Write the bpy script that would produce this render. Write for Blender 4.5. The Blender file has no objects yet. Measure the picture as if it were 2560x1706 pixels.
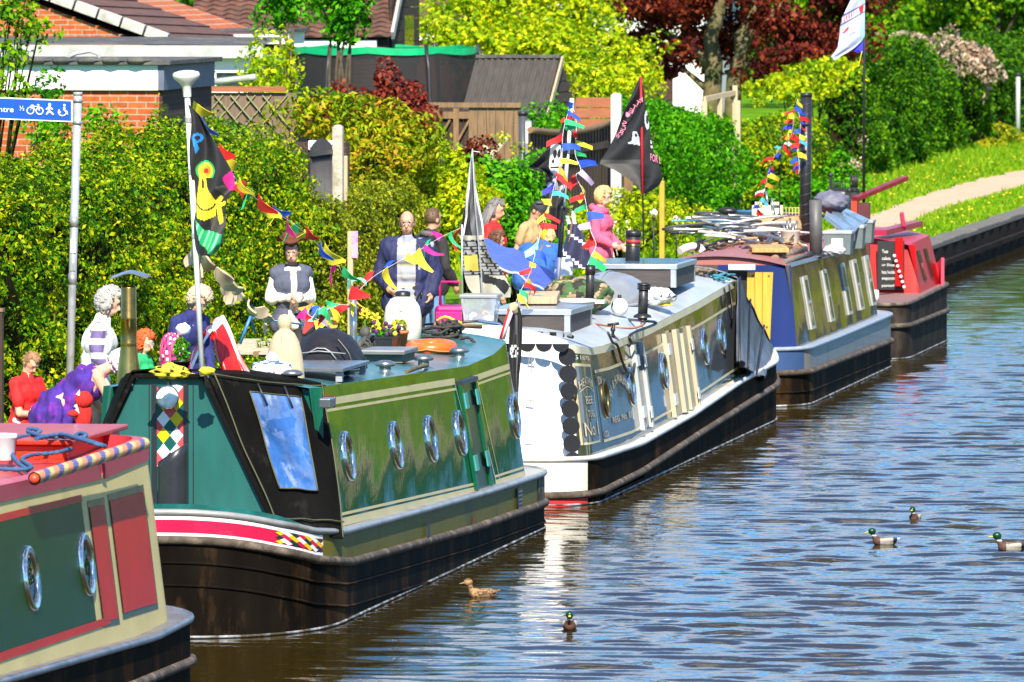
import bpy, math, random
import numpy as np
from mathutils import Vector, Matrix, noise as mnoise
random.seed(7)
RNG = np.random.default_rng(11)
sc = bpy.context.scene
COL = sc.collection
# ------------------------------------------------------------------ camera, sky, sun, exposure
# World axes: +Y runs along the canal away from the bridge, +X across it to the right, water at z = 0.
FOC, CAMZ, YAW, PITCH = 22000.0, 5.2, math.atan(0.146), math.atan(993 / 22000.0)
cam = bpy.data.objects.new('camera', bpy.data.cameras.new('camera'))
COL.objects.link(cam)
cam.location = (0, 0, CAMZ)
cam.rotation_euler = (math.pi / 2 - PITCH, 0, YAW)
cam.data.sensor_width = 36.0
cam.data.lens = 36.0 * FOC / 2560.0
cam.data.clip_start, cam.data.clip_end = 1.0, 6000.0
cam.data.dof.use_dof = True
cam.data.dof.focus_distance = 75.0
cam.data.dof.aperture_fstop = 11.0
sc.camera = cam
SUN = Vector((0.15, -0.74, 0.65)).normalized()
world = bpy.data.worlds.new('World'); sc.world = world; world.use_nodes = True
wt = world.node_tree; wn = wt.nodes; wn.clear()
def W(t, **k):
 n = wn.new(t)
 for a, b in k.items(): setattr(n, a, b)
 return n
sky = W('ShaderNodeTexSky', sky_type='NISHITA', sun_disc=False, sun_elevation=math.asin(SUN.z),
  sun_rotation=math.atan2(SUN.x, SUN.y), dust_density=0.0, ozone_density=4.0, air_density=1.0)
tc = W('ShaderNodeTexCoord'); mp = W('ShaderNodeMapping'); mp.inputs['Scale'].default_value = (1.6, 1.6, 5.0)
nz = W('ShaderNodeTexNoise'); nz.inputs['Scale'].default_value = 2.2; nz.inputs['Detail'].default_value = 7
rp = W('ShaderNodeValToRGB'); rp.color_ramp.elements[0].position = 0.51; rp.color_ramp.elements[1].position = 0.69
mx = W('ShaderNodeMix', data_type='RGBA'); mx.inputs[7].default_value = (10, 10.5, 11, 1)
tint = W('ShaderNodeMix', data_type='RGBA', blend_type='MULTIPLY'); tint.inputs[0].default_value = 1.0; tint.inputs[7].default_value = (0.34, 0.88, 1.30, 1)
bg = W('ShaderNodeBackground'); bg.inputs['Strength'].default_value = 0.085
wo = W('ShaderNodeOutputWorld')
L = wt.links.new
L(tc.outputs['Generated'], mp.inputs['Vector']); L(mp.outputs[0], nz.inputs['Vector']); L(nz.outputs['Fac'], rp.inputs[0])
L(rp.outputs[0], mx.inputs[0]); L(sky.outputs[0], tint.inputs[6]); L(tint.outputs[2], mx.inputs[6]); L(mx.outputs[2], bg.inputs[0]); L(bg.outputs[0], wo.inputs[0])
sl = bpy.data.lights.new('sun', 'SUN'); sl.energy = 5.0; sl.angle = math.radians(0.5); sl.color = (1.0, 0.92, 0.77)
so = bpy.data.objects.new('sun', sl); COL.objects.link(so)
so.rotation_euler = (-SUN).to_track_quat('-Z', 'Y').to_euler()
sc.view_settings.view_transform = 'Standard'; sc.view_settings.look = 'None'
sc.view_settings.exposure = 0.95; sc.view_settings.gamma = 1.0
sc.cycles.max_bounces = 8; sc.cycles.transparent_max_bounces = 12
sc.cycles.caustics_reflective = False; sc.cycles.caustics_refractive = False
# ------------------------------------------------------------------ surveying: where a sight line meets a real plane
CY, SY, CP, SPI = math.cos(YAW), math.sin(YAW), math.cos(PITCH), math.sin(PITCH)
def ray(px, py):
 a = (px - 1280) / FOC; b = -(py - 853) / FOC
 f = CP + b * SPI; z = -SPI + b * CP
 return (a * CY - f * SY, a * SY + f * CY, z)
def SP(px, py, x):
 r = ray(px, py); t = x / r[0]; return Vector((x, r[1] * t, CAMZ + r[2] * t))
def UP(px, py, y):
 r = ray(px, py); t = y / r[1]; return Vector((r[0] * t, y, CAMZ + r[2] * t))
def ZP(px, py, z):
 r = ray(px, py); t = (z - CAMZ) / r[2]; return Vector((r[0] * t, r[1] * t, z))
def proj(P):
 a, y, z = P[0] * CY + P[1] * SY, -P[0] * SY + P[1] * CY, P[2] - CAMZ
 f, u = y * CP - z * SPI, y * SPI + z * CP
 return 1280 + FOC * a / f, 853 - FOC * u / f
GZ = 0.5                                             # height of the towpath above the water
# ------------------------------------------------------------------ mesh builder
class MB:
 def __init__(s): s.v = []; s.f = []; s.m = []; s.s = []; s.p = []
 def add(s, vs, fs, mat=0, smooth=False):
  s.p.append((len(s.v), len(s.f))); o = len(s.v); s.v.extend([tuple(p) for p in vs])
  for f in fs: s.f.append([i + o for i in f]); s.m.append(mat); s.s.append(smooth)
  return s
 def box(s, x0, x1, y0, y1, z0, z1, mat=0):
  v = [(x, y, z) for z in (z0, z1) for y in (y0, y1) for x in (x0, x1)]
  return s.add(v, [(0, 2, 3, 1), (4, 5, 7, 6), (0, 1, 5, 4), (2, 6, 7, 3), (0, 4, 6, 2), (1, 3, 7, 5)], mat)
 def obox(s, c, sz, rz=0, mat=0, R=None):
  R = R or Matrix.Rotation(rz, 3, 'Z'); c = Vector(c)
  v = [c + R @ Vector((x * sz[0] / 2, y * sz[1] / 2, z * sz[2] / 2)) for z in (-1, 1) for y in (-1, 1) for x in (-1, 1)]
  return s.add(v, [(0, 2, 3, 1), (4, 5, 7, 6), (0, 1, 5, 4), (2, 6, 7, 3), (0, 4, 6, 2), (1, 3, 7, 5)], mat)
 def beam(s, a, b, w, h, mat=0, up=(0, 0, 1)):
  a, b = Vector(a), Vector(b); d = (b - a); ln = d.length; d.normalize()
  sd = d.cross(Vector(up))
  if sd.length < 1e-4: sd = Vector((1, 0, 0))
  sd.normalize(); u = sd.cross(d)
  return s.obox((a + b) / 2, (w, ln, h), mat=mat, R=Matrix((sd, d, u)).transposed())
 def tube(s, pts, r, n=8, mat=0, closed=False, caps=True, smooth=True):
  P = [Vector(p) for p in pts]; k = len(P)
  rs = r if isinstance(r, (list, tuple)) else [r] * k
  vs = []; nrm = None
  for i in range(k):
   t = (P[(i + 1) % k] - P[i - 1]) if closed else (P[min(i + 1, k - 1)] - P[max(i - 1, 0)])
   if t.length < 1e-9: t = Vector((0, 0, 1))
   t.normalize()
   if nrm is None: nrm = t.orthogonal().normalized()
   else:
    nrm = nrm - t * nrm.dot(t)
    nrm = nrm.normalized() if nrm.length > 1e-6 else t.orthogonal().normalized()
   bn = t.cross(nrm)
   for j in range(n):
    a = 2 * math.pi * j / n
    vs.append(P[i] + (nrm * math.cos(a) + bn * math.sin(a)) * rs[i])
  fs = []
  for i in range(k if closed else k - 1):
   for j in range(n):
    a, b = i * n, ((i + 1) % k) * n
    fs.append((a + j, a + (j + 1) % n, b + (j + 1) % n, b + j))
  s.add(vs, fs, mat, smooth)
  if caps and not closed:
   o = len(s.v) - len(vs)
   s.f += [[o + j for j in range(n)][::-1], [o + (k - 1) * n + j for j in range(n)]]; s.m += [mat, mat]; s.s += [False, False]
  return s
 def cyl(s, a, b, r0, r1=None, n=16, mat=0): return s.tube([a, b], [r0, r0 if r1 is None else r1], n, mat)
 def lathe(s, o, prof, n=20, mat=0, R=None, smooth=True, sx=1.0, sy=1.0):
  o = Vector(o); vs = []
  for r, z in prof:
   for j in range(n):
    a = 2 * math.pi * j / n; p = Vector((r * math.cos(a) * sx, r * math.sin(a) * sy, z))
    vs.append(o + (R @ p if R else p))
  fs = [(i * n + j, i * n + (j + 1) % n, (i + 1) * n + (j + 1) % n, (i + 1) * n + j) for i in range(len(prof) - 1) for j in range(n)]
  return s.add(vs, fs, mat, smooth)
 def grid(s, P, mat=0, smooth=True, cu=False, cv=False):
  nu, nv = len(P), len(P[0]); vs = [p for row in P for p in row]; fs = []
  for i in range(nu if cu else nu - 1):
   for j in range(nv if cv else nv - 1):
    a, b = i, (i + 1) % nu; c, d = j, (j + 1) % nv
    fs.append((a * nv + c, b * nv + c, b * nv + d, a * nv + d))
  return s.add(vs, fs, mat, smooth)
 def ell(s, c, r, R=None, n=14, m=9, mat=0, fn=None):
  if not isinstance(r, (list, tuple)): r = (r, r, r)
  c = Vector(c); P = []
  for i in range(m + 1):
   t = math.pi * i / m; row = []
   for j in range(n):
    a = 2 * math.pi * j / n; d = Vector((math.sin(t) * math.cos(a), math.sin(t) * math.sin(a), math.cos(t)))
    k = fn(d) if fn else 1.0
    q = Vector((d.x * r[0] * k, d.y * r[1] * k, d.z * r[2] * k)); row.append(c + (R @ q if R else q))
   P.append(row)
  return s.grid(P, mat, True, cv=True)
 def sheet(s, P, th, mat=0, mat2=None, smooth=True):
  """a cloth: grid of points given thickness th along its normals"""
  nu, nv = len(P), len(P[0]); Q = []
  for i in range(nu):
   row = []
   for j in range(nv):
    a = Vector(P[min(i + 1, nu - 1)][j]) - Vector(P[max(i - 1, 0)][j]); b = Vector(P[i][min(j + 1, nv - 1)]) - Vector(P[i][max(j - 1, 0)])
    nn = a.cross(b); nn = nn.normalized() if nn.length > 1e-9 else Vector((0, 0, 1)); row.append(Vector(P[i][j]) - nn * th)
   Q.append(row)
  s.grid(P, mat, smooth); s.grid([r[::-1] for r in Q], mat if mat2 is None else mat2, smooth)
  for A, B in ((P[0], Q[0]), (P[-1], Q[-1]), ([r[0] for r in P], [r[0] for r in Q]), ([r[-1] for r in P], [r[-1] for r in Q])):
   s.grid([A, B], mat, False)
  return s
 def prism(s, poly, f, d0, d1, mat=0):
  """polygon (2-D) carried by f(p, depth) to 3-D, from depth d0 to d1"""
  n = len(poly); vs = [f(p, d0) for p in poly] + [f(p, d1) for p in poly]
  return s.add(vs, [list(range(n))[::-1], list(range(n, 2 * n))] + [(i, (i + 1) % n, n + (i + 1) % n, n + i) for i in range(n)], mat)
 def split(s, name, mats, parent, k=1, bevel=0):
  P = s.p[::k] + [(len(s.v), len(s.f))]
  for (v0, f0), (v1, f1) in zip(P, P[1:]):
   b = MB(); b.v = s.v[v0:v1]; b.f = [[i - v0 for i in f] for f in s.f[f0:f1]]; b.m = s.m[f0:f1]; b.s = s.s[f0:f1]; b.build(name, mats, parent, bevel)
 def build(s, name, mats, parent=None, bevel=0, label=None):
  me = bpy.data.meshes.new(name)
  me.from_pydata([tuple(v) for v in s.v], [], s.f)
  for m in (mats if isinstance(mats, (list, tuple)) else [mats]): me.materials.append(m)
  me.polygons.foreach_set('material_index', s.m); me.polygons.foreach_set('use_smooth', s.s); me.update()
  return link(name, me, parent, bevel, label)
def link(name, me, parent=None, bevel=0, label=None):
 o = bpy.data.objects.new(name, me); COL.objects.link(o)
 if parent is not None: adopt(o, parent)
 if bevel:
  b = o.modifiers.new('bevel', 'BEVEL'); b.width = bevel; b.segments = 2; b.limit_method = 'ANGLE'; b.angle_limit = math.radians(40)
 if label: o['label'] = label
 return o
def origin(o):
 p = Vector(o.location); q = o.parent
 while q is not None and q.type == 'EMPTY': p = Vector(q.location); q = None
 return Vector(o.get('_o', (0, 0, 0)))
ROOTLOC = {}
def adopt(o, parent):
 o.parent = parent
 r = parent
 while r.parent is not None: r = r.parent
 if parent.parent is None and parent.name in ROOTLOC: o.matrix_parent_inverse = Matrix.Translation(-ROOTLOC[parent.name])
def tag(o, label=None, cat=None, group=None, kind=None):
 if label: o['label'] = label
 if cat: o['category'] = cat
 if group: o['group'] = group
 if kind: o['kind'] = kind
 return o
def thing(name, label, cat, loc, group=None):
 o = bpy.data.objects.new(name, None); COL.objects.link(o); o.location = loc; o.empty_display_size = 0.2
 ROOTLOC[o.name] = Vector(loc)
 return tag(o, label, cat, group)
def copy_tree(o, loc, label, group=None, rz=0):
 r = o.copy(); COL.objects.link(r); r.location = loc; r.rotation_euler = (0, 0, rz); r['label'] = label
 if group: r['group'] = group
 for ch in list(o.children):
  c = ch.copy(); COL.objects.link(c); c.parent = r
  for g in list(ch.children):
   d = g.copy(); COL.objects.link(d); d.parent = c
 return r
# ------------------------------------------------------------------ materials
def new_mat(name):
 m = bpy.data.materials.new(name); m.use_nodes = True
 t = m.node_tree; return m, t, t.nodes['Principled BSDF']
def N(t, ty, **k):
 n = t.nodes.new(ty)
 for a, b in k.items():
  if hasattr(n, a): setattr(n, a, b)
  else: n.inputs[a].default_value = b
 return n
def rgba(c): return (c[0], c[1], c[2], 1.0)
def mat(name, c, rough=0.5, metal=0.0, var=0.12, scale=6.0, bump=0.0, bscale=40.0, coat=0.0, dirt=None, dscale=2.0, dpos=(0.5, 0.7), stretch=(1, 1, 1), wob=0.0, spec=0.5, wscale=1.2):
 """paint, cloth, metal...: noise-varied colour, optional stains with their own shape, fine bump, slow panel wobble"""
 m, t, p = new_mat(name); l = t.links.new
 tcx = N(t, 'ShaderNodeTexCoord'); mpp = N(t, 'ShaderNodeMapping'); mpp.inputs['Scale'].default_value = stretch
 l(tcx.outputs['Object'], mpp.inputs['Vector'])
 n1 = N(t, 'ShaderNodeTexNoise', Scale=scale, Detail=5.0); l(mpp.outputs[0], n1.inputs['Vector'])
 r1 = N(t, 'ShaderNodeValToRGB'); e = r1.color_ramp.elements
 e[0].position, e[1].position = 0.3, 0.7
 e[0].color = rgba([x * (1 - var) for x in c]); e[1].color = rgba([min(1, x * (1 + var)) for x in c])
 l(n1.outputs['Fac'], r1.inputs[0]); out = r1.outputs[0]
 if dirt:
  n2 = N(t, 'ShaderNodeTexNoise', Scale=dscale, Detail=8.0, Roughness=0.65); l(mpp.outputs[0], n2.inputs['Vector'])
  r2 = N(t, 'ShaderNodeValToRGB'); r2.color_ramp.elements[0].position, r2.color_ramp.elements[1].position = dpos
  l(n2.outputs['Fac'], r2.inputs[0]); mm = N(t, 'ShaderNodeMix', data_type='RGBA')
  l(r2.outputs[0], mm.inputs[0]); l(out, mm.inputs[6]); mm.inputs[7].default_value = rgba(dirt); out = mm.outputs[2]
 l(out, p.inputs['Base Color'])
 p.inputs['Roughness'].default_value = rough; p.inputs['Metallic'].default_value = metal; p.inputs['Coat Weight'].default_value = coat
 p.inputs['Specular IOR Level'].default_value = spec
 nrm = None
 if wob:
  n4 = N(t, 'ShaderNodeTexNoise', Scale=wscale, Detail=1.5); m4 = N(t, 'ShaderNodeMapping'); m4.inputs['Scale'].default_value = (1, 1, 1.6)
  l(tcx.outputs['Object'], m4.inputs['Vector']); l(m4.outputs[0], n4.inputs['Vector'])
  b4 = N(t, 'ShaderNodeBump', Strength=1.0, Distance=wob); l(n4.outputs['Fac'], b4.inputs['Height']); nrm = b4.outputs[0]
 if bump:
  n3 = N(t, 'ShaderNodeTexNoise', Scale=bscale, Detail=4.0); l(mpp.outputs[0], n3.inputs['Vector'])
  b3 = N(t, 'ShaderNodeBump', Strength=1.0, Distance=bump); l(n3.outputs['Fac'], b3.inputs['Height'])
  if nrm: l(nrm, b3.inputs['Normal'])
  nrm = b3.outputs[0]
 if nrm:
  l(nrm, p.inputs['Normal'])
  if coat: l(nrm, p.inputs['Coat Normal'])
 return m
def leafmat(name, cols, trans=0.35, rough=0.5, patch=0.0, pcol=(0.1, 0.08, 0.02)):
 """leaf colours vary leaf by leaf, with drifts of older or younger growth"""
 m, t, p = new_mat(name); l = t.links.new
 g = N(t, 'ShaderNodeNewGeometry'); r = N(t, 'ShaderNodeValToRGB'); el = r.color_ramp.elements
 while len(el) < len(cols): el.new(0.5)
 for i, c in enumerate(cols): el[i].position = i / max(1, len(cols) - 1); el[i].color = rgba(c)
 tcx = N(t, 'ShaderNodeTexCoord'); n = N(t, 'ShaderNodeTexNoise', Scale=1.3, Detail=3.0); l(tcx.outputs['Object'], n.inputs['Vector'])
 a = N(t, 'ShaderNodeMath', operation='MULTIPLY_ADD'); a.inputs[1].default_value = 1.5; a.inputs[2].default_value = -0.66
 l(n.outputs['Fac'], a.inputs[0])
 b = N(t, 'ShaderNodeMath', operation='ADD'); l(g.outputs['Random Per Island'], b.inputs[0]); l(a.outputs[0], b.inputs[1])
 l(b.outputs[0], r.inputs[0]); out = r.outputs[0]
 l(out, p.inputs['Base Color']); p.inputs['Roughness'].default_value = rough; p.inputs['Specular IOR Level'].default_value = 0.12
 tr = N(t, 'ShaderNodeBsdfTranslucent'); l(out, tr.inputs['Color'])
 ms = N(t, 'ShaderNodeMixShader'); ms.inputs[0].default_value = trans
 l(p.outputs[0], ms.inputs[1]); l(tr.outputs[0], ms.inputs[2]); l(ms.outputs[0], t.nodes['Material Output'].inputs['Surface'])
 return m
def glassmat(name, c=(0.02, 0.03, 0.03), rough=0.03):
 m = mat(name, c, rough, var=0.3, scale=3, wob=0.004, wscale=6); return m
# ------------------------------------------------------------------ leaves
def leaf_mesh(name, C, Nn, size, m, parent=None, aspect=0.55, jit=0.9, core=None, coremat=None, fold=0.25):
 """each leaf its own folded blade of four corners"""
 n = len(C)
 Nn = Nn + RNG.normal(0, jit, (n, 3)); Nn /= np.linalg.norm(Nn, axis=1)[:, None] + 1e-9
 T = RNG.normal(0, 1, (n, 3)); T -= (T * Nn).sum(1)[:, None] * Nn; T /= np.linalg.norm(T, axis=1)[:, None] + 1e-9
 B = np.cross(Nn, T); sz = (size * RNG.uniform(0.6, 1.35, n))[:, None]
 V = np.empty((n, 4, 3))
 V[:, 0] = C - T * sz * 0.5; V[:, 1] = C + B * sz * aspect * 0.5 + Nn * sz * fold * 0.5
 V[:, 2] = C + T * sz * 0.5; V[:, 3] = C - B * sz * aspect * 0.5 + Nn * sz * fold * 0.5
 V = V.reshape(-1, 3); me = bpy.data.meshes.new(name)
 cv, cf = (core.v, core.f) if core else ([], [])
 nv = len(V); tot = nv + len(cv)
 me.vertices.add(tot); me.vertices.foreach_set('co', np.concatenate([V.ravel(), np.array(cv, float).ravel()]) if cv else V.ravel())
 loops = list(range(0)); lt = np.full(n + len(cf), 4, np.int32)
 li = np.arange(nv, dtype=np.int32)
 if cf:
  for k, f in enumerate(cf): lt[n + k] = len(f)
  li = np.concatenate([li, np.array([i + nv for f in cf for i in f], np.int32)])
 ls = np.concatenate([[0], np.cumsum(lt)[:-1]]).astype(np.int32)
 me.loops.add(len(li)); me.loops.foreach_set('vertex_index', li)
 me.polygons.add(len(lt)); me.polygons.foreach_set('loop_start', ls); me.polygons.foreach_set('loop_total', lt)
 me.materials.append(m)
 if coremat: me.materials.append(coremat)
 if cf:
  mi = np.zeros(len(lt), np.int32); mi[n:] = 1; me.polygons.foreach_set('material_index', mi)
  sm = np.zeros(len(lt), bool); sm[n:] = True; me.polygons.foreach_set('use_smooth', sm)
 me.update(calc_edges=True)
 return link(name, me, parent)
class Wob:
 """smooth random field from a few sines, vectorised"""
 def __init__(s, wl, seed, k=8):
  r = np.random.default_rng(seed); d = r.normal(0, 1, (k, 3)); d /= np.linalg.norm(d, axis=1)[:, None]
  s.k = d * (2 * np.pi / (wl * r.uniform(0.7, 1.5, k)))[:, None]; s.p = r.uniform(0, 6.28, k); s.n = k
 def __call__(s, P): return np.sin(P @ s.k.T + s.p).sum(1) / math.sqrt(s.n / 2)
# ------------------------------------------------------------------ lettering
_tc = {}
def text_geo(txt):
 if txt not in _tc:
  cu = bpy.data.curves.new('lettering', 'FONT'); cu.body = txt; cu.resolution_u = 3
  o = bpy.data.objects.new('lettering', cu); COL.objects.link(o); bpy.context.view_layer.update()
  me = bpy.data.meshes.new_from_object(o.evaluated_get(bpy.context.evaluated_depsgraph_get()))
  V = [tuple(v.co) for v in me.vertices]; F = [list(p.vertices) for p in me.polygons]
  bpy.data.objects.remove(o); bpy.data.curves.remove(cu); bpy.data.meshes.remove(me)
  xs = [v[0] for v in V]; ys = [v[1] for v in V]
  x0, x1, y0, y1 = min(xs), max(xs), min(ys), max(ys)
  _tc[txt] = ([((v[0] - x0) / (x1 - x0), (v[1] - y0) / (y1 - y0)) for v in V], F)
 return _tc[txt]
def lettering(mb, txt, f, mat=0):
 """f maps (0..1, 0..1) across the word to a 3-D point"""
 V, F = text_geo(txt); mb.add([f(a, b) for a, b in V], F, mat); return mb
# ------------------------------------------------------------------ ground, path, water, canal edge
BX = -13.25                                          # face of the towpath bank
M_grass = mat('grass_ground', (0.10, 0.24, 0.004), 0.9, var=0.35, spec=.05, scale=1.2, dirt=(0.14, 0.15, 0.02), dscale=0.9, dpos=(0.54, 0.8), bump=0.02, bscale=18)
M_path = mat('gravel_path', (0.56, 0.38, 0.26), 0.95, var=0.14, scale=9, dirt=(0.40, 0.27, 0.16), dscale=0.8, dpos=(0.45, 0.9), bump=0.008, bscale=60)
M_edge = mat('edge_steel', (0.022, 0.019, 0.016), 0.8, spec=.05, var=0.3, scale=7, dirt=(0.05, 0.045, 0.035), dscale=3, bump=0.01)
M_cope = mat('coping_concrete', (0.13, 0.12, 0.105), 0.85, var=0.2, scale=9, dirt=(0.12, 0.12, 0.09), dscale=2.4, bump=0.01)
g = MB(); ys = [-60, 40, 130, 220, 400, 3000]
prof = [(-1800, GZ), (-40, GZ), (BX, GZ), (BX, -1.3), (-1.6, -1.3), (-1.6, GZ), (40, GZ), (1800, GZ)]
g.grid([[(x, y, z) for x, z in prof] for y in ys], smooth=False)
tag(g.build('ground', M_grass), kind='structure')
# towpath: a worn strip, its edges wandering
Pl = [(60, -14.4), (90, -14.4), (125, -14.4), (143.7, -14.61), (156.3, -14.89), (169.3, -14.74), (185, -14.6), (220, -14.2), (300, -14)]
Pr = [(60, -15.7), (90, -15.7), (125, -15.6), (148.1, -15.81), (163.6, -16.19), (174.9, -16.19), (182.8, -15.92), (220, -15.8), (300, -15.6)]
def lerp(T, y):
 for (a, p), (b, q) in zip(T, T[1:]):
  if y <= b: return p + (q - p) * max(0, (y - a)) / (b - a)
 return T[-1][1]
g = MB(); rows = []
for i in range(480):
 y = 60 + i * 0.5; w = 0.10 * math.sin(y * 1.7) + 0.07 * math.sin(y * 4.1 + 1) + 0.05 * mnoise.noise((y * 2, 0, 0)); w2 = 0.10 * math.sin(y * 1.3 + 2) + 0.06 * math.sin(y * 3.7)
 rows.append([(lerp(Pr, y) + w2, y, GZ + 0.006), (lerp(Pl, y) + w, y, GZ + 0.006)])
g.grid(rows, smooth=False); tag(g.build('towpath', M_path), kind='structure')
# bank edge: concrete coping on piling
e = MB()
for i in range(150):
 y = 55 + i * 2.0
 if y > 330: break
 e.box(BX - 0.32, BX + 0.05, y + 0.006, y + 1.994, GZ - 0.03, GZ + 0.055 + 0.01 * math.sin(i * 2.3), 0)
prow = []
for i in range(700):
 y = 55 + i * 0.4; dx = 0.05 if (i % 4) < 2 else 0.01
 prow.append([(BX + 0.012 + dx, y, GZ - 0.032), (BX + 0.012 + dx, y, -0.9)])
e.grid(prow, 1, False); e.beam((BX + 0.09, 55, 0.22), (BX + 0.09, 330, 0.22), 0.06, 0.10, 1)
tag(e.build('bank_wall', [M_cope, M_edge], bevel=0.012), 'long low canal bank edging of pale coping slabs over dark piling', 'wall')
mw, t, p = new_mat('canal_water'); l = t.links.new
tcx = N(t, 'ShaderNodeTexCoord'); n1 = N(t, 'ShaderNodeTexNoise', Scale=0.25, Detail=3.0); l(tcx.outputs['Object'], n1.inputs['Vector'])
r1 = N(t, 'ShaderNodeValToRGB'); r1.color_ramp.elements[0].color = (0.027, 0.0185, 0.0015, 1); r1.color_ramp.elements[1].color = (0.043, 0.028, 0.0025, 1)
l(n1.outputs['Fac'], r1.inputs[0]); l(r1.outputs[0], p.inputs['Base Color'])
p.inputs['Roughness'].default_value = 0.025; p.inputs['IOR'].default_value = 1.333
n2 = N(t, 'ShaderNodeTexNoise', Scale=9.0, Detail=3.0); l(tcx.outputs['Object'], n2.inputs['Vector'])
b2 = N(t, 'ShaderNodeBump', Strength=1.0, Distance=0.0025); l(n2.outputs['Fac'], b2.inputs['Height']); l(b2.outputs[0], p.inputs['Normal'])
yy = np.concatenate([[-60, 0, 30], np.arange(54, 120, 0.055), np.arange(120, 230, 0.11), np.arange(230, 420, 0.6), [600, 1200, 3000]])
xx = np.concatenate([np.arange(-13.27, -4.0, 0.06), np.linspace(-3.9, -1.55, 12)])
XX, YY = np.meshgrid(xx, yy)
H = np.zeros_like(XX); rr = np.random.default_rng(5)
calm = 0.20 + 0.80 * np.clip((XX + 11.2) / 2.6, 0, 1) ** 0.8
calm *= np.where(YY < 74, 0.55 + 0.45 * np.clip((YY - 62) / 12 + (XX + 10.5) * 0.45, 0, 1), 1.0)
for k in range(64):
 wl = rr.choice([0.24, 0.29, 0.36, 0.46, 0.62, 0.9, 1.5], p=[.22, .25, .22, .15, .09, .04, .03]) * rr.uniform(0.85, 1.15)
 th = rr.normal(0.16, 0.30); a = 0.0150 * wl / math.sqrt(64 / 8)
 kx, ky = 2 * np.pi / wl * math.sin(th), 2 * np.pi / wl * math.cos(th)
 gm = 0.6 + 0.4 * np.sin(XX * rr.uniform(-.9, .9) + YY * rr.uniform(-.5, .5) + rr.uniform(0, 6.28))
 H += a * gm * np.sin(kx * XX + ky * YY + rr.uniform(0, 6.28))
for dpx, dpy in ((1205, 1494), (1424, 1574), (2210, 1362), (2287, 1302), (2527, 1378)):
 c = ZP(dpx, dpy, 0); dd = np.hypot(XX - c.x, (YY - c.y) * .8); H += 0.006 * np.exp(-dd / .55) * np.sin(dd * 2 * np.pi / .24)
H *= calm * np.clip((460 - YY) / 100, 0, 1) * (YY > 50)
nyy, nxx = XX.shape
V = np.stack([XX, YY, H], -1).reshape(-1, 3)
I = np.arange(nyy * nxx).reshape(nyy, nxx)
Q = np.stack([I[:-1, :-1], I[:-1, 1:], I[1:, 1:], I[1:, :-1]], -1).reshape(-1, 4).astype(np.int32)
me = bpy.data.meshes.new('water'); me.vertices.add(len(V)); me.vertices.foreach_set('co', V.ravel())
me.loops.add(Q.size); me.loops.foreach_set('vertex_index', Q.ravel()); me.polygons.add(len(Q))
me.polygons.foreach_set('loop_start', np.arange(0, Q.size, 4, dtype=np.int32)); me.polygons.foreach_set('loop_total', np.full(len(Q), 4, np.int32))
me.polygons.foreach_set('use_smooth', np.ones(len(Q), bool)); me.materials.append(mw); me.update(calc_edges=True)
tag(link('water', me), kind='structure')
# ------------------------------------------------------------------ greenery
LF = {
 'hedge': leafmat('hedge_leaf', [(0.005, 0.030, 0.001), (0.020, 0.11, 0.002), (0.085, 0.26, 0.003), (0.27, 0.42, 0.004), (0.52, 0.52, 0.01)]),
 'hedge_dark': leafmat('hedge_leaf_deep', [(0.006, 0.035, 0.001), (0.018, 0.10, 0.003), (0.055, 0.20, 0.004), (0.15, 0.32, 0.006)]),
 'bright': leafmat('privet_leaf', [(0.010, 0.075, 0.001), (0.032, 0.20, 0.002), (0.075, 0.36, 0.004), (0.15, 0.46, 0.008)]),
 'yellow': leafmat('golden_leaf', [(0.05, 0.15, 0.002), (0.18, 0.34, 0.003), (0.40, 0.52, 0.005), (0.62, 0.62, 0.01)]),
 'olive': leafmat('box_leaf', [(0.025, 0.06, 0.003), (0.10, 0.17, 0.005), (0.26, 0.31, 0.010), (0.46, 0.46, 0.03)]),
 'orange': leafmat('bronze_leaf', [(0.04, 0.13, 0.002), (0.20, 0.32, 0.004), (0.40, 0.46, 0.008), (0.50, 0.32, 0.02)]),
 'red': leafmat('red_leaf', [(0.040, 0.005, 0.004), (0.13, 0.012, 0.010), (0.28, 0.035, 0.022), (0.32, 0.08, 0.04)]),
 'copper': leafmat('copper_beech_leaf', [(0.012, 0.003, 0.003), (0.06, 0.008, 0.007), (0.15, 0.018, 0.013), (0.30, 0.06, 0.02)]),
 'mid': leafmat('tree_leaf', [(0.010, 0.055, 0.001), (0.035, 0.15, 0.003), (0.11, 0.30, 0.004), (0.28, 0.42, 0.006)]),
 'deep': leafmat('far_leaf', [(0.008, 0.038, 0.002), (0.020, 0.09, 0.004), (0.055, 0.18, 0.005), (0.12, 0.27, 0.008)]),
 'brown': leafmat('dry_leaf', [(0.05, 0.03, 0.012), (0.15, 0.10, 0.05), (0.26, 0.19, 0.10), (0.10, 0.11, 0.03)]),
 'pink': leafmat('blossom_petal', [(0.30, 0.18, 0.10), (0.52, 0.36, 0.26), (0.68, 0.52, 0.42), (0.10, 0.16, 0.01)], trans=0.3),
}
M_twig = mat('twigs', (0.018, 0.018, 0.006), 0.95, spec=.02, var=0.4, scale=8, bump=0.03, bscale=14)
M_bark = mat('bark', (0.15, 0.12, 0.055), 0.9, var=0.35, scale=5, bump=0.03, bscale=12, dirt=(0.06, 0.07, 0.02), dscale=2)
M_barkd = mat('bark_dark', (0.07, 0.05, 0.03), 0.9, var=0.35, scale=5, bump=0.03, bscale=12)
def rbox(P, lo, hi, r):
 lo, hi = np.array(lo), np.array(hi); inner = np.clip(P, lo + r, hi - r); d = P - inner; n = np.linalg.norm(d, axis=1)[:, None] + 1e-9
 return inner + d / n * r, d / n
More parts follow.
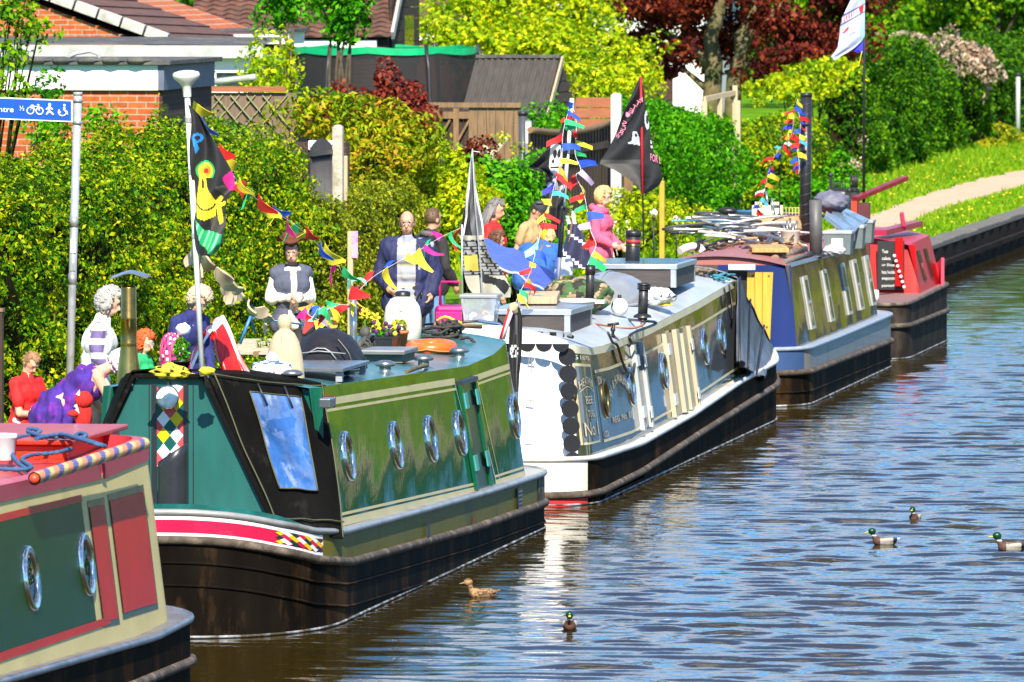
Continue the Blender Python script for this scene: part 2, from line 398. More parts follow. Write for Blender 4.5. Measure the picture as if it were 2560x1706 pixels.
def hedge(name, label, x0, x1, y0, y1, zt, leaf, size=0.06, dens=1300, r=0.35, amp=0.14, wl=1.3, seed=1, faces='fntr', zb=GZ, cat='hedge', group=None, core=0.2, strag=0.06):
 """clipped hedge: rounded, lumpy shell of leaves over a dark twiggy heart; zt is a height or a list of (y, z)"""
 zt = zt if isinstance(zt, list) else [(y0, zt), (y1, zt)]
 zm = max(z for _, z in zt); A = []
 def samp(n, fx, fy, fz): A.append(np.stack([fx(n), fy(n), fz(n)], 1))
 U = lambda a, b: (lambda n: RNG.uniform(a, b, n)); K = lambda a: (lambda n: np.full(n, a))
 if 'f' in faces: samp(int((y1 - y0) * (zm - zb) * dens), K(x1), U(y0, y1), U(zb, zm))
 if 'n' in faces: samp(int((x1 - x0) * (zm - zb) * dens), U(x0, x1), K(y0), U(zb, zm))
 if 'r' in faces: samp(int((x1 - x0) * (zm - zb) * dens * 0.4), U(x0, x1), K(y1), U(zb, zm))
 if 't' in faces: samp(int((y1 - y0) * (x1 - x0) * dens), U(x0, x1), U(y0, y1), K(zm))
 P = np.concatenate(A); P, Nn = rbox(P, (x0, y0, zb - 0.6), (x1, y1, zm), r)
 w1, w2 = Wob(wl, seed), Wob(wl * 0.33, seed + 50)
 P = P + Nn * (amp * w1(P) + amp * 0.45 * w2(P))[:, None]
 top = np.interp(P[:, 1], [a for a, _ in zt], [b for _, b in zt]); P[:, 2] = zb + (P[:, 2] - zb) * (top - zb) / (zm - zb)
 n = len(P); depth = RNG.exponential(0.05, n) - strag * (RNG.random(n) < 0.12) * RNG.random(n) * 2
 P = P - Nn * depth[:, None]; k = P[:, 2] > zb - 0.02; P, Nn = P[k], Nn[k]
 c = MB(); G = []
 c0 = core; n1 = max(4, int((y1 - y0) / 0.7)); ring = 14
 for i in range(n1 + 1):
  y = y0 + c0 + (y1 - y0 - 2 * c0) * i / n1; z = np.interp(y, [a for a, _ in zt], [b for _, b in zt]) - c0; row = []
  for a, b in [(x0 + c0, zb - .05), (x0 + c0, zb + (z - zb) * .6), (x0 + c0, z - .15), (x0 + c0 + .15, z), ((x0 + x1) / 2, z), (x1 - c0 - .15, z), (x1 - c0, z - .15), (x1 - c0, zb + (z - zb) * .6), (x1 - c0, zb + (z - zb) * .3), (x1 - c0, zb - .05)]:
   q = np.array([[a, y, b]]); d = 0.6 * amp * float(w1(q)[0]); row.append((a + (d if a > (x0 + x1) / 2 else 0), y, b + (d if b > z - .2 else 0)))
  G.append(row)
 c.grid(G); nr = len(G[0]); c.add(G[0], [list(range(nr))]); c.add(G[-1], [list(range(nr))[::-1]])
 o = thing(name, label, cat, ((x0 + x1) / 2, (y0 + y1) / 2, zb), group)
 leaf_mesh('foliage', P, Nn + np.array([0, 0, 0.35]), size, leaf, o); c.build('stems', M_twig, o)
 return o
def clumps(cl, dens, seed=3, amp=0.2, wl=0.8, hollow=0.35):
 """leaf points over a set of ellipsoid clumps (centre, radii)"""
 A, B = [], []
 for i, (c, r) in enumerate(cl):
  c, r = np.array(c, float), np.array(r, float) * np.ones(3)
  n = int(dens * 4 * math.pi * ((r[0] * r[1]) ** 1.6 / 3 + (r[0] * r[2]) ** 1.6 / 3 + (r[1] * r[2]) ** 1.6 / 3) ** (1 / 1.6))
  d = RNG.normal(0, 1, (n, 3)); d /= np.linalg.norm(d, axis=1)[:, None]
  w = Wob(wl, seed + i); q = c + d * r
  k = 1 + amp * w(q) - hollow * RNG.random(n) ** 2
  A.append(c + d * r * k[:, None]); B.append(d)
 return np.concatenate(A), np.concatenate(B)
def bush(name, label, cl, leaf, size=0.06, dens=700, cat='shrub', seed=3, amp=0.2, wl=0.8, group=None, stems=None, aspect=0.55, jit=0.9, hollow=0.35, base=None):
 c0 = np.mean([c for c, r in cl], axis=0); b = base or (c0[0], c0[1], GZ)
 o = thing(name, label, cat, b, group); P, Nn = clumps(cl, dens, seed, amp, wl, hollow); k = P[:, 2] > GZ
 leaf_mesh('foliage', P[k], Nn[k] + np.array([0, 0, 0.3]), size, leaf, o, aspect=aspect, jit=jit)
 s = MB(); R = random.Random(seed)
 for c, r in cl:
  for q in range(stems or 3):
   e = Vector(c) + Vector((R.uniform(-.6, .6), R.uniform(-.6, .6), R.uniform(0, .7))) * (r if isinstance(r, (int, float)) else min(r))
   a = Vector((b[0] + R.uniform(-.15, .15), b[1] + R.uniform(-.15, .15), GZ - 0.05)); mid = (a + e) / 2 + Vector((R.uniform(-.12, .12), R.uniform(-.12, .12), .1))
   s.tube([a, mid, e], [0.028, 0.018, 0.006], 6)
 s.build('stems', M_twig, o); return o
def hy(px, x): return SP(px, 500, x).y
hedge('garden_hedge', 'long bright yellow-green hedge behind the blue direction sign at the left', -17.7, -16.5, 76.5, 90.3, [(76.5, 2.88), (80, 2.86), (88, 2.84), (90.3, 2.85)], LF['hedge'], 0.056, 1700, seed=3, amp=0.2, wl=.95)
hedge('garden_hedge', 'tall hedge with a shaded lower face, behind the person in the brown hat', -18.3, -17.1, 90.5, 101.0, [(90.5, 2.9), (97, 2.95), (101, 2.75)], LF['hedge'], 0.056, 1600, seed=8, amp=0.19, wl=.95)
hedge('garden_hedge', 'low trimmed hedge with a pale olive top, behind the smiling man in the navy jacket', -18.3, -16.75, 100.4, 108.0, [(100.4, 2.17), (105, 2.24), (108, 2.2)], LF['olive'], 0.052, 1500, seed=12, amp=0.09, r=0.3)
hedge('garden_hedge', 'vivid green clipped hedge between the skull flag and the pale wooden post', -19.2, -17.2, hy(1600, -17.2), hy(1832, -17.2), [(130, 2.45), (136, 2.5), (141.5, 2.3)], LF['bright'], 0.075, 1000, seed=21, amp=0.15, wl=1.2, r=0.35)
hedge('garden_hedge', 'sunlit hedge with a yellowish flat top behind the tall black stovepipe', -19.6, -17.6, 143.5, 160, [(143.5, 2.0), (150, 1.9), (160, 1.8)], LF['hedge'], 0.085, 700, seed=24, amp=0.22, wl=1.7, r=0.45)
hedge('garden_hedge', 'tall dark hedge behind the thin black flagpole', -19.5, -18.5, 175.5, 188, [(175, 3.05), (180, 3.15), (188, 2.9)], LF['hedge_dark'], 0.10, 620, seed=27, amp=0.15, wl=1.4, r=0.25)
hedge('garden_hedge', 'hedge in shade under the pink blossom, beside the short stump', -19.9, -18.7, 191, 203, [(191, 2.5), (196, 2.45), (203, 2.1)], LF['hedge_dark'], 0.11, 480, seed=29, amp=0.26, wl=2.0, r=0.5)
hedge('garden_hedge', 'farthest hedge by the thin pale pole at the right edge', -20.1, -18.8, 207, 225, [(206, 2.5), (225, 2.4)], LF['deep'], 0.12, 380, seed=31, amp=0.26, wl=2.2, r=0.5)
def CL(px, py, y, r): c = UP(px, py, y); return ((c.x, c.y, c.z), r)
bush('red_leaved_shrub', 'red-leaved shrub in front of the black trampoline net', [CL(895, 285, 111, (.52, .4, .30)), CL(1000, 262, 111, (.40, .4, .32)), CL(795, 275, 111, (.26, .25, .18)), CL(965, 205, 111, (.18, .2, .24)), CL(1050, 300, 110.6, (.25, .25, .2))], LF['red'], 0.085, 620, seed=41, amp=0.22, wl=0.5)
bush('bronze_shrub', 'bronze and green shrub just below the red-leaved shrub', [CL(790, 290, 107.5, (.5, .45, .30)), CL(900, 320, 107.5, (.55, .5, .38)), CL(1010, 350, 107.5, (.45, .4, .45)), CL(960, 400, 107.2, (.6, .5, .4))], LF['orange'], 0.10, 520, seed=42, amp=0.25, wl=0.6, aspect=0.35)
bush('leafy_shrub', 'bright yellow-green shrub behind the low trimmed hedge', [CL(940, 470, 108.5, (.55, .5, .55)), CL(1050, 455, 108.5, (.6, .5, .6)), CL(1150, 520, 107.6, (.45, .5, .6)), CL(1010, 560, 107.8, (.7, .5, .5))], LF['yellow'], 0.075, 800, seed=43, amp=0.2, wl=0.5)
bush('leafy_shrub', 'fresh green shrub at the foot of the sunlit plank panel', [CL(1240, 500, 112.5, (.55, .5, .55)), CL(1320, 480, 113, (.45, .45, .45)), CL(1280, 590, 112.2, (.6, .5, .5))], LF['bright'], 0.08, 700, seed=44, amp=0.22, wl=0.5)
bush('dark_red_shrub', 'small dark red shrub left of the two pruned stubs', [CL(1185, 430, 112.8, (.28, .3, .3)), CL(1200, 385, 112.8, (.2, .2, .2))], LF['copper'], 0.07, 700, seed=45)
bush('leafy_shrub', 'sparse yellow-green shrub beside the trampoline leg at its left', [CL(690, 165, 118, (.4, .4, .35)), CL(650, 195, 117.5, (.35, .35, .25)), CL(700, 250, 114.5, (.3, .3, .25))], LF['yellow'], 0.085, 420, seed=46, amp=0.3, wl=0.5)
bush('climbing_plant', 'small green climber on the orange brick wall beside the blue sign', [CL(118, 240, 103.2, (.22, .2, .3)), CL(112, 312, 103, (.3, .25, .25)), CL(235, 300, 103, (.25, .2, .18))], LF['bright'], 0.08, 420, seed=47, amp=0.3, wl=0.4)
bush('wild_plants', 'clump of wild plants growing along the foot of the dark fence', [CL(1600, 520, 126, (.45, .6, .35)), CL(1530, 560, 122, (.4, .6, .35)), CL(1680, 560, 129, (.5, .6, .3)), CL(1440, 590, 119.5, (.4, .6, .35))], LF['yellow'], 0.075, 480, seed=48, amp=0.3, wl=0.4)
bush('leafy_shrub', 'loose pale green shrub right behind the brown shed gable', [CL(1470, 215, 142, (.6, .6, .45)), CL(1560, 205, 144, (.6, .6, .35)), CL(1520, 150, 150, (.9, .8, .5))], LF['yellow'], 0.10, 330, seed=49, amp=0.25, wl=0.7)
bush('golden_shrub', 'golden shrub glowing under the copper beech, left of the tall flagpole', [CL(2030, 205, 163, (.7, .6, .28)), CL(1960, 225, 160, (.6, .6, .22)), CL(2070, 165, 165, (.5, .5, .22))], LF['yellow'], 0.11, 330, seed=50, amp=0.3, wl=0.6)
bush('blossom_bush', 'bush covered in pale pink blossom on top of the dark hedge', [CL(2330, 140, 200, (.9, .8, .45)), CL(2420, 165, 200, (.75, .8, .5)), CL(2250, 115, 204, (.6, .6, .28)), CL(2180, 105, 206, (.45, .5, .2))], LF['pink'], 0.13, 300, seed=51, amp=0.25, wl=0.7)
bush('flower_bed', 'low bed with reddish flowers under the far hedge', [CL(2500, 345, 203, (.5, .6, .3)), CL(2470, 370, 200, (.4, .5, .2))], LF['orange'], 0.10, 300, seed=52)
bush('rough_weeds', 'rough weeds behind the flag with white and blue cloth', [CL(2095, 460, 158, (.5, .7, .5)), CL(2030, 490, 154, (.5, .6, .4)), CL(1900, 500, 148, (.5, .6, .4))], LF['bright'], 0.10, 420, seed=53, amp=0.3, wl=0.5)
bush('apple_blossom_branch', 'dark twiggy branch with a few pale blossoms at the top left corner', [CL(25, 40, 99, (.28, .3, .3)), CL(85, 75, 99, (.22, .2, .12)), CL(20, 130, 98.5, (.3, .3, .14)), CL(15, 215, 98, (.22, .2, .18)), CL(45, 10, 99, (.2, .2, .2))], LF['mid'], 0.085, 300, seed=54, amp=0.35, wl=0.4, base=(UP(-60, 300, 98.6).x, 98.6, GZ))
def tree(name, label, base, limbs, cl, leaf, size, dens, bark, cat='tree', seed=1, amp=0.22, wl=1.6, hollow=0.5, group=None, aspect=0.6):
 o = thing(name, label, cat, base, group); b = MB()
 for pts, r0, r1 in limbs:
  k = len(pts); b.tube(pts, [r0 + (r1 - r0) * i / (k - 1) for i in range(k)], 9)
 b.build('trunk', bark, o); P, Nn = clumps(cl, dens, seed, amp, wl, hollow)
 leaf_mesh('crown', P, Nn + np.array([0, 0, .3]), size, leaf, o, aspect=aspect); return o
def auto_tree(name, label, px, y, h, w, leaf, size, dens, seed, zlow=1.2, bark=None, group=None, nclump=26, x=None):
 R = random.Random(seed); c = UP(px, 300, y); bx = c.x if x is None else x; cl = []; limbs = []
 limbs.append(([(bx, y, GZ - .1), (bx + R.uniform(-.1, .1), y, GZ + h * .3), (bx + R.uniform(-.3, .3), y, GZ + h * .75)], 0.06 * h ** .8 * .5, 0.03))
 for i in range(nclump):
  t = R.random(); z = GZ + zlow + (h - zlow) * t; rad = w * math.sin(math.pi * min(1, .18 + .82 * t) ** .9) ; a = R.uniform(0, 6.28); q = rad * math.sqrt(R.random())
  p = (bx + q * math.cos(a), y + q * math.sin(a), z); r = w * R.uniform(.22, .40)
  cl.append((p, (r, r, r * .75)))
  if i % 2 == 0: limbs.append(([(bx, y, GZ + (z - GZ) * .45), ((bx + p[0]) / 2, (y + p[1]) / 2, z - .2), p], .02 * w + .03, .012))
 return tree(name, label, (bx, y, GZ), limbs, cl, leaf, size, dens, bark or M_barkd, seed=seed, wl=w * .5, group=group)
# copper beech with its pale forked trunk
B = UP(1790, 235, 168); R = random.Random(9); cl = []; limbs = []
bx, by = B.x, 168.0
def q(px, py, y=168): c = UP(px, py, y); return (c.x, c.y, c.z)
limbs += [([(bx - .1, by, .4), q(1775, 300), q(1785, 160), q(1775, 95), q(1800, 20), q(1830, -60)], .22, .10), ([(bx + .3, by, .4), q(1830, 300), q(1835, 190), q(1865, 100), q(1930, 40), q(2000, -40)], .20, .07),
          ([q(1780, 175), q(1745, 130), q(1705, 110), q(1640, 60)], .12, .04), ([q(1840, 180), q(1870, 160), q(1905, 150), q(1960, 100)], .10, .03), ([q(1850, 150), q(1845, 90), q(1880, 40), q(1895, -30)], .11, .05), ([q(1775, 230), q(1735, 195), q(1700, 165)], .08, .03)]
for i in range(46):
 px = R.uniform(1510, 2130); py = R.uniform(-190, 130); y = R.uniform(165.5, 170.5)
 if 1740 < px < 1900 and py > 35: y = R.uniform(169.5, 172)
 if py > 60 and (px < 1560): continue
 cl.append(CL(px, py, y, (R.uniform(.45, .8), R.uniform(.5, .8), R.uniform(.28, .5))))
for px, py in ((1560, 150), (1640, 150), (1690, 120), (1600, 110), (1950, 150), (2020, 130), (2060, 190), (1930, 190), (2090, 110), (1985, 60), (1570, 190), (1660, 175)): cl.append(CL(px, py, R.uniform(166, 168), (.42, .5, .24)))
tree('copper_beech', 'copper beech with dark red leaves and pale forked trunk', (bx, by, GZ), limbs, cl, LF['copper'], 0.12, 230, M_bark, seed=61, amp=0.3, wl=0.9, hollow=0.7)
# yellow-green garden trees in the middle
cl = [CL(px, py, y, r) for px, py, y, r in ((1190, 40, 160, (1.0, .9, .75)), (1300, 20, 161, (1.0, .9, .8)), (1390, 60, 160, (.9, .8, .7)), (1250, 115, 158, (.9, .8, .5)), (1130, 95, 158, (.6, .7, .35)), (1360, 140, 158, (.8, .7, .45)), (1430, 120, 159, (.5, .6, .5)), (1230, -60, 162, (1.2, 1, .8)), (1370, -60, 162, (1, 1, .8)), (1450, 20, 160, (.35, .5, .5)))]
tree('yellow_green_tree', 'sunny yellow-green tree between the tiled roofs and the copper beech', tuple(UP(1290, 300, 160)[:2]) + (GZ,), [([(UP(1290, 300, 160).x, 160, .4), q(1285, 150, 160), q(1300, 0, 160)], .12, .04), ([q(1285, 150, 160), q(1230, 80, 160), q(1190, 20, 160)], .07, .03), ([q(1290, 130, 160), q(1370, 70, 160)], .07, .03)], cl, LF['yellow'], 0.11, 330, M_barkd, seed=62, amp=0.3, wl=0.8, hollow=0.6)
for lab, cs, seed in (('young leafy tree before the tiled roof, the left of the pair above the trampoline', ((705, -20), (738, 12), (690, 30), (720, -50)), 71), ('young bushy tree before the tiled roof, the right of the pair above the trampoline', ((830, 10), (868, 48), (888, 15), (850, 66), (880, -30), (820, -40)), 72)):
 cl = [CL(px, py, 128, (.27, .3, .24)) for px, py in cs]; b0 = UP(cs[0][0] + 10, 200, 128)
 tree('young_tree', lab, (b0.x, 128, GZ), [([(b0.x + dx, 128, .4), (b0.x + dx, 128, 3.3), tuple(c[0])], .035, .012) for (c, dx) in zip(cl, (-.1, .05, .15, 0, .2, .1))], cl, LF['bright'], 0.10, 420, M_barkd, seed=seed, amp=0.35, wl=0.5, hollow=0.7, group='young trees before the tiled roof')
G = 'trees closing the view behind the gardens'
TL = [(2180, 222, 6.5, 2.1, 'mid', 'leafy green tree behind the blossom bush, nearest the flag'), (2330, 236, 7, 2.4, 'mid', 'leafy green tree above the middle of the blossom bush'), (2480, 228, 6.5, 2.2, 'mid', 'leafy green tree above the far right hedge'), (2600, 245, 7, 2.4, 'deep', 'dark green tree cut by the right edge'), (2080, 250, 7.5, 2.6, 'deep', 'dark green tree seen right of the copper beech'), (2400, 268, 8, 3.0, 'deep', 'deep green tree farthest back at the right'), (2250, 275, 8, 3.0, 'deep', 'deep green tree farthest back beyond the blossom')]
for i, (px, y, h, w, lf, lab) in enumerate(TL): auto_tree('leafy_tree', lab, px, y, h, w, LF[lf], 0.17, 110, 80 + i, zlow=.6, group=G, nclump=34)
# a wood beyond, read as one mass; unseen tall crowns added to darken low water reflections
P = []; Nn = []
for i in range(230):
 y = RNG.uniform(300, 390); x = RNG.uniform(-125, 28); c = np.array([x, y, 1.5 + 24 * RNG.random() ** 1.2]); n = 800
 d = RNG.normal(0, 1, (n, 3)); d /= np.linalg.norm(d, axis=1)[:, None]; P.append(c + d * np.array([4.5, 4, 3.2]) * RNG.uniform(.7, 1.05, (n, 1))); Nn.append(d)
tag(leaf_mesh('far_wood', np.concatenate(P), np.concatenate(Nn), 0.55, LF['deep']), 'dark far wood closing the view behind everything', 'wood', kind='stuff')
# opposite bank: the trees the paintwork and ripples mirror (outside the picture)
for lab, ya, yb, zl, zh, lf, n_ in (('dark thicket on the opposite bank, nearest the bridge', 70, 150, .9, 3.8, 'deep', 40), ('sunny green thicket on the opposite bank, mirrored in the green boat', 152, 192, 1.0, 4.4, 'yellow', 34), ('low scrub on the opposite bank with sky above it', 194, 232, .5, 1.0, 'olive', 20), ('brownish thicket on the opposite bank, farthest from the bridge', 234, 330, .8, 4.2, 'brown', 44)):
 P = []; Nn = []
 for i in range(n_):
  c = np.array([RNG.uniform(3.2, 8), RNG.uniform(ya, yb), RNG.uniform(zl, zh)]); n = 420; d = RNG.normal(0, 1, (n, 3)); d /= np.linalg.norm(d, axis=1)[:, None]; P.append(c + d * np.array([1.9, 2.4, min(1.3, zl + .2)]) * RNG.uniform(.7, 1.05, (n, 1))); Nn.append(d)
 tag(leaf_mesh('bank_thicket', np.concatenate(P), np.concatenate(Nn), 0.30, LF[lf]), lab, 'thicket', kind='stuff')
b = MB(); b.grid([[(-1.55, y, GZ + .004), (1.6, y, GZ + .004)] for y in range(40, 420, 10)], 0, False); tag(b.build('opposite_mirror_strip', mat('pink_mirror_strip', (.50, .27, .22), .9, var=.2)), kind='structure')  # unseen strip added so the boat sides mirror a pink line
# grass blades and dandelions on the verges
def scatter(n, y0, y1, xa, xb, keep=None):
 P = np.stack([RNG.uniform(xa, xb, n), RNG.uniform(y0, y1, n), np.full(n, GZ)], 1)
 if keep is not None: P = P[keep(P)]
 return P
M_blade = leafmat('grass_blade', [(0.06, 0.16, 0.003), (0.12, 0.31, 0.004), (0.21, 0.42, 0.006), (0.36, 0.46, 0.02)], trans=0.4)
def offpath(P):
 l_ = np.interp(P[:, 1], [a for a, _ in Pl], [b for _, b in Pl]); r_ = np.interp(P[:, 1], [a for a, _ in Pr], [b for _, b in Pr])
 return (P[:, 0] > l_ - .05 + RNG.normal(0, .05, len(P))) | (P[:, 0] < r_ + RNG.normal(0, .06, len(P)))
A = np.concatenate([scatter(110000, 120, 215, -19.2, BX - .33, offpath), scatter(26000, 66, 120, -17.0, BX - .33, offpath)])
n = len(A); hh = RNG.uniform(.04, .09, n) * (1 + .9 * (RNG.random(n) < .06)) * np.where(A[:, 0] < -16.6, 1.5, 1); an = RNG.uniform(0, 6.28, n); ln = RNG.normal(0, .35, (n, 2)); w = .012 + .00006 * A[:, 1]
V = np.empty((n, 3, 3)); dx = np.stack([np.cos(an), np.sin(an), 0 * an], 1) * w[:, None]
V[:, 0] = A - dx; V[:, 1] = A + dx; V[:, 2] = A + np.stack([ln[:, 0] * hh, ln[:, 1] * hh, hh], 1)
me = bpy.data.meshes.new('grass'); me.from_pydata(V.reshape(-1, 3).tolist(), [], np.arange(3 * n).reshape(-1, 3).tolist()); me.materials.append(M_blade)
tag(link('grass', me), 'short sunlit grass growing on both sides of the towpath', 'grass', kind='stuff')
A = np.concatenate([scatter(120, 135, 190, -18.6, -16.3), scatter(40, 135, 185, -14.5, -13.7), scatter(30, 75, 125, -17, -16)])
d = MB()
for x, y, z in A: d.ell((x, y, z + RNG.uniform(.06, .12)), (.028, .028, .014), n=6, m=4)
tag(d.build('dandelions', mat('dandelion', (0.75, 0.58, 0.02), 0.7)), 'yellow dandelions dotted over the grass verge', 'flowers', kind='stuff')
# ------------------------------------------------------------------ houses, garage, shed, fences
def brickmat(name, c1, c2, mort, w=0.225, h=0.075):
 m, t, p = new_mat(name); l = t.links.new
 tcx = N(t, 'ShaderNodeTexCoord'); s = N(t, 'ShaderNodeSeparateXYZ'); l(tcx.outputs['Object'], s.inputs[0])
 a = N(t, 'ShaderNodeMath', operation='ADD'); l(s.outputs[0], a.inputs[0]); l(s.outputs[1], a.inputs[1])
 c = N(t, 'ShaderNodeCombineXYZ'); l(a.outputs[0], c.inputs[0]); l(s.outputs[2], c.inputs[1])
 b = N(t, 'ShaderNodeTexBrick'); l(c.outputs[0], b.inputs['Vector'])
 b.inputs['Color1'].default_value = rgba(c1); b.inputs['Color2'].default_value = rgba(c2); b.inputs['Mortar'].default_value = rgba(mort)
 b.inputs['Scale'].default_value = 1; b.inputs['Mortar Size'].default_value = 0.008; b.inputs['Brick Width'].default_value = w; b.inputs['Row Height'].default_value = h; b.inputs['Bias'].default_value = -0.1
 n = N(t, 'ShaderNodeTexNoise', Scale=14.0, Detail=6.0); l(tcx.outputs['Object'], n.inputs['Vector'])
 h_ = N(t, 'ShaderNodeMix', data_type='RGBA', blend_type='MULTIPLY'); h_.inputs[0].default_value = 0.7
 r = N(t, 'ShaderNodeValToRGB'); r.color_ramp.elements[0].position = .3; r.color_ramp.elements[0].color = (.55, .5, .5, 1); r.color_ramp.elements[1].position = .65
 l(n.outputs['Fac'], r.inputs[0]); l(b.outputs['Color'], h_.inputs[6]); l(r.outputs[0], h_.inputs[7]); l(h_.outputs[2], p.inputs['Base Color'])
 bp = N(t, 'ShaderNodeBump', Strength=0.8, Distance=0.006); l(b.outputs['Fac'], bp.inputs['Height']); bp.invert = True; l(bp.outputs[0], p.inputs['Normal']); p.inputs['Roughness'].default_value = .9
 return m
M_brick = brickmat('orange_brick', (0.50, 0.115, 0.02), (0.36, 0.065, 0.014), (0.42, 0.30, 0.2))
M_brickd = brickmat('brown_and_shaded_brick', (0.07, 0.03, 0.02), (0.05, 0.022, 0.016), (0.08, 0.06, 0.05))  # dark brick; on the garage side it carries painted shade
M_white = mat('white_board', (0.78, 0.77, 0.74), 0.5, var=0.05, dirt=(0.45, 0.42, 0.36), dscale=1.6, dpos=(0.62, 0.8))
M_whited = mat('old_white_paint', (0.62, 0.60, 0.55), 0.7, var=0.1, dirt=(0.3, 0.26, 0.2), dscale=4, dpos=(.55, .75))
M_fascia_shade = mat('shaded_fascia_white', (0.10, 0.115, 0.17), 0.6, var=0.15)  # shaded copy of the white fascia, darkness put into the colour
M_felt = mat('roofing_felt', (0.07, 0.068, 0.07), 0.9, var=0.3, scale=10, dirt=(0.16, 0.15, 0.12), dscale=2, bump=0.01)
M_gfas = mat('grey_fascia', (0.40, 0.40, 0.39), 0.6, var=0.08, dirt=(0.25, 0.25, 0.24), dscale=2)
M_tile = mat('roof_tile', (0.115, 0.050, 0.035), 0.9, var=0.4, scale=5, dirt=(0.06, 0.045, 0.03), dscale=3, dpos=(.5, .7), bump=0.008, bscale=20)
M_verge = mat('verge_mortar', (0.42, 0.40, 0.37), 0.9, var=0.15, dirt=(0.25, 0.22, 0.2), dscale=5)
M_wood = mat('weathered_wood', (0.20, 0.118, 0.058), 0.85, var=0.3, scale=6, stretch=(6, 6, .6), dirt=(0.10, 0.07, 0.045), dscale=2.5, dpos=(.5, .72), bump=0.006, bscale=20)
M_woodd = mat('dark_timber', (0.040, 0.021, 0.012), 0.85, var=0.35, scale=6, stretch=(6, 6, .6), bump=0.006, bscale=20)
M_woodr = mat('red_brown_timber', (0.30, 0.095, 0.04), 0.75, var=0.2, scale=5, stretch=(1, 1, 8))
M_pale = mat('pale_timber', (0.46, 0.36, 0.22), 0.8, var=0.2, scale=6, stretch=(4, 4, .5))
M_conc = mat('concrete_post', (0.44, 0.40, 0.33), 0.95, var=0.2, scale=30, dirt=(0.2, 0.18, 0.13), dscale=6, bump=0.006, bscale=60)
M_black = mat('black_metal', (0.018, 0.018, 0.02), 0.45, var=0.3)
M_steel = mat('galvanised', (0.48, 0.49, 0.51), 0.38, 0.85, var=0.12, scale=9)
M_glass = glassmat('window_glass')
M_green = mat('green_pad', (0.0, 0.36, 0.13), 0.45, var=0.15, scale=4, bump=0.01, bscale=8)
# brick garage
yf = 104.0; A = UP(398, 160, yf); x1 = A.x; x0 = UP(-140, 160, yf).x; yb = SP(523, 200, x1).y
z = lambda py: UP(300, py, yf).z
o = thing('garage', 'flat-roofed orange brick garage with a white fascia behind the left hedge', 'garage', ((x0 + x1) / 2, (yf + yb) / 2, GZ))
MB().box(x0, x1, yf, yb, GZ - .1, z(222), 0).build('wall', M_brick, o)
w = MB().box(x1 + .003, x1 + .03, yf + .02, yb, GZ, z(222)); w.build('side_wall', M_brickd, o, label='side wall with its shade put into the brick colour')  # same brick as the front, its shade painted as a darker colour
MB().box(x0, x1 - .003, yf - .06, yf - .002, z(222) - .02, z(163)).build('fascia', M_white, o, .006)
MB().box(x1, x1 + .07, yf - .06, yb, z(222) - .02, z(163)).build('side_fascia', M_fascia_shade, o, .006, label='side fascia with its shade put into the grey')
r = MB().box(x0, x1 + .16, yf - .14, yb + .05, z(163) + .003, z(151));
for i in range(26): r.ell((x0 + (x1 - x0) * (i + .5) / 26, yf - .08 + .04 * math.sin(i * 2.1), z(151)), (.14, .10, .02 + .012 * (i % 3)), n=8, m=5)
r.build('roof', M_felt, o, .01)
MB().tube([UP(160, 150, 105), UP(190, 134, 105), UP(225, 128, 105), UP(246, 136, 105), UP(248, 152, 105)], .025, 8).build('vent_pipe', M_gfas, o)
# flat-roofed extension behind it
ye = 121.0; z = lambda py: UP(300, py, ye).z; x0 = UP(-150, 100, ye).x; x1 = UP(640, 100, ye).x
o = thing('flat_roofed_extension', 'white-walled house extension with a flat grey roof behind the garage', 'building', ((x0 + x1) / 2, ye + 3, GZ))
MB().box(x0, x1, ye + .25, ye + 1.9, GZ - .1, z(140)).build('wall', M_white, o)
MB().box(x0, x1 + .1, ye, ye + .06, z(146), z(114)).build('fascia', M_gfas, o, .008)
MB().add([(x0, ye + .003, z(114) + .01), (x1 + .1, ye + .003, z(114) + .01), (x1 + .1, ye + 2, z(114) + .10), (x0, ye + 2, z(114) + .10)], [(0, 1, 2, 3)]).build('roof', M_felt, o)
b = MB(); b.box(UP(525, 180, ye).x, UP(535, 180, ye).x, ye + .17, ye + .24, z(215), z(178)); b.box(UP(525, 180, ye).x, UP(640, 180, ye).x, ye + .17, ye + .24, z(182), z(176)); b.build('window_frame', M_white, o)
MB().box(UP(536, 180, ye).x, UP(640, 180, ye).x, ye + .2, ye + .235, z(215), z(183)).build('window', M_glass, o)
b = MB(); b.tube([UP(530, 206, 117), UP(640, 193, 117)], .045, 8); b.build('gutter_pipe', M_gfas, o)
def courses(mb, P0, P1, U_, n, wave=0.0, wl=0.3, th=0.025):
 """roof plane from eaves P0-P1 up along U_, as n lapping tile courses"""
 P0, P1, U_ = Vector(P0), Vector(P1), Vector(U_); Nn = (P1 - P0).cross(U_).normalized(); ex = P1 - P0; ln = ex.length
 k = max(2, int(ln / (wl / 6))) if wave else 1
 for i in range(n):
  a, b = P0 + U_ * (i / n), P0 + U_ * ((i + 1.08) / n); rows = [[], [], []]
  for j in range(k + 1):
   e = ex * (j / k); h = wave * math.sin(2 * math.pi * j / k * ln / wl) + .004 * mnoise.noise((j * .3, i * 1.7, 0))
   rows[0].append(a + e + Nn * (-.005)); rows[1].append(a + e + Nn * (th + h)); rows[2].append(b + e + Nn * (h * .7))
  mb.grid(rows, 0, False)
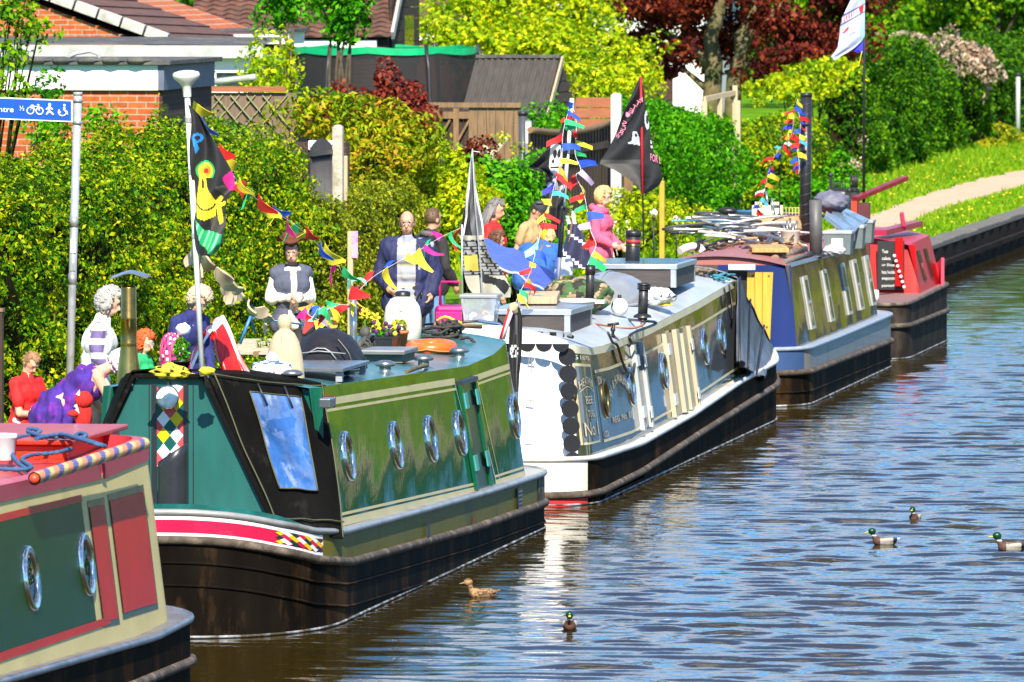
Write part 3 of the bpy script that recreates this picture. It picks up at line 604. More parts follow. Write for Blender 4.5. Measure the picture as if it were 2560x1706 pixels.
# house with the brick gable (top left)
yg = 131.0; E = UP(425, 106, yg); T = UP(110, -8, yg); d = (T - E); Rg = E + d * 2.6; yr = SP(628, 100, E.x).y
o = thing('brick_house', 'brick house with a stepped grey verge and dark tiled roof at the top left', 'house', (Rg.x, yg + 4, GZ))
MB().prism([(Rg.x - 5, GZ - .1), (E.x - .12, GZ - .1), (E.x - .12, E.z - .12), (Rg.x, Rg.z - .12), (Rg.x - 5, Rg.z - 1.5)], lambda p, q: Vector((p[0], q, p[1])), yg, yr + 4).build('wall', M_brick, o)
r = MB(); courses(r, (E.x + .1, yg - .05, E.z + .0), (E.x + .1, yr, E.z - .12), (Rg.x - E.x, 0, Rg.z - E.z), 13, 0.0);
for i in range(1, 13):
 p = Vector((E.x + .1, yg, E.z)) + (Rg - E) * (i / 13)
r.build('roof', M_tile, o)
v = MB()
for i in range(14):
 a, b = E + (Rg - E) * (i / 14 + .003), E + (Rg - E) * ((i + 1) / 14 - .003); v.beam(a + Vector((0, -.10, .05)), b + Vector((0, -.10, .05)), .16, .15, up=(0, 1, 0))
v.build('verge', M_verge, o, .008)
MB().box(E.x + .12, E.x + .22, yg, yr, E.z - .16, E.z - .07).build('gutter', M_black, o)
MB().box(E.x + .3, UP(550, 100, 135).x, 135, 136, E.z - .45, UP(500, 100, 135).z).build('side_window', M_glass, o)
# white flat dormer box beside it
a, b = UP(556, 80, 139), UP(722, 111, 139)
o = thing('flat_dormer', 'long white flat-topped dormer below the brown tiled roof', 'dormer', ((a.x + b.x) / 2, 139, GZ))
MB().box(a.x, b.x, 139, 140.5, b.z, a.z).build('fascia', M_white, o, .01); MB().box(a.x + .15, b.x - .15, 139.1, 140.4, GZ, b.z - .003).build('wall', M_brickd, o); MB().box(a.x - .1, b.x + .1, 138.95, 140.5, a.z + .003, a.z + .05).build('roof', M_felt, o)
# house with the brown pantile roof and dark gable
yE = 150.0; P1 = UP(972, 92, yE); P0 = UP(470, 96, yE); V2 = SP(1008, -2, P1.x + .12); sl_ = Vector((0, V2.y - P1.y, V2.z - P1.z)); up = sl_ * 2.3; yend = SP(1043, 100, P1.x).y
o = thing('tiled_house', 'house with a wavy brown tiled roof and a dark timber gable', 'house', ((P0.x + P1.x) / 2, yE + 3, GZ))
r = MB(); courses(r, (P0.x, yE - .2, P0.z), (P1.x + .1, yE - .2, P1.z), up, 19, .028, .30); r.build('roof', M_tile, o)
zt_ = P1.z + up.z - .3; ym = yE + up.y - .3
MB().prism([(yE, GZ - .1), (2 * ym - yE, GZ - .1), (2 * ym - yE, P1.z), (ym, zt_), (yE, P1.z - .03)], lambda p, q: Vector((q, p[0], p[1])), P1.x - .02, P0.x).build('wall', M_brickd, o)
g = MB()
for i in range(12): g.box(P1.x - .015, P1.x + .03, yE + .15, 2 * ym - yE, P1.z - .5 + i * .2, P1.z - .5 + i * .2 + .19)
g.build('gable_boards', M_woodd, o); MB().beam((P1.x + .1, yE - .22, P1.z + .02), Vector((P1.x + .1, yE - .22, P1.z + .02)) + up, .05, .16).build('verge', M_verge, o)
MB().box(P0.x, P1.x - .2, yE - .12, yE - .02, P1.z - .28, P1.z - .06).build('fascia', M_white, o); MB().box(P1.x + .03, P1.x + .06, yE + 1.4, yE + 2.4, P1.z - .25, P1.z + .35).build('window', M_glass, o)
# next house along
a, b = UP(1036, 72, 166), UP(1165, 78, 166)
o = thing('tiled_house', 'house with only a corner of red-brown roof showing beside the dark gable', 'house', ((a.x + b.x) / 2, 168, GZ))
r = MB(); courses(r, (a.x - .5, 165.8, a.z), (b.x + .6, 165.8, b.z - .02), (0, 5.5, 3.0), 16, .03, .3); r.build('roof', M_tile, o)
MB().box(a.x - .4, b.x + .4, 166, 171, GZ - .1, a.z - .02).build('wall', M_brick, o); MB().box(a.x - .5, b.x + .5, 165.9, 165.98, a.z - .22, a.z - .03).build('fascia', M_white, o)
# white bungalow among the trees
a, b = UP(1430, -20, 195), UP(1760, 86, 195)
o = thing('white_bungalow', 'white bungalow with a dark window glimpsed through the copper beech', 'house', ((a.x + b.x) / 2, 198, GZ))
MB().box(a.x - 4, b.x, 195, 202, GZ - .1, UP(1500, -30, 195).z).build('wall', M_white, o)
MB().box(UP(1448, 0, 195).x, UP(1542, 0, 195).x, 194.96, 194.99, UP(1448, 66, 195).z, UP(1448, -14, 195).z).build('window', glassmat('blue_glass', (.03, .05, .12)), o)
m_ = MB();
for px in (1446, 1492, 1540): m_.box(UP(px, 0, 195).x - .04, UP(px, 0, 195).x + .05, 194.9, 194.95, UP(1448, 68, 195).z, UP(1448, -14, 195).z)
m_.box(UP(1440, 0, 195).x, UP(1548, 0, 195).x, 194.88, 194.95, UP(1448, 76, 195).z, UP(1448, 67, 195).z); m_.build('window_frame', M_white, o)
MB().box(a.x - 4.2, b.x + .2, 194.6, 202.3, UP(1500, -31, 195).z, UP(1500, -45, 195).z).build('roof', M_tile, o)
a, b = UP(1410, 178, 176), UP(1790, 192, 176)
o = thing('garden_wall', 'long white garden wall half hidden behind the shed and beech trunk', 'wall', ((a.x + b.x) / 2, 176, GZ)); MB().box(a.x, b.x - .9, 176, 176.2, GZ - .1, a.z - .03).build('wall', M_brickd, o); MB().box(a.x, b.x - .9, 175.93, 176.27, b.z + .02, a.z).build('coping', M_white, o, .01)
a, b = UP(1150, 66, 172), UP(1300, 86, 172)
o = thing('white_caravan', 'low white caravan roof glimpsed behind the yellow-green tree', 'caravan', ((a.x + b.x) / 2, 173, GZ)); MB().box(a.x, b.x, 172, 174, GZ + .3, a.z).build('body', M_white, o, .15); MB().box(a.x + .2, b.x - .2, 171.97, 171.995, b.z - .7, b.z - .15).build('window', M_glass, o)
c_ = MB()
for q_ in (.3, .7): c_.cyl((a.x + (b.x - a.x) * q_, 172.1, GZ + .28), (a.x + (b.x - a.x) * q_, 172.3, GZ + .28), .28, n=14)
c_.build('wheel', M_black, o)
# far hut at the right edge
a, b = UP(2515, 160, 228), UP(2600, 232, 228)
o = thing('small_hut', 'small pale hut with a brown roof at the far right edge', 'hut', ((a.x + b.x) / 2, 229, GZ)); MB().box(a.x, b.x, 228, 230, GZ - .1, UP(2515, 190, 228).z).build('wall', M_whited, o); MB().prism([(227.8, UP(2515, 190, 228).z + .003), (230.2, UP(2515, 190, 228).z + .003), (229, a.z + .1)], lambda p, q_: Vector((q_, p[0], p[1])), a.x - .15, b.x + .15).build('roof', M_tile, o); MB().box(UP(2535, 0, 228).x, UP(2556, 0, 228).x, 227.96, 227.99, UP(2515, 232, 228).z, UP(2515, 200, 228).z).build('window', M_glass, o)
c = UP(2545, 345, 205); o = thing('pole', 'thin pale pole standing at the far right edge', 'pole', (c.x, 205, GZ)); MB().cyl((c.x, 205, GZ), (c.x, 205, UP(2545, 190, 205).z), .05).build('shaft', M_gfas, o); MB().cyl((c.x, 205, UP(2545, 190, 205).z), (c.x, 205, UP(2545, 183, 205).z), .07).build('cap', M_black, o)
# garden shed
yE = 135.0; P1 = UP(1362, 305, yE); P0 = UP(1150, 285, yE); V2 = SP(1402, 146, P1.x); up = Vector((0, V2.y - P1.y, V2.z - P1.z)); ym = V2.y
o = thing('garden_shed', 'garden shed with a grey corrugated roof beside the trampoline', 'shed', ((P0.x + P1.x) / 2, ym, GZ))
k = int((P1.x - P0.x) / .016); G = []
for j in range(k + 1):
 x = P0.x + (P1.x - P0.x) * j / k; h = .022 * math.sin(x * 2 * math.pi / .098); G.append([Vector((x, yE - .08 + up.y * t_, P1.z + .02 + up.z * t_ + h)) for t_ in (-.04, 0, .5, 1)])
r = MB().grid(G, 0, True); r.grid([[Vector((p.x, p.y, p.z - .012)) for p in row] for row in G], 0, True); r.grid([[Vector((P0.x, ym, V2.z)), Vector((P1.x, ym, V2.z))], [Vector((P0.x, 2 * ym - yE, P1.z)), Vector((P1.x, 2 * ym - yE, P1.z))]], 0, False)
r.build('roof', mat('corrugated_bitumen', (0.058, 0.05, 0.042), 0.9, var=0.25, scale=3, stretch=(8, 1, 1), dirt=(0.07, 0.06, 0.055), dscale=2), o)
MB().beam((P0.x, ym - .06, V2.z + .03), (P1.x, ym - .06, V2.z + .03), .22, .05).build('ridge_cap', M_felt, o)
MB().beam((P1.x + .03, yE - .1, P1.z - .02), (P1.x + .03, ym, V2.z - .02), .03, .12).build('bargeboard', M_pale, o)
MB().prism([(yE, GZ - .1), (2 * ym - yE, GZ - .1), (2 * ym - yE, P1.z), (ym, V2.z - .05), (yE, P1.z)], lambda p, q: Vector((q, p[0], p[1])), P1.x - .03, P0.x + .1).build('wall', M_woodd, o)
b = MB()
for i in range(16):
 zz = GZ + i * .17; y0 = yE if zz < P1.z else yE + (zz - P1.z) / (V2.z - P1.z) * (ym - yE)
 if zz < V2.z - .15: b.box(P1.x - .025, P1.x + .005, y0 + .04, 2 * ym - y0 - .04, zz, zz + .155)
b.build('gable_boards', mat('shed_boards', (0.085, 0.045, 0.025), .85, var=.3, stretch=(1, 1, 6)), o)
# trampoline
yT = 147.0; c = UP(957, 130, yT + 1.6); r_ = (UP(1190, 128, yT + 1.6).x - UP(726, 128, yT + 1.6).x) / 2; zt_ = UP(957, 124, yT).z; zb = 1.05
o = thing('trampoline', 'round trampoline with a black safety net and green top padding', 'trampoline', (c.x, c.y, GZ))
mn, t, p = new_mat('safety_net'); l = t.links.new
tcx = N(t, 'ShaderNodeTexCoord'); s_ = N(t, 'ShaderNodeSeparateXYZ'); l(tcx.outputs['Object'], s_.inputs[0]); p.inputs['Base Color'].default_value = (.012, .012, .014, 1); p.inputs['Roughness'].default_value = .8
n_ = N(t, 'ShaderNodeTexNoise', Scale=2.0, Detail=3.0); l(tcx.outputs['Object'], n_.inputs['Vector']); rr_ = N(t, 'ShaderNodeMapRange'); rr_.inputs[3].default_value = .72; rr_.inputs[4].default_value = .93; l(n_.outputs['Fac'], rr_.inputs[0]); l(rr_.outputs[0], p.inputs['Alpha'])
nb = MB(); G = []
for i in range(97):
 a = 2 * math.pi * i / 96; k_ = 1 - .015 * abs(math.sin(a * 4)); G.append([Vector((c.x + r_ * k_ * math.cos(a), c.y + r_ * k_ * math.sin(a), z_)) for z_ in np.linspace(zb, zt_, 7)])
nb.grid(G); nb.build('safety_net', mn, o)
b = MB(); G = []
for i in range(97):
 a = 2 * math.pi * i / 96; rr2 = r_ * 1.012; sag = .035 * abs(math.sin(a * 4)); G.append([Vector((c.x + rr2 * math.cos(a), c.y + rr2 * math.sin(a), zt_ + z_ - sag)) for z_ in (-.07, -.04, -.03, .03, .05)])
b.grid(G); b.build('rim_padding', M_green, o)
for k in range(6):
 a = 2 * math.pi * (k + .5) / 6 - .42; q1 = Vector((c.x + (r_ + .06) * math.cos(a), c.y + (r_ + .06) * math.sin(a), 0));
 MB().tube([q1 + Vector((.18 * math.cos(a), .18 * math.sin(a), GZ)), q1 + Vector((.14 * math.cos(a), .14 * math.sin(a), 2.0)), q1 + Vector((.06 * math.cos(a), .06 * math.sin(a), zt_ - .35)), q1 + Vector((-.05 * math.cos(a), -.05 * math.sin(a), zt_ + .08))], .035, 8).build('pole', M_black, o)
b = MB().lathe((c.x, c.y, 0), [(0, zb), (r_ - .05, zb), (r_ + .1, zb - .03), (r_ + .1, zb - .10), (r_ - .05, zb - .08), (0, zb - .02)], 48); b.build('bed', M_black, o)
def post(name, label, px, ytop, x, w, m, cap=None, zb=GZ, cat='post', yy=None):
 P = SP(px, ytop, x) if yy is None else UP(px, ytop, yy); o = thing(name, label, cat, (P.x, P.y, zb)); b = MB(); b.box(P.x - w / 2, P.x + w / 2, P.y - w / 2, P.y + w / 2, zb - .1, P.z); b.build('shaft', m, o, .012)
 if cap: MB().ell((P.x, P.y, P.z), (w * .5, w * .5, .03), n=12, m=6).build('cap', m, o)
 return o
post('gate_post', 'rounded concrete post beside the black iron gate', 845, 318, -17.05, .125, M_conc, True)
post('fence_post', 'slim pale timber post just right of the rounded concrete gate post', 863, 390, -17.0, .06, M_pale)
post('fence_post', 'thick white concrete post between the dark fence and the skull flag', 1541, 238, -17.05, .15, M_whited, True)
post('fence_post', 'pale wooden post at the right end of the vivid green hedge', 1843, 252, -17.1, .11, M_pale)
post('fence_post', 'weathered short post stump under the blossom hedge', 2436, 312, -18.65, .22, M_wood)
post('fence_post', 'weathered stub post behind the black notice boards', 2107, 408, -17.6, .22, M_wood)
post('fence_post', 'brown fence post right of the white concrete post', 1572, 300, -17.15, .14, M_wood)
post('fence_post', 'brown fence post under the big black flag', 1632, 330, -17.15, .09, M_wood)
post('garden_stake', 'yellow timber stake standing in the weeds left of the vivid hedge', 1655, 452, -16.1, .075, mat('yellow_stake', (.46, .30, .03), .7), cat='stake')
post('garden_stake', 'grey stake among the bronze shrub left of the plank panel', 1042, 375, -17.4, .07, M_wood, cat='stake')
# iron gate
a, b = SP(776, 360, -17.12), SP(838, 360, -17.08); zt_ = a.z
o = thing('iron_gate', 'narrow black iron gate with upright bars beside the concrete gate post', 'gate', (a.x, (a.y + b.y) / 2, GZ)); g_ = MB(); n = 17
for i in range(n):
 y = a.y + (b.y - a.y) * (i + .5) / n; g_.cyl((a.x, y, GZ + .1), (a.x, y, zt_ - .05 + .1 * math.sin(math.pi * (i + .5) / n)), .013, n=6)
g_.build('bars', M_black, o); f_ = MB()
for z_ in (GZ + .15, GZ + 1.2, zt_ - .15): f_.box(a.x - .02, a.x + .02, a.y, b.y, z_, z_ + .05)
f_.split('frame_bar', M_black, o)
a, b = UP(770, 352, 103.6), UP(842, 376, 103.6); o = thing('gate_lintel', 'white rendered lintel behind the iron gate', 'lintel', ((a.x + b.x) / 2, 103.7, GZ)); MB().box(a.x, b.x, 103.6, 103.8, b.z, a.z).build('beam', M_white, o, .01); lg = MB(); lg.box(a.x - .25, a.x, 103.58, 103.82, GZ, a.z - .02); lg.box(b.x, b.x + .12, 103.58, 103.82, GZ, a.z - .02); lg.build('jamb', M_brickd, o)
# timber panels
def planks(mb, a, b, y, zb, w=.15, gap=.008, th=.025, R=random.Random(3), tilt=0):
 x = a.x
 while x < b.x - .02:
  w_ = min(w, b.x - x); t_ = (x - a.x) / (b.x - a.x); mb.box(x, x + w_ - gap, y, y + th + R.uniform(0, .01), zb, a.z + (b.z - a.z) * t_ + R.uniform(-.012, .012)); x += w_
a, b = UP(1172, 262, 124), UP(1303, 262, 124)
o = thing('plank_panel', 'sunlit weathered plank panel left of the black downpipe', 'fence', ((a.x + b.x) / 2, 124, GZ)); p_ = MB(); planks(p_, a, b, 124, UP(1240, 408, 124).z, .13); p_.build('boards', M_wood, o); MB().box(a.x - .9, b.x, 123.95, 123.995, a.z - .04, a.z + .03).build('top_rail', M_wood, o); lg = MB()
for x in (a.x + .05, b.x - .05): lg.box(x - .04, x + .04, 124.05, 124.12, GZ - .05, a.z - .1)
lg.build('posts', M_woodd, o)
a, b = UP(1083, 262, 125.5), UP(1180, 275, 125.5); zb = UP(1100, 400, 125.5).z
o = thing('timber_gate', 'dark braced timber gate left of the sunlit plank panel', 'gate', ((a.x + b.x) / 2, 125.5, GZ)); p_ = MB(); planks(p_, a, b, 125.5, zb - .8, .11); p_.build('boards', M_woodd, o); br = MB(); w_ = b.x - a.x
for z_ in (zb - .6, zb + .1, a.z - .2): br.box(a.x, b.x, 125.44, 125.495, z_, z_ + .1)
for s0 in (0, .5): br.beam((a.x + w_ * s0, 125.46, zb + .12), (a.x + w_ * (s0 + .45), 125.46, a.z - .22), .03, .09, up=(0, 1, 0)); br.box(a.x + w_ * s0 + .02, a.x + w_ * s0 + .10, 125.43, 125.49, zb - .5, a.z - .05)
br.build('braces', M_wood, o)
a = UP(1307, 276, 122.6); o = thing('downpipe', 'black downpipe at the right edge of the sunlit plank panel', 'pipe', (a.x, 122.6, GZ)); p_ = MB(); p_.cyl((a.x, 122.6, GZ), (a.x, 122.6, a.z), .06); p_.build('pipe', mat('grey_black_pipe', (.06, .065, .075), .4), o); cl_ = MB()
for z_ in (a.z - .02, a.z - .5, GZ + .7): cl_.cyl((a.x, 122.6, z_ - .05), (a.x, 122.6, z_), .072)
cl_.split('collar', M_black, o)
a, b = UP(1313, 302, 122), UP(1329, 418, 122); o = thing('notice_strip', 'narrow grey notice board strip beside the black downpipe', 'notice', ((a.x + b.x) / 2, 122, GZ)); MB().box(a.x, b.x, 122, 122.03, b.z, a.z).build('board', mat('notice_grey', (.20, .19, .22), .5), o); MB().box(a.x + .01, b.x - .01, 121.99, 121.996, a.z - .32, a.z - .02).build('paper', M_white, o); MB().box(a.x + .03, a.x + .06, 122.03, 122.07, GZ, a.z - .1).build('leg', M_black, o)
# dark fence along the path
X = -17.25; ya, yb = SP(1325, 300, X).y, SP(1560, 300, X).y; zt_ = 2.62
o = thing('board_fence', 'long dark board fence with a sagging top edge behind the people', 'fence', (X, (ya + yb) / 2, GZ)); p_ = MB(); n = 62
for i in range(n):
 y = ya + (yb - ya) * i / n; p_.box(X - .03 - .012 * (i % 2), X - .006 - .012 * (i % 2), y + .004, y + (yb - ya) / n, GZ - .05, zt_ - .12 * math.sin(math.pi * i / n) - .02 * (i % 3 == 0))
p_.build('boards', M_woodd, o); p_ = MB()
for z_ in (GZ + .35, zt_ - .4): p_.box(X + .0, X + .04, ya, yb, z_, z_ + .09)
p_.build('rails', M_woodd, o); p_ = MB(); p_.tube([(X, ya + (yb - ya) * i / 20, zt_ + .02 - .12 * math.sin(math.pi * i / 20)) for i in range(21)], .045, 8); p_.build('capping', M_wood, o)
a, b = UP(1440, 244, 131), UP(1532, 308, 131); o = thing('slatted_fence', 'short red-brown slatted fence panel below the shed gable', 'fence', ((a.x + b.x) / 2, 131, GZ)); p_ = MB()
for i in range(9): p_.box(a.x, b.x, 131 + .01 * (i % 2), 131.03, a.z - .16 * i - .145, a.z - .16 * i)
p_.build('slats', M_woodr, o); MB().box(a.x - .04, a.x + .04, 131.04, 131.1, GZ, a.z - .05).build('post', M_wood, o)
# trellis by the garage
yP = 111.5; a, b = UP(510, 232, yP), UP(742, 232, yP); o = thing('trellis_panel', 'brown panel with a pale diamond trellis right of the garage', 'fence', ((a.x + b.x) / 2, yP, GZ)); MB().box(a.x, b.x, yP, yP + .04, GZ, a.z).build('panel', mat('brown_panel', (.16, .11, .075), .9, var=.25, stretch=(5, 1, .6)), o)
MB().box(UP(524, 0, yP).x, UP(716, 0, yP).x, yP - .06, yP - .005, UP(524, 230, yP).z, UP(524, 216, yP).z).build('top_rail', M_woodr, o); p_ = MB(); w_ = UP(690, 0, yP).x - UP(530, 0, yP).x
for i in range(5):
 x = UP(528, 0, yP).x + w_ * i / 4;
 for s_ in (-1, 1): p_.beam((x - .16 * s_, yP - .03 - .012 * s_, a.z - .03), (x + .2 * s_, yP - .03 - .012 * s_, a.z - .45), .012, .03, up=(0, 1, 0))
p_.build('trellis', mat('trellis_green', (.27, .27, .13), .8), o)
# pruned stubs
for px, yt, lab in ((1227, 375, 'pale pruned tree stub with forked top'), (1271, 402, 'pale pruned tree stub cut off flat, the shorter of two')):
 a = SP(px, yt, -17.3); o = thing('pruned_stub', lab, 'tree stub', (a.x, a.y, GZ)); b = MB(); b.tube([(a.x, a.y, GZ), (a.x + .02, a.y, (GZ + a.z) / 2), (a.x, a.y, a.z)], [.075, .065, .055], 9)
 if 'fork' in lab: b.tube([(a.x, a.y, a.z - .15), (a.x + .10, a.y, a.z + .02), (a.x + .22, a.y + .05, a.z + .16)], [.05, .04, .03], 8); b.tube([(a.x, a.y, a.z - .1), (a.x - .09, a.y, a.z + .06)], [.045, .03], 8)
 b.build('trunk', mat('pruned_bark', (.40, .34, .22), .9, var=.2), o); P, Nn = clumps([((a.x + .15, a.y, a.z + .15), (.2, .15, .1))], 160, 5); leaf_mesh('sprouts', P, Nn, .06, LF['yellow'], o)
# beech fence rail
a, b = SP(1762, 248, -17.6), SP(1838, 232, -17.3); o = thing('rail_fence', 'short pale rail fence above the vivid green hedge', 'fence', ((a.x + b.x) / 2, (a.y + b.y) / 2, GZ)); MB().beam(a, b, .05, .08).build('rail', M_pale, o); p_ = MB()
for t_ in (0, .5, 1): c = a + (b - a) * t_; p_.box(c.x - .04, c.x + .04, c.y - .04, c.y + .04, GZ, c.z + (.12 if t_ == 1 else -.04))
p_.build('posts', M_pale, o)
# ------------------------------------------------------------------ narrowboats
CX = -12.04
def itp(T): return (lambda y: float(np.interp(y, [a for a, _ in T], [b for _, b in T])))
class Outline:
 """plan of a hull or cabin: straight sides, superellipse ends; measured by arc length s down the water side"""
 def __init__(s, y0, y1, hw, l0, p0, l1, p1, k=40):
  P = []
  for i in range(k + 1):
   a = math.pi / 2 * i / k; P.append((hw * math.sin(a) ** (2 / p0), y0 + l0 * (1 - math.cos(a) ** (2 / p0))))
  n = max(2, int((y1 - l1 - y0 - l0) / .35))
  for i in range(1, n): P.append((hw, y0 + l0 + (y1 - l1 - y0 - l0) * i / n))
  for i in range(k + 1):
   a = math.pi / 2 * (1 - i / k); P.append((hw * math.sin(a) ** (2 / p1), y1 - l1 * (1 - math.cos(a) ** (2 / p1))))
  s.P = P; s.S = [0]
  for (a, b), (c, d) in zip(P, P[1:]): s.S.append(s.S[-1] + math.hypot(c - a, d - b))
  s.y0, s.y1, s.hw = y0, y1, hw
 def at(s, q): return float(np.interp(q, s.S, [a for a, _ in s.P])), float(np.interp(q, s.S, [b for _, b in s.P]))
 def nrm(s, q):
  a, b = s.at(q - .02), s.at(q + .02); d = Vector((b[0] - a[0], b[1] - a[1])).normalized(); return Vector((d.y, -d.x, 0))
 def at(s, q):
  sg = 1 if q >= 0 else -1; q = abs(q)
  return sg * float(np.interp(q, s.S, [a for a, _ in s.P])), float(np.interp(q, s.S, [b for _, b in s.P]))
 def qpx(s, px, f):                                   # arc length whose point f(q) is sighted at column px
  lo, hi = .02, s.S[-1] * .9
  for q in np.arange(.05, s.S[-1] * .9, .02):
   if proj(f(q))[0] >= px: return float(q)
  return hi
 def sy(s, y):                                        # arc length where the water side reaches this y
  k = len(s.P) // 2; best = None
  return float(np.interp(y, [b for _, b in s.P], s.S))
 def w(s, y): return float(np.interp(y, [b for _, b in s.P], [a for a, _ in s.P]))
class Boat:
 def __init__(s, name, label, y0, y1, hull_ends, zg, zs, yc0, yc1, cab_ends, zr, tum=.15, camb=.08, hwc=.93, hw=1.04):
  s.zg, s.zs, s.zr = itp(zg), itp(zs), itp(zr); s.tum, s.camb = tum, camb
  s.H = Outline(y0, y1, hw, *hull_ends); s.C = Outline(yc0, yc1, hwc, *cab_ends); s.yc0, s.yc1 = yc0, yc1
  s.o = thing(name, label, 'narrowboat', (CX, (y0 + y1) / 2, 0))
 def hull(s, m_low, m_band, m_strake, m_gun, m_deck, flare=0.0, lines=()):
  P = s.H.P; o = s.o
  def ring(sg, zf, extra=0): return [Vector((CX + sg * (a + (extra if a > .02 else 0)), b, zf(b))) for a, b in P]
  for nm, lv, m in (('hull', [lambda y: -.5, lambda y: -.12, lambda y: .0, lambda y: .1, lambda y: s.zs(y) * .6 + .02, s.zs], m_low), ('hull_band', [s.zs, lambda y: (s.zs(y) + s.zg(y)) / 2, s.zg], m_band)):
   b = MB()
   for sg in (1, -1):
    G = [ring(sg, f) for f in lv]; b.grid(G if sg > 0 else [r[::-1] for r in G])
   b.build(nm, m, o)
  loop = lambda zf, ex: [Vector((CX + (a + ex * min(1, a / .2)), b, zf(b))) for a, b in P] + [Vector((CX - (a + ex * min(1, a / .2)), b, zf(b))) for a, b in P[::-1][1:-1]]
  MB().tube(loop(s.zs, .012), .036, 8, closed=True).build('rubbing_strake', m_strake, o)
  MB().tube(loop(lambda y: .012, .004), .012, 5, closed=True).build('waterline_scum', M_scum, o)
  for dz in lines: MB().tube(loop(lambda y: s.zs(y) - dz, .004), .012, 6, closed=True).build('hull_rib', M_bitw, o)
  MB().tube(loop(lambda y: s.zg(y) - .012, .004), .026, 8, closed=True).build('gunwale_edge', m_gun, o)
  b = MB(); b.grid([ring(1, s.zg, -.012), ring(-1, s.zg, -.012)], 0, False); b.build('deck', m_deck, o)
 def side(s, q, t, off=0.0, sg=1):
  """point on the cabin side: arc length q, t from gunwale (0) to roof edge (1)"""
  a, y = s.C.at(q); n = s.C.nrm(q); g, r = s.zg(y), s.zr(y); z = g + (r - g) * t; k = s.tum * t
  return Vector((CX + sg * (a + n.x * (off - k)), y + n.y * (off - k), z))
 def sq(s, y): return s.C.sy(y)
 def tz(s, y, z): return (z - s.zg(y)) / (s.zr(y) - s.zg(y))
 def cabin(s, m_side, m_roof, m_end=None):
  S = s.C.S; n = 8; b = MB(); s.rim = []
  for sg in (1, -1):
   G = [[s.side(q, i / n, 0, sg) for q in S] for i in range(n + 1)]; b.grid(G if sg > 0 else [r[::-1] for r in G]); s.rim.append(G[-1])
  b.build('cabin', m_side, s.o)
  r = MB(); A, B_ = s.rim; m = 9; G = []
  for i in range(m):
   f = i / (m - 1); G.append([Vector((a.x + (c.x - a.x) * f, a.y, a.z + s.camb * (1 - (2 * f - 1) ** 2) * min(1, abs(a.x - c.x) / 1.2))) for a, c in zip(A, B_)])
  r.grid(G); r.build('roof', m_roof, s.o)
 def patch(s, mb, q0, q1, t0, t1, off=.004, mat=0, n=None, mt=2):
  f0 = t0 if callable(t0) else (lambda q: t0); f1 = t1 if callable(t1) else (lambda q: t1); n = n or max(2, int((q1 - q0) / .12))
  G = []
  for j in range(mt + 1):
   G.append([s.side(q0 + (q1 - q0) * i / n, f0(q0 + (q1 - q0) * i / n) * (1 - j / mt) + f1(q0 + (q1 - q0) * i / n) * j / mt, off) for i in range(n + 1)])
  mb.grid(G); return mb
 def hpatch(s, mb, q0, q1, f0, f1, off=.004, mat=0, n=None):
  """paint on the hull band: f 0 at the strake, 1 at the gunwale"""
  n = n or max(2, int((q1 - q0) / .06)); G = []
  for f in (0, 1):
   row = []
   for i in range(n + 1):
    q = q0 + (q1 - q0) * i / n; a, y = s.H.at(q); nn = s.H.nrm(q); k = f0 if f == 0 else f1; row.append(Vector((CX + a + nn.x * off, y + nn.y * off, s.zs(y) + (s.zg(y) - s.zs(y)) * k)))
   G.append(row)
  mb.grid(G, mat, False); return mb
 def frame(s, q, t):
  P = s.side(q, t); e = (s.side(q + .02, t) - s.side(q - .02, t)).normalized(); u = (s.side(q, t + .03) - s.side(q, t - .03)).normalized(); n = e.cross(u).normalized()
  return P, Matrix((e, u, n)).transposed()
 def porthole(s, y, z, r=.2, m=None, g=None):
  q = s.sq(y); P, R = s.frame(q, s.tz(y, z)); m = m or M_chrome
  o = MB().lathe(P, [(r * .74, .0), (r * .74, .016), (r * .80, .026), (r * .86, .022), (r * .90, .03), (r * .97, .024), (r, 0)], 28, R=R).build('porthole', m, s.o)
  b = MB(); b.lathe(P, [(0.001, .010), (r * .76, .010)], 24, R=R); b.build('pane', g or M_pglass, o); return o
 def box(s, mb, y0, y1, z0, z1, d0, d1, mat=0):
  """box lying on the cabin side"""
  q0, q1 = s.sq(y0), s.sq(y1); v = []
  for d in (d0, d1):
   for q, z in ((q0, z0), (q1, z0), (q1, z1), (q0, z1)): v.append(s.side(q, s.tz(s.C.at(q)[1], z), d))
  mb.add(v, [(3, 2, 1, 0), (4, 5, 6, 7), (0, 1, 5, 4), (1, 2, 6, 5), (2, 3, 7, 6), (3, 0, 4, 7)], mat); return mb
 def roofz(s, x, y):
  w = s.C.w(y) - s.tum; f = max(-1, min(1, (x - CX) / max(.05, w))); return s.zr(y) + s.camb * (1 - f * f)
 def onroof(s, px, py, it=4):
  z = 1.7
  for _ in range(it):
   P = ZP(px, py, z); z = s.roofz(P.x, min(max(P.y, s.yc0), s.yc1))
  return P
M_chrome = mat('chrome', (0.72, 0.70, 0.66), 0.16, 1.0, var=0.1)
M_brass = mat('brass', (0.42, 0.26, 0.075), 0.28, 1.0, var=0.35, scale=4, dirt=(0.12, 0.07, 0.025), dscale=3, dpos=(.45, .75))
M_pglass = glassmat('porthole_glass', (0.015, 0.02, 0.02), 0.02)
M_bit = mat('hull_blacking', (0.011, 0.0075, 0.005), 0.65, spec=.015, var=0.4, scale=3, dirt=(0.075, 0.042, 0.018), dscale=2.2, dpos=(.5, .75), stretch=(1, 1, .35), bump=0.003, bscale=25, wob=.01)
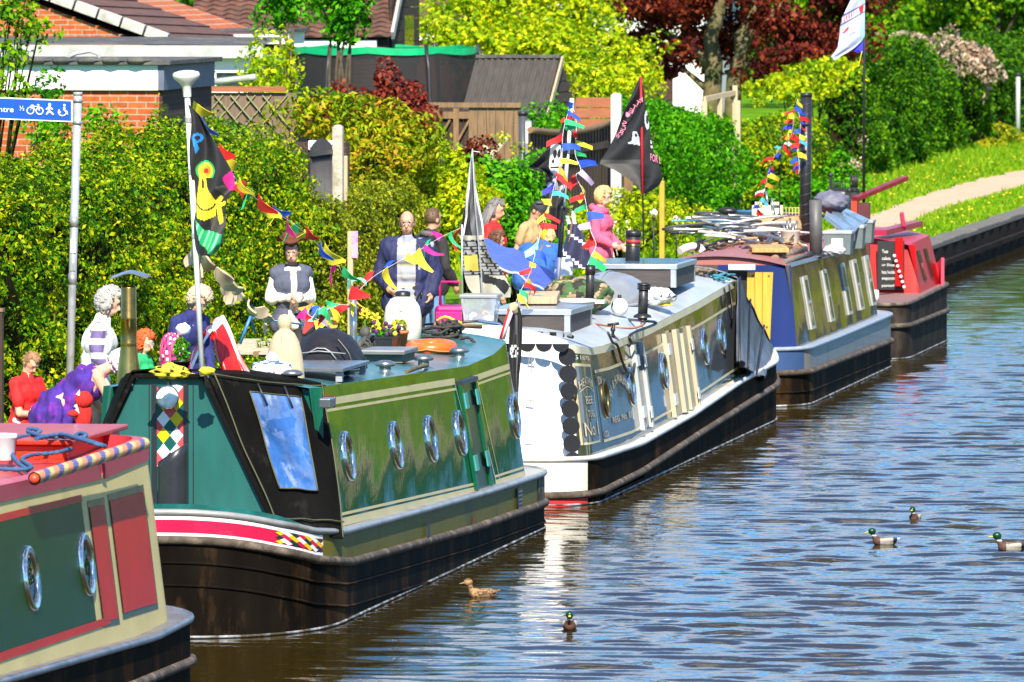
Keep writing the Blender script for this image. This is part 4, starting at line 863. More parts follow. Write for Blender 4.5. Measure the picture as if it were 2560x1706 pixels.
M_bitw = mat('worn_blacking', (0.008, 0.006, 0.0045), 0.6, spec=.015, var=0.45, scale=4, dirt=(0.085, 0.045, 0.018), dscale=2.6, dpos=(.48, .74), stretch=(1, 1, .3), bump=0.003, bscale=25, wob=.01)
M_strake = mat('rubbing_steel', (0.085, 0.066, 0.05), 0.6, 0.0, spec=.1, var=0.4, scale=12, dirt=(0.25, 0.20, 0.15), dscale=5, dpos=(.5, .7), bump=0.004)
def paint(name, c, rough=.10, **k):
 kw = dict(var=.08, scale=2.5, coat=.08, spec=.3, wob=.010, bump=.0006, bscale=14, wscale=1.0); kw.update(k); return mat(name, c, rough, **kw)
M_cream = paint('cream_coachline', (0.62, 0.52, 0.27), .3, wob=0, bump=0)
M_scum = mat('scum_line', (.30, .32, .34), .6, var=.6, scale=9, dirt=(.05, .04, .02), dscale=4, dpos=(.45, .55))
M_canvas = mat('black_canvas', (0.008, 0.0075, 0.007), .8, spec=.02, var=.25, scale=3, bump=.004, bscale=9, dirt=(0.05, .05, .04), dscale=2, dpos=(.55, .8))
# --- boat 1: red, cream and green, cut by the left edge of the picture
b1 = Boat('narrowboat', 'red-roofed narrowboat with cream, green and dark red sides, nearest and cut by the left edge', 49, 60.95, (1.2, 2.2, 1.2, 2.1), [(49, .68), (53.4, .64), (58.6, .51), (61.3, .56)], [(49, .30), (61.3, .22)], 49.8, 60.15, (.3, 3, .6, 2.5), [(49, 1.74), (54, 1.71), (58, 1.64), (59.9, 1.68)], tum=.14, camb=.07)
b1.hull(M_bit, M_bit, M_strake, mat('gunwale_grey', (.17, .16, .17), .3, .2, var=.3, dirt=(.06, .05, .05), dscale=4), mat('gunwale_top', (.20, .19, .20), .35, .2, var=.25, dirt=(.08, .07, .07), dscale=3))
M_b1c = paint('cream_paint', (0.60, 0.50, 0.23), .35, dirt=(.38, .28, .12), dscale=2.6, dpos=(.6, .85), wob=.004, coat=0, spec=.04); M_b1g = paint('dark_green_paint', (0.008, 0.045, 0.006), .25, coat=0, spec=.08); M_b1r = paint('dark_red_paint', (0.48, 0.02, 0.013), .3, wob=.006, coat=0, spec=.08); M_b1roof = paint('red_roof_paint', (0.46, 0.04, 0.028), .42, wob=.003, dirt=(.38, .04, .04), dscale=1.5)
b1.cabin(M_b1c, M_b1roof)
q = b1.sq; tz = b1.tz
def tl(B, z0, z1, ya, yb): return lambda s_: B.tz(B.C.at(s_)[1], z0 + (z1 - z0) * (B.C.at(s_)[1] - ya) / (yb - ya))
def band(B, name, m, ya, yb, zl, zh, off=.004, label=None):
 """painted panel between two sloping lines given as (z at ya, z at yb)"""
 b = MB(); B.patch(b, B.sq(ya), B.sq(yb), tl(B, zl[0], zl[1], ya, yb), tl(B, zh[0], zh[1], ya, yb), off); return b.build(name, m, B.o, label=label)
band(b1, 'side_panel', M_b1g, 50, 57.16, (.79, .715), (1.64, 1.535), label='dark green side panel')
band(b1, 'coach_line', M_b1r, 50, 57.18, (1.615, 1.51), (1.665, 1.555), .007); band(b1, 'coach_line', M_b1r, 50, 57.62, (.755, .665), (.815, .715), .007)
M_dkol = paint('dark_olive_paint', (.05, .06, .02), .25)
for ya, yb, lab in ((57.36, 57.95, 'narrow dark red panel'), (58.08, 59.35, 'wide dark red panel')):
 band(b1, 'side_panel', M_dkol, ya, yb, (.66, .64), (1.50, 1.49)); band(b1, 'side_panel', M_b1r, ya + .03, yb - .05, (.70, .68), (1.455, 1.445), .008, label=lab)
for y, z in ((55.2, 1.14), (57.05, 1.10)): b1.porthole(y, z, .215)
b = MB()                                               # raised handrail round the roof edge, notched
def railseg(b, B, qa, qb, h0, h1, ins=.0, wd=.10):
 n = max(3, int((qb - qa) / .08)); G = []
 for i in range(n + 1):
  s_ = qa + (qb - qa) * i / n; p = B.side(s_, 1.0); nn = B.C.nrm(s_); h = h0 + (h1 - h0) * i / n
  G.append([p + nn * (.015 - ins) - Vector((0, 0, .03)), p + nn * (.015 - ins) + Vector((0, 0, h)), p - nn * (wd + ins) + Vector((0, 0, h + .01)), p - nn * (wd + ins) + Vector((0, 0, .0))])
 b.grid([list(r) for r in zip(*G)], 0, False); b.add(G[0], [(0, 1, 2, 3)]); b.add(G[-1], [(3, 2, 1, 0)]); return b
M_pinkred = paint('faded_red_rail', (.46, .045, .06), .4, wob=0)
railseg(MB(), b1, b1.sq(50), b1.sq(57.9), .075, .075).build('handrail', M_pinkred, b1.o); railseg(MB(), b1, b1.sq(58.02), b1.C.S[-1] - .25, .075, .12).build('handrail', M_pinkred, b1.o)
a = ZP(168, 1136, 1.74); hb = MB(); hb.box(a.x - 1.05, a.x, a.y, a.y + 1.9, 1.70, 1.80); h_ = hb.build('roof_hatch', paint('bright_red_hatch', (.62, .035, .012), .3, wob=.003), b1.o, .012)
MB().box(a.x - 1.12, a.x + .05, a.y - .06, a.y + 1.95, 1.803, 1.84).build('lid', paint('red_hatch_lid', (.42, .028, .014), .35, wob=.003), h_, .01)
# --- boat 2: green with a cratch board
b2 = Boat('narrowboat', 'green narrowboat with a teal cratch board, black canvas cover and four portholes in a row', 64.7, 78.35, (1.75, 2.3, 1.15, 2.2), [(64.7, .96), (65.1, .86), (65.6, .77), (66.4, .71), (70, .63), (74, .55), (77, .51), (78.4, .52)], [(64.7, .74), (65.1, .64), (65.6, .54), (66.6, .45), (73, .29), (78.4, .22)], 66.35, 77.3, (.05, 3, .45, 2.6), [(66.3, 1.80), (70, 1.70), (74.6, 1.58), (76.2, 1.61), (77.3, 1.72)], tum=.17, camb=.07)
M_olive = paint('olive_hull_paint', (.14, .125, .016), .4, spec=.04, wob=.008, dirt=(.05, .045, .02), dscale=2.4, dpos=(.55, .78), stretch=(1, 1, .5), coat=0)
M_pewter = mat('worn_grey_gunwale', (.34, .34, .33), .35, .3, var=.2, dirt=(.15, .14, .12), dscale=3)
b2.hull(M_bitw, M_olive, M_strake, M_pewter, M_pewter, lines=(.17, .34))
M_b2 = paint('bottle_green_paint', (.004, .075, .034), .07, coat=.1, spec=.25, wob=.016, wscale=.8, stretch=(1, 1, 1)); M_b2roof = paint('teal_roof_paint', (.03, .13, .14), .30, wob=.004, dirt=(.12, .22, .24), dscale=1.5)
b2.cabin(M_b2, M_b2roof); q2 = b2.sq
for (ya, za), (yb, zb), w, in (((66.7, 1.665), (73.75, 1.49), .055), ((66.7, 1.60), (73.75, 1.425), .022), ((66.75, .80), (74.25, .60), .022), ((66.75, .74), (74.25, .545), .06)):
 band(b2, 'coach_line', M_cream, ya, yb, (za - w / 2, zb - w / 2), (za + w / 2, zb + w / 2))
for (ya, za), (yb, zb), w in (((74.75, 1.46), (77.0, 1.47), .05), ((74.75, 1.405), (77.0, 1.415), .02), ((75.1, .60), (77.0, .575), .02), ((75.1, .545), (77.0, .52), .05)):
 band(b2, 'coach_line', M_cream, ya, yb, (za - w / 2, zb - w / 2), (za + w / 2, zb + w / 2))
b = MB()
for ya, yb, w in ((73.72, 74.22, .03), (74.68, 75.12, .03), (74.98, 75.35, .025)):
 G = [[b2.side(q2(ya + (yb - ya) * i / 8 + dx), (.02 + .84 * (1 - i / 8)), .005) for dx in (0, w)] for i in range(9)]; b.grid(G)
b.build('panel_line', M_cream, b2.o)
for y, z in ((67.75, 1.20), (70.15, 1.15), (71.98, 1.10), (73.6, 1.06)): b2.porthole(y, z, .20)
b2.porthole(76.75, 1.03, .2)
b = MB(); b2.box(b, 73.95, 74.72, .56, 1.44, .002, .010); hd = b.build('side_hatch', mat('dark_hatch_gap', (.01, .012, .012), .2), b2.o)
b = MB(); b2.box(b, 73.86, 73.98, .56, 1.45, .004, .035); b2.box(b, 74.70, 74.80, .55, 1.45, .004, .035); b.split('door_edge', M_b2, hd); b = MB()
for z in (.72, 1.25): b2.box(b, 73.90, 74.06, z, z + .13, .036, .048); b2.box(b, 74.58, 74.72, z, z + .13, .036, .048)
b.split('hinge', mat('teal_hinge', (.05, .30, .28), .4), hd)
b = MB(); b2.box(b, 73.88, 74.78, 1.45, 1.485, .0, .05); b.build('drip_rail', M_black, hd)
b = MB(); b2.hpatch(b, b2.H.sy(76.9), b2.H.sy(77.6), .12, .92, .004); b.build('worn_patch', mat('flaked_paint', (.15, .15, .10), .8, var=.3, dirt=(.02, .02, .02), dscale=6, dpos=(.44, .5)), b2.o)
b = MB(); qv = b2.H.sy(75.55); b2.hpatch(b, qv, qv + .28, .10, .78, .02); v_ = b.build('grille', M_black, b2.o); b = MB()
for i in range(5): b2.hpatch(b, qv + .02, qv + .26, .14 + .13 * i, .17 + .13 * i, .026)
b.split('louvre', M_pewter, v_)
b = MB(); qv = b2.H.sy(70.4); b2.hpatch(b, qv, qv + .13, .05, .55, .03); b.build('fender_slot', M_black, b2.o)
b = MB(); qv = b2.H.sy(73.0); b2.hpatch(b, qv, qv + .2, .02, .34, .005); b.build('rust_spot', mat('rust', (.16, .06, .02), .9, var=.4), b2.o)
# bow band: crimson with white borders and a chequered end
M_crim = paint('crimson_paint', (.56, .010, .055), .3, wob=.003, dirt=(.68, .12, .2), dscale=3, dpos=(.6, .85)); M_wht = paint('white_paint', (.78, .78, .78), .3, wob=0, bump=0); M_yel = paint('yellow_paint', (.75, .50, .005), .35, wob=0, bump=0); M_teal = paint('teal_paint', (.005, .075, .068), .35, wob=.004, dirt=(.02, .16, .15), dscale=2.5); M_dkt = paint('black_teal_paint', (.01, .03, .035), .35, wob=0)
fH = lambda q: Vector((CX + b2.H.at(q)[0], b2.H.at(q)[1], .66)); qc, qe = b2.H.qpx(684, fH), b2.H.qpx(803, fH); wq_ = qe - qc
b = MB(); b2.hpatch(b, -1.5, qe, .14, .80, .005); b.build('bow_panel', M_crim, b2.o, label='crimson bow panel'); b = MB(); b2.hpatch(b, -1.5, qe, .15, .25, .009); b2.hpatch(b, -1.5, qe, .70, .82, .009); b.build('bow_border', M_wht, b2.o)
b = MB(); nx, nyb = 7, 3
for i in range(nx):
 for j in range(nyb):
  for hf in (0, 1):
   q0 = qc + wq_ * (i + hf * .5) / nx; k0 = (i + j * 2 + hf) % 4; cxx = qc + wq_ * (i + .5 + hf * .5) / nx; cf = .25 + .45 * (j + .5 + hf * .5) / nyb; dq, df = wq_ * .5 / nx, .45 * .5 / nyb; pts = []
   for a_, f_ in ((-dq, 0), (0, -df), (dq, 0), (0, df)):
    s_ = min(cxx + a_, qe); a, y = b2.H.at(s_); nn = b2.H.nrm(s_); f = max(.25, min(.70, cf + f_)); pts.append(Vector((CX + a + nn.x * .012, y + nn.y * .012, b2.zs(y) + (b2.zg(y) - b2.zs(y)) * f)))
   b.add(pts, [(0, 1, 2, 3)], k0)
b.build('chequer', [M_yel, M_wht, M_dkt, M_crim], b2.o)
# bulwark above the bow band, teal
b = MB(); G = []
for f in (0, 1):
 G.append([Vector((CX + b2.H.at(s_)[0] * (.99 - .01 * f), b2.H.at(s_)[1] + .02, b2.zg(b2.H.at(s_)[1]) + f * .05 * min(1, max(0, (qe - .15 - s_) / .5)))) for s_ in np.linspace(-1.4, qe - .15, 40)])
b.grid(G); b.build('bulwark', M_teal, b2.o)
# cratch board
yb_ = 65.32; cxm = -12.15
def CB(px, py, dy=0): return UP(px, py, yb_ + dy)
TR, BR_ = CB(511, 941), CB(682, 1300); TL_ = Vector((2 * cxm - TR.x, yb_, TR.z)); BL = Vector((2 * cxm - BR_.x, yb_, BR_.z))
b = MB(); f2 = lambda p, d: Vector((p[0], yb_ + d, p[1])); b.prism([(BL.x, BL.z), (BR_.x, BR_.z), (TR.x, TR.z), (TL_.x, TL_.z)], f2, 0, .04)
cb = b.build('cratch_board', mat('teal_board', (.007, .092, .080), .45, var=.12, scale=3, stretch=(3, 1, .7), dirt=(.30, .30, .22), dscale=11, dpos=(.70, .74), bump=.001), b2.o)
b = MB()
for px in (373, 383, 470, 483): a = CB(px, 960); c = CB(px + 3, 1285); b.box(a.x - .004, a.x + .004, yb_ - .004, yb_ + .01, c.z, a.z)
for px in (386, 462): a = CB(px, 960); c = CB(px, 1285); b.box(a.x - .022, a.x + .022, yb_ - .012, yb_ + .01, c.z, a.z)
b.build('batten', mat('black_batten', (.012, .014, .018), .4), cb)
b = MB()
for P_, Q_ in ((BL, TL_), (TR, BR_), (TL_, TR)): b.beam(P_ + Vector((0, -.02, 0)), Q_ + Vector((0, -.02, 0)), .035, .085, up=(0, 1, 0))
fr = b.build('cratch_frame', M_canvas, b2.o, .008);
for px, py in ((343, 944), (420, 941), (497, 942), (330, 962), (514, 960), (283, 1062), (566, 1063), (620, 1183), (255, 1130), (677, 1297)):
 a = UP(px, py, yb_ - .045); MB().lathe(a, [(0.0, .012), (.009, .010), (.012, 0), (.012, -.01)], 10, R=Matrix.Rotation(math.pi / 2, 3, 'X')).build('stud', M_chrome, fr)
b = MB(); x0, x1 = CB(391, 0).x, CB(457, 0).x; zt_, zb_ = CB(420, 962).z, CB(420, 1166).z; w_ = (x1 - x0); rows = 5; hh = (zt_ - zb_) / rows
b.box(x0, x1, yb_ - .010, yb_ + .005, zb_, zt_, 2)
PA = [(4, 0), (1, 1), (0, 1), (1, 0), (0, 0), (0, 1)]; PB = [(3, 3, 3), (4, 3, 4), (3, 4, 3), (4, 4, 3), (3, 4, 3)]
for j in range(0, rows * 2 + 1):
 cz_ = zt_ - hh * .5 * j - hh * .1
 for i, fx in enumerate((.25, .75) if j % 2 == 0 else (0, .5, 1)):
  m_ = PA[j // 2 % 6][i] if j % 2 == 0 else PB[j // 2 % 5][i]; m_ = {0: 0, 1: 1, 3: 3, 4: 2}[m_]; cx_ = x0 + w_ * fx
  pts = [(max(x0, min(x1, cx_ + dx * w_ * .25)), max(zb_, min(zt_, cz_ + dz * hh * .5))) for dx, dz in ((-1, 0), (0, -1), (1, 0), (0, 1))]; b.add([(x_, yb_ - .0135, z_) for x_, z_ in pts], [(0, 1, 2, 3)], m_)
b.build('diamond_panel', [M_wht, M_yel, M_teal, paint('coral_red', (.62, .06, .07), .4, wob=0), M_teal], cb)
L_ = CB(419, 993, -.10); RX = Matrix.Rotation(math.pi / 2, 3, 'X')
lp = MB().lathe(L_, [(0.0, -.10), (.05, -.09), (.08, -.03), (.090, .0), (.092, .012), (.084, .018)], 28, R=RX).build('headlamp', M_chrome, b2.o)
MB().lathe(L_, [(0.0, .026), (.03, .024), (.06, .018), (.084, .008)], 24, R=RX).build('lens', mat('lamp_lens', (.80, .82, .84), .2, .1, var=.2, scale=20, bump=.002, bscale=60), lp); MB().cyl(CB(420, 955, -.02), L_ + Vector((0, .06, .03)), .012, n=8).build('bracket', M_black, lp)
tb = UP(432, 1290, 65.05); rt_ = .112; G = []
for jj in range(9): G.append([Vector((tb.x + rt_ * math.cos(u_), tb.y + rt_ * math.sin(u_), tb.z - .02 + (UP(432, 1126 - 24 * math.cos(u_), 65.05).z - tb.z) * jj / 8)) for u_ in np.linspace(0, 2 * math.pi, 33)[:-1]])
for rr_ in (.93,): G.append([Vector((tb.x + (p.x - tb.x) * rr_, tb.y + (p.y - tb.y) * rr_, p.z)) for p in G[-1]])
G.append([Vector((p.x, p.y, tb.z + .05)) for p in G[-1]])
o_ = thing('black_pipe', 'wide black pipe with a slanted open top standing before the teal cratch board', 'pipe', tb); MB().grid(G, 0, True, cv=True).build('pipe', mat('satin_black', (.022, .022, .026), .33, var=.3, dirt=(.07, .065, .06), dscale=6, dpos=(.62, .8)), o_); b = MB()
for py in (1262, 1276): c_ = UP(432, py, 65.05); b.tube([c_ + Vector((rt_ * 1.01 * math.cos(u_), rt_ * 1.01 * math.sin(u_), 0)) for u_ in np.linspace(0, 6.283, 33)[:-1]], .006, 6, closed=True)
b.build('rim', M_bpl if 'M_bpl' in globals() else M_black, o_)
# canvas cover between the board and the cabin
RC = b2.side(q2(66.9), 1.0) + Vector((.03, 0, .02)); BRr = SP(857, 1347, -10.955); BRf = UP(688, 1338, yb_ + .0)
def cover(P00, P10, P01, P11, n, m, bulge, seed):
 G = []
 for i in range(n + 1):
  s_ = i / n; row = []
  for j in range(m + 1):
   t_ = j / m; p = (P00 * (1 - s_) + P10 * s_) * (1 - t_) + (P01 * (1 - s_) + P11 * s_) * t_
   nn = (P10 - P00).cross(P01 - P00).normalized(); w = math.sin(math.pi * s_) * math.sin(math.pi * min(1, t_ + .15)) * bulge
   w += .016 * mnoise.noise((s_ * 5 + seed, t_ * 3.2, seed)) + .010 * math.sin(s_ * 15 + t_ * 4 + seed) * t_
   row.append(p + nn * w)
  G.append(row)
 return G
TRc = TR + Vector((.02, -.0, .03)); TLc = TL_ + Vector((-.02, 0, .03)); LC = Vector((2 * CX - RC.x, RC.y, RC.z))
cs = cover(TRc, RC, BRf, BRr, 22, 22, -.02, 1.0); b = MB(); b.sheet(cs, .012)
cl_ = cover(TLc, LC, Vector((2 * cxm - BRf.x, BRf.y, BRf.z)), Vector((2 * CX - BRr.x, BRr.y, BRr.z)), 14, 14, .02, 2.0); b.sheet([r[::-1] for r in cl_], .012)
G = []
for i in range(13):
 s_ = i / 12; row = []
 for j in range(17):
  t_ = j / 16; p = (TRc * (1 - s_) + RC * s_) * (1 - t_) + (TLc * (1 - s_) + LC * s_) * t_; row.append(p + Vector((0, 0, math.sin(math.pi * t_) * (.02 + .09 * s_) - .035 * math.sin(math.pi * s_) * (1 - .6 * math.sin(math.pi * t_)))))
 G.append(row)
b.sheet([r[::-1] for r in G], .012); cv = b.build('cratch_cover', M_canvas, b2.o)
def bil(s_, t_, off):
 i, j = s_ * 22, t_ * 22; i0, j0 = min(21, int(i)), min(21, int(j)); a, c = i - i0, j - j0; p = (cs[i0][j0] * (1 - a) + cs[i0 + 1][j0] * a) * (1 - c) + (cs[i0][j0 + 1] * (1 - a) + cs[i0 + 1][j0 + 1] * a) * c
 nn = (cs[i0 + 1][j0] - cs[i0][j0]).cross(cs[i0][j0 + 1] - cs[i0][j0]).normalized(); return p + nn * off
sg_ = 1 if (bil(.5, .5, 1) - bil(.5, .5, 0)).x > 0 else -1
wq = lambda a, c: (.27 + a * .47 - .03 * c, .115 + .60 * c)
b = MB(); b.grid([[bil(*wq(i / 12, j / 16), sg_ * .032) for j in range(17)] for i in range(13)]); M_film = mat('sky_painted_film', (.04, .13, .38), .06, var=.5, scale=3, wob=.009, wscale=3.5, coat=.3, dirt=(.45, .5, .62), dscale=3.5, dpos=(.52, .72)); b.build('window_panel', M_film, cv)  # blue base and pale patches paint the reflected sky and cloud
b = MB()
for P_ in ([wq(0, j / 16) for j in range(17)], [wq(1, j / 16) for j in range(17)], [wq(i / 12, 0) for i in range(13)], [wq(i / 12, 1) for i in range(13)], [(.02 + .0 * j, j / 16) for j in range(17)], [(.97, j / 16) for j in range(17)], [(i / 16, .02 + .02 * math.sin(math.pi * i / 16)) for i in range(17)], [(i / 16, .90) for i in range(17)]): b.tube([bil(a, c, sg_ * .034) for a, c in P_], .006, 5)
b.build('seam', mat('seam_thread', (.085, .09, .04), .8), cv)
b = MB()
for a in (.36, .60): b.tube([bil(a, .06, sg_ * .04), bil(a + .02, .2, sg_ * .042)], .009, 5)
b.split('strap', M_black, cv)
a = SP(817, 1007, -11.10); b = MB(); b.obox(a, (.09, .22, .075)); nl = b.build('navigation_light', mat('lamp_steel', (.30, .29, .28), .25, .9), b2.o, .01); MB().obox(a + Vector((.0, .135, .0)), (.09, .03, .085)).build('lens', mat('red_lens', (.12, .01, .01), .1), nl)
def vent(B, px, py, r=.082, h=.12, m=None):
 P = B.onroof(px, py); return MB().lathe((P.x, P.y, P.z - .02), [(r * 1.0, 0), (r * .98, .012), (r * .6, .022), (r * .56, h * .62), (r * .9, h * .60), (r * 1.08, h * .72), (r * .95, h * .9), (r * .5, h * 1.0), (0, h * 1.02)], 20).build('mushroom_vent', m or mat('vent_alloy', (.36, .36, .35), .32, .9, var=.2), B.o)
M_vent = mat('vent_alloy', (.36, .36, .35), .32, .9, var=.2)
for px, py in ((730, 957), (873, 946), (963, 932), (1059, 917), (1148, 897)): vent(b2, px, py, m=M_vent)
P = b2.onroof(1208, 877); b = MB(); b.obox((P.x, P.y, P.z), (.22, .3, .03)); b.obox((P.x, P.y, P.z + .045), (.17, .24, .06)); b.obox((P.x, P.y, P.z + .085), (.19, .27, .02)); b.build('box_vent', M_black, b2.o, .01)
# brass chimney at the left of the cratch
a = UP(322, 958, 68.0); s_ = 22000 / 69.2; k = 1 / s_; zb_ = a.z - .05
ch = MB().lathe((a.x, a.y, zb_), [(.098, 0), (.092, .12), (.066, .33), (.064, .35), (.068, .36), (.064, .37), (.062, .55), (.066, .555), (.062, .565), (.060, .80), (.055, .815), (.050, .80)], 24).build('chimney', M_brass, b2.o)
cw = MB(); c0 = Vector((a.x + .02, a.y, zb_ + .93)); G = []
for i in range(9):
 t_ = i / 8 - .5; G.append([c0 + Vector((t_ * .30, jj * .11, .022 * math.cos(t_ * 5.2) - .02 * abs(jj) - .012 + .01 * t_)) for jj in (-1, -.5, 0, .5, 1)])
cw.sheet(G, .006); cw.build('cowl', mat('tin', (.40, .42, .46), .3, .8), ch); st = MB()
for dx in (-.03, .03): st.tube([(a.x + dx, a.y, zb_ + .80), (a.x + dx * 1.3, a.y, zb_ + .93)], .005, 5)
st.split('cowl_stay', M_black, ch)
# --- boat 3: grey and cream tug, white rear bulkhead
b3 = Boat('narrowboat', 'grey tug-style narrowboat with a white rear bulkhead and black scalloped edge, third boat along', 80.35, 97.6, (1.0, 3.2, 2.6, 1.9), [(80.3, .45), (84, .40), (88, .47), (92, .60), (95.5, .66), (97.6, .85)], [(80.3, .10), (84, .12), (88.5, .24), (92.5, .33), (95.5, .40), (97.6, .55)], 80.62, 93.3, (.75, 3.4, .06, 3), [(80.6, 1.49), (82, 1.40), (83, 1.38), (86, 1.41), (90, 1.50), (93.4, 1.61)], tum=.13, camb=.17, hwc=.95)
M_cgun = mat('white_gunwale', (.66, .65, .62), .35, var=.08, dirt=(.4, .38, .33), dscale=3)
b3.hull(M_bit, M_bit, M_strake, M_cgun, M_cgun); q3 = b3.sq
M_b3 = paint('grey_blue_paint', (.085, .10, .115), .06, wob=.014, wscale=.8); M_b3o = paint('olive_black_paint', (.045, .045, .015), .08, wob=.012); M_b3roof = paint('pale_grey_roof', (.42, .46, .50), .38, wob=.003, dirt=(.3, .32, .35), dscale=1.5)
b3.cabin(M_b3o, M_b3roof)
b = MB(); b3.hpatch(b, -1.1, b3.H.sy(80.72), 0.04, 1.0, .006); b.build('stern_band', paint('cream_stern', (.72, .68, .57), .4, wob=0, dirt=(.4, .3, .2), dscale=5, dpos=(.66, .75)), b3.o); b = MB(); G = []
for f in (0, 1): G.append([Vector((CX + b3.H.at(s_)[0] + b3.H.nrm(s_).x * .007, b3.H.at(s_)[1] + b3.H.nrm(s_).y * .007, -.06 + f * (b3.zs(80.4) + .04))) for s_ in np.linspace(-1.1, b3.H.sy(80.72), 30)])
b.grid(G); b.build('stern_stripe', paint('red_stern', (.55, .03, .03), .35, wob=0), b3.o)
qa, qb = b3.C.qpx(1434, lambda q: b3.side(q, .6)), b3.C.qpx(1483, lambda q: b3.side(q, .6)); q15 = b3.C.qpx(1491, lambda q: b3.side(q, .6))
b = MB(); qe3 = b3.C.qpx(1427, lambda q: b3.side(q, .6))                     # white doors on the flat rear
G = [[b3.side(s_, t_, .012) for s_ in np.linspace(-.9, qe3, 22)] for t_ in np.linspace(0.0, 1.0, 6)]; b.grid(G);
rim = [b3.side(s_, 1.0, .012) for s_ in np.linspace(qe3, -.9, 22)]; top = [Vector((p.x, p.y, p.z + b3.camb * (1 - ((p.x - CX) / .82) ** 2) + .005)) for p in rim]; b.grid([rim, top], 0, False)
b.build('rear_door', mat('white_doors', (.82, .81, .78), .45, var=.05, dirt=(.6, .57, .5), dscale=3, dpos=(.62, .85)), b3.o)
b = MB()
for (px, y0_, y1_) in ((1331, 862, 1130), (1325, 860, 1005)):
 p0 = UP(px, y0_, b3.yc0 - .018); p1 = UP(px - 8, y1_, b3.yc0 - .018); b.beam(p0, p1, .006, .006)
for py in (888, 1002, 1103): p = UP(1330 - (py - 880) * .04, py, b3.yc0 - .022); b.obox(p, (.07, .008, .012));
b.build('door_seam', mat('seam_grey', (.3, .29, .27), .6), b3.o)
# black half-round scallops along the roof edge and down the corner
b = MB(); M_scal = mat('scallop_black', (.015, .015, .018), .35)
def disc(c, r, R, half=None):
 n = 20; pts = [(r * math.cos(2 * math.pi * i / n), r * math.sin(2 * math.pi * i / n)) for i in range(n)]; b.prism([p for p in pts if half is None or half(p)], lambda p, d: c + R @ Vector((p[0], p[1], d)), 0, .008)
RY = Matrix(((1, 0, 0), (0, 0, -1), (0, 1, 0)))
for i in range(7):
 c = UP(1420 + i * 2.6, 892 + i * 42, b3.yc0 - .02 + .03); c = UP(1418 + i * 2.4, 892 + i * 43.5, b3.yc0 + .02); disc(c, .082, RY)
for px in (1402, 1360, 1318, 1274, 1230, 1186, 1142):
 p = UP(px, 840, b3.yc0 - .03); disc(Vector((p.x, p.y, b3.roofz(p.x, b3.yc0) + .012)), .078, RY, lambda q: q[1] <= .001)
b.build('scallop_trim', M_scal, b3.o)
RYc = UP(1437, 990, 80.66); MB().ell(RYc, (.022, .03, .055)).build('door_knob', M_brass, b3.o)
M_cr3 = paint('cream_line', (.66, .56, .33), .25, wob=0); M_lcream = paint('cream_roof_edge', (.66, .60, .44), .3, wob=.003)
b = MB(); b3.patch(b, qe3 + .02, q3(93.2), .93, 1.0, .006, n=90); b.build('roof_edge', M_lcream, b3.o)
for t0, t1, ya in ((.755, .785, 0), (.085, .112, 0)):
 b = MB(); b3.patch(b, q15, q3(93.1), t0, t1, .006, n=80); b.build('coach_line', M_cr3, b3.o)
b = MB(); b3.patch(b, q15, q3(93.1), .11, .757, .003, n=80); b.build('side_panel', M_b3, b3.o, label='grey-blue side panel')
b = MB(); b3.patch(b, qa, qb, .10, .84, .004); b.build('name_panel', M_cr3, b3.o); b = MB(); b3.patch(b, qa + .05, qb - .05, .125, .815, .008); b.build('name_panel', M_b3, b3.o, label='grey-blue name panel')
M_let = paint('gold_lettering', (.66, .58, .40), .4, wob=0, bump=0); M_sha = paint('maroon_shadow', (.22, .03, .03), .4, wob=0, bump=0)
def sign(B, txt, q0, q1, t0, t1, arch=0, shadow=True, name='lettering', m=None):
 def f(off, dq, dt): return lambda a, c: B.side(q0 + (q1 - q0) * a + dq, t0 + (t1 - t0) * c + arch * (1 - (2 * a - 1) ** 2) + dt, off)
 if shadow: lettering(MB(), txt, f(.011, .012, -.010)).build('letter_shadow', M_sha, B.o)
 return lettering(MB(), txt, f(.014, 0, 0)).build(name, m or M_let, B.o)
w_ = qb - qa
sign(b3, 'HEATHER', qa + .08, qb - .08, .60, .67, .05); sign(b3, 'BEE', qa + .16 * w_ + .1, qb - .16 * w_ - .1, .47, .54); sign(b3, 'TUG', qa + .16 * w_ + .12, qb - .16 * w_ - .12, .345, .41); sign(b3, 'No 1', qa + .1, qb - .1, .175, .30)
sign(b3, '51875', qa + .02, qb - .1, .875, .915, 0, False, m=M_wht)
b = MB(); b3.patch(b, qa + .08, qb - .08, lambda s_: .575 + .05 * (1 - ((s_ - (qa + qb) / 2) / (w_ * .4)) ** 2), lambda s_: .585 + .05 * (1 - ((s_ - (qa + qb) / 2) / (w_ * .4)) ** 2), .012); b.build('name_arch', M_cr3, b3.o)
sign(b3, 'R.J. & H.WALKER', q3(82.75), q3(84.15), .44, .55, .14); sign(b3, 'REG. No. 81', q3(82.75), q3(84.1), .24, .30)
sign(b3, 'SON', q15 + .06, q15 + .32, .64, .72); sign(b3, 'CO.', q15 + .06, q15 + .36, .13, .19)
for y, z in ((82.45, .90), (84.35, .92), (86.85, .95), (90.15, 1.04), (91.6, 1.08)): b3.porthole(y, z, .19, M_brass if y < 84 else M_chrome)
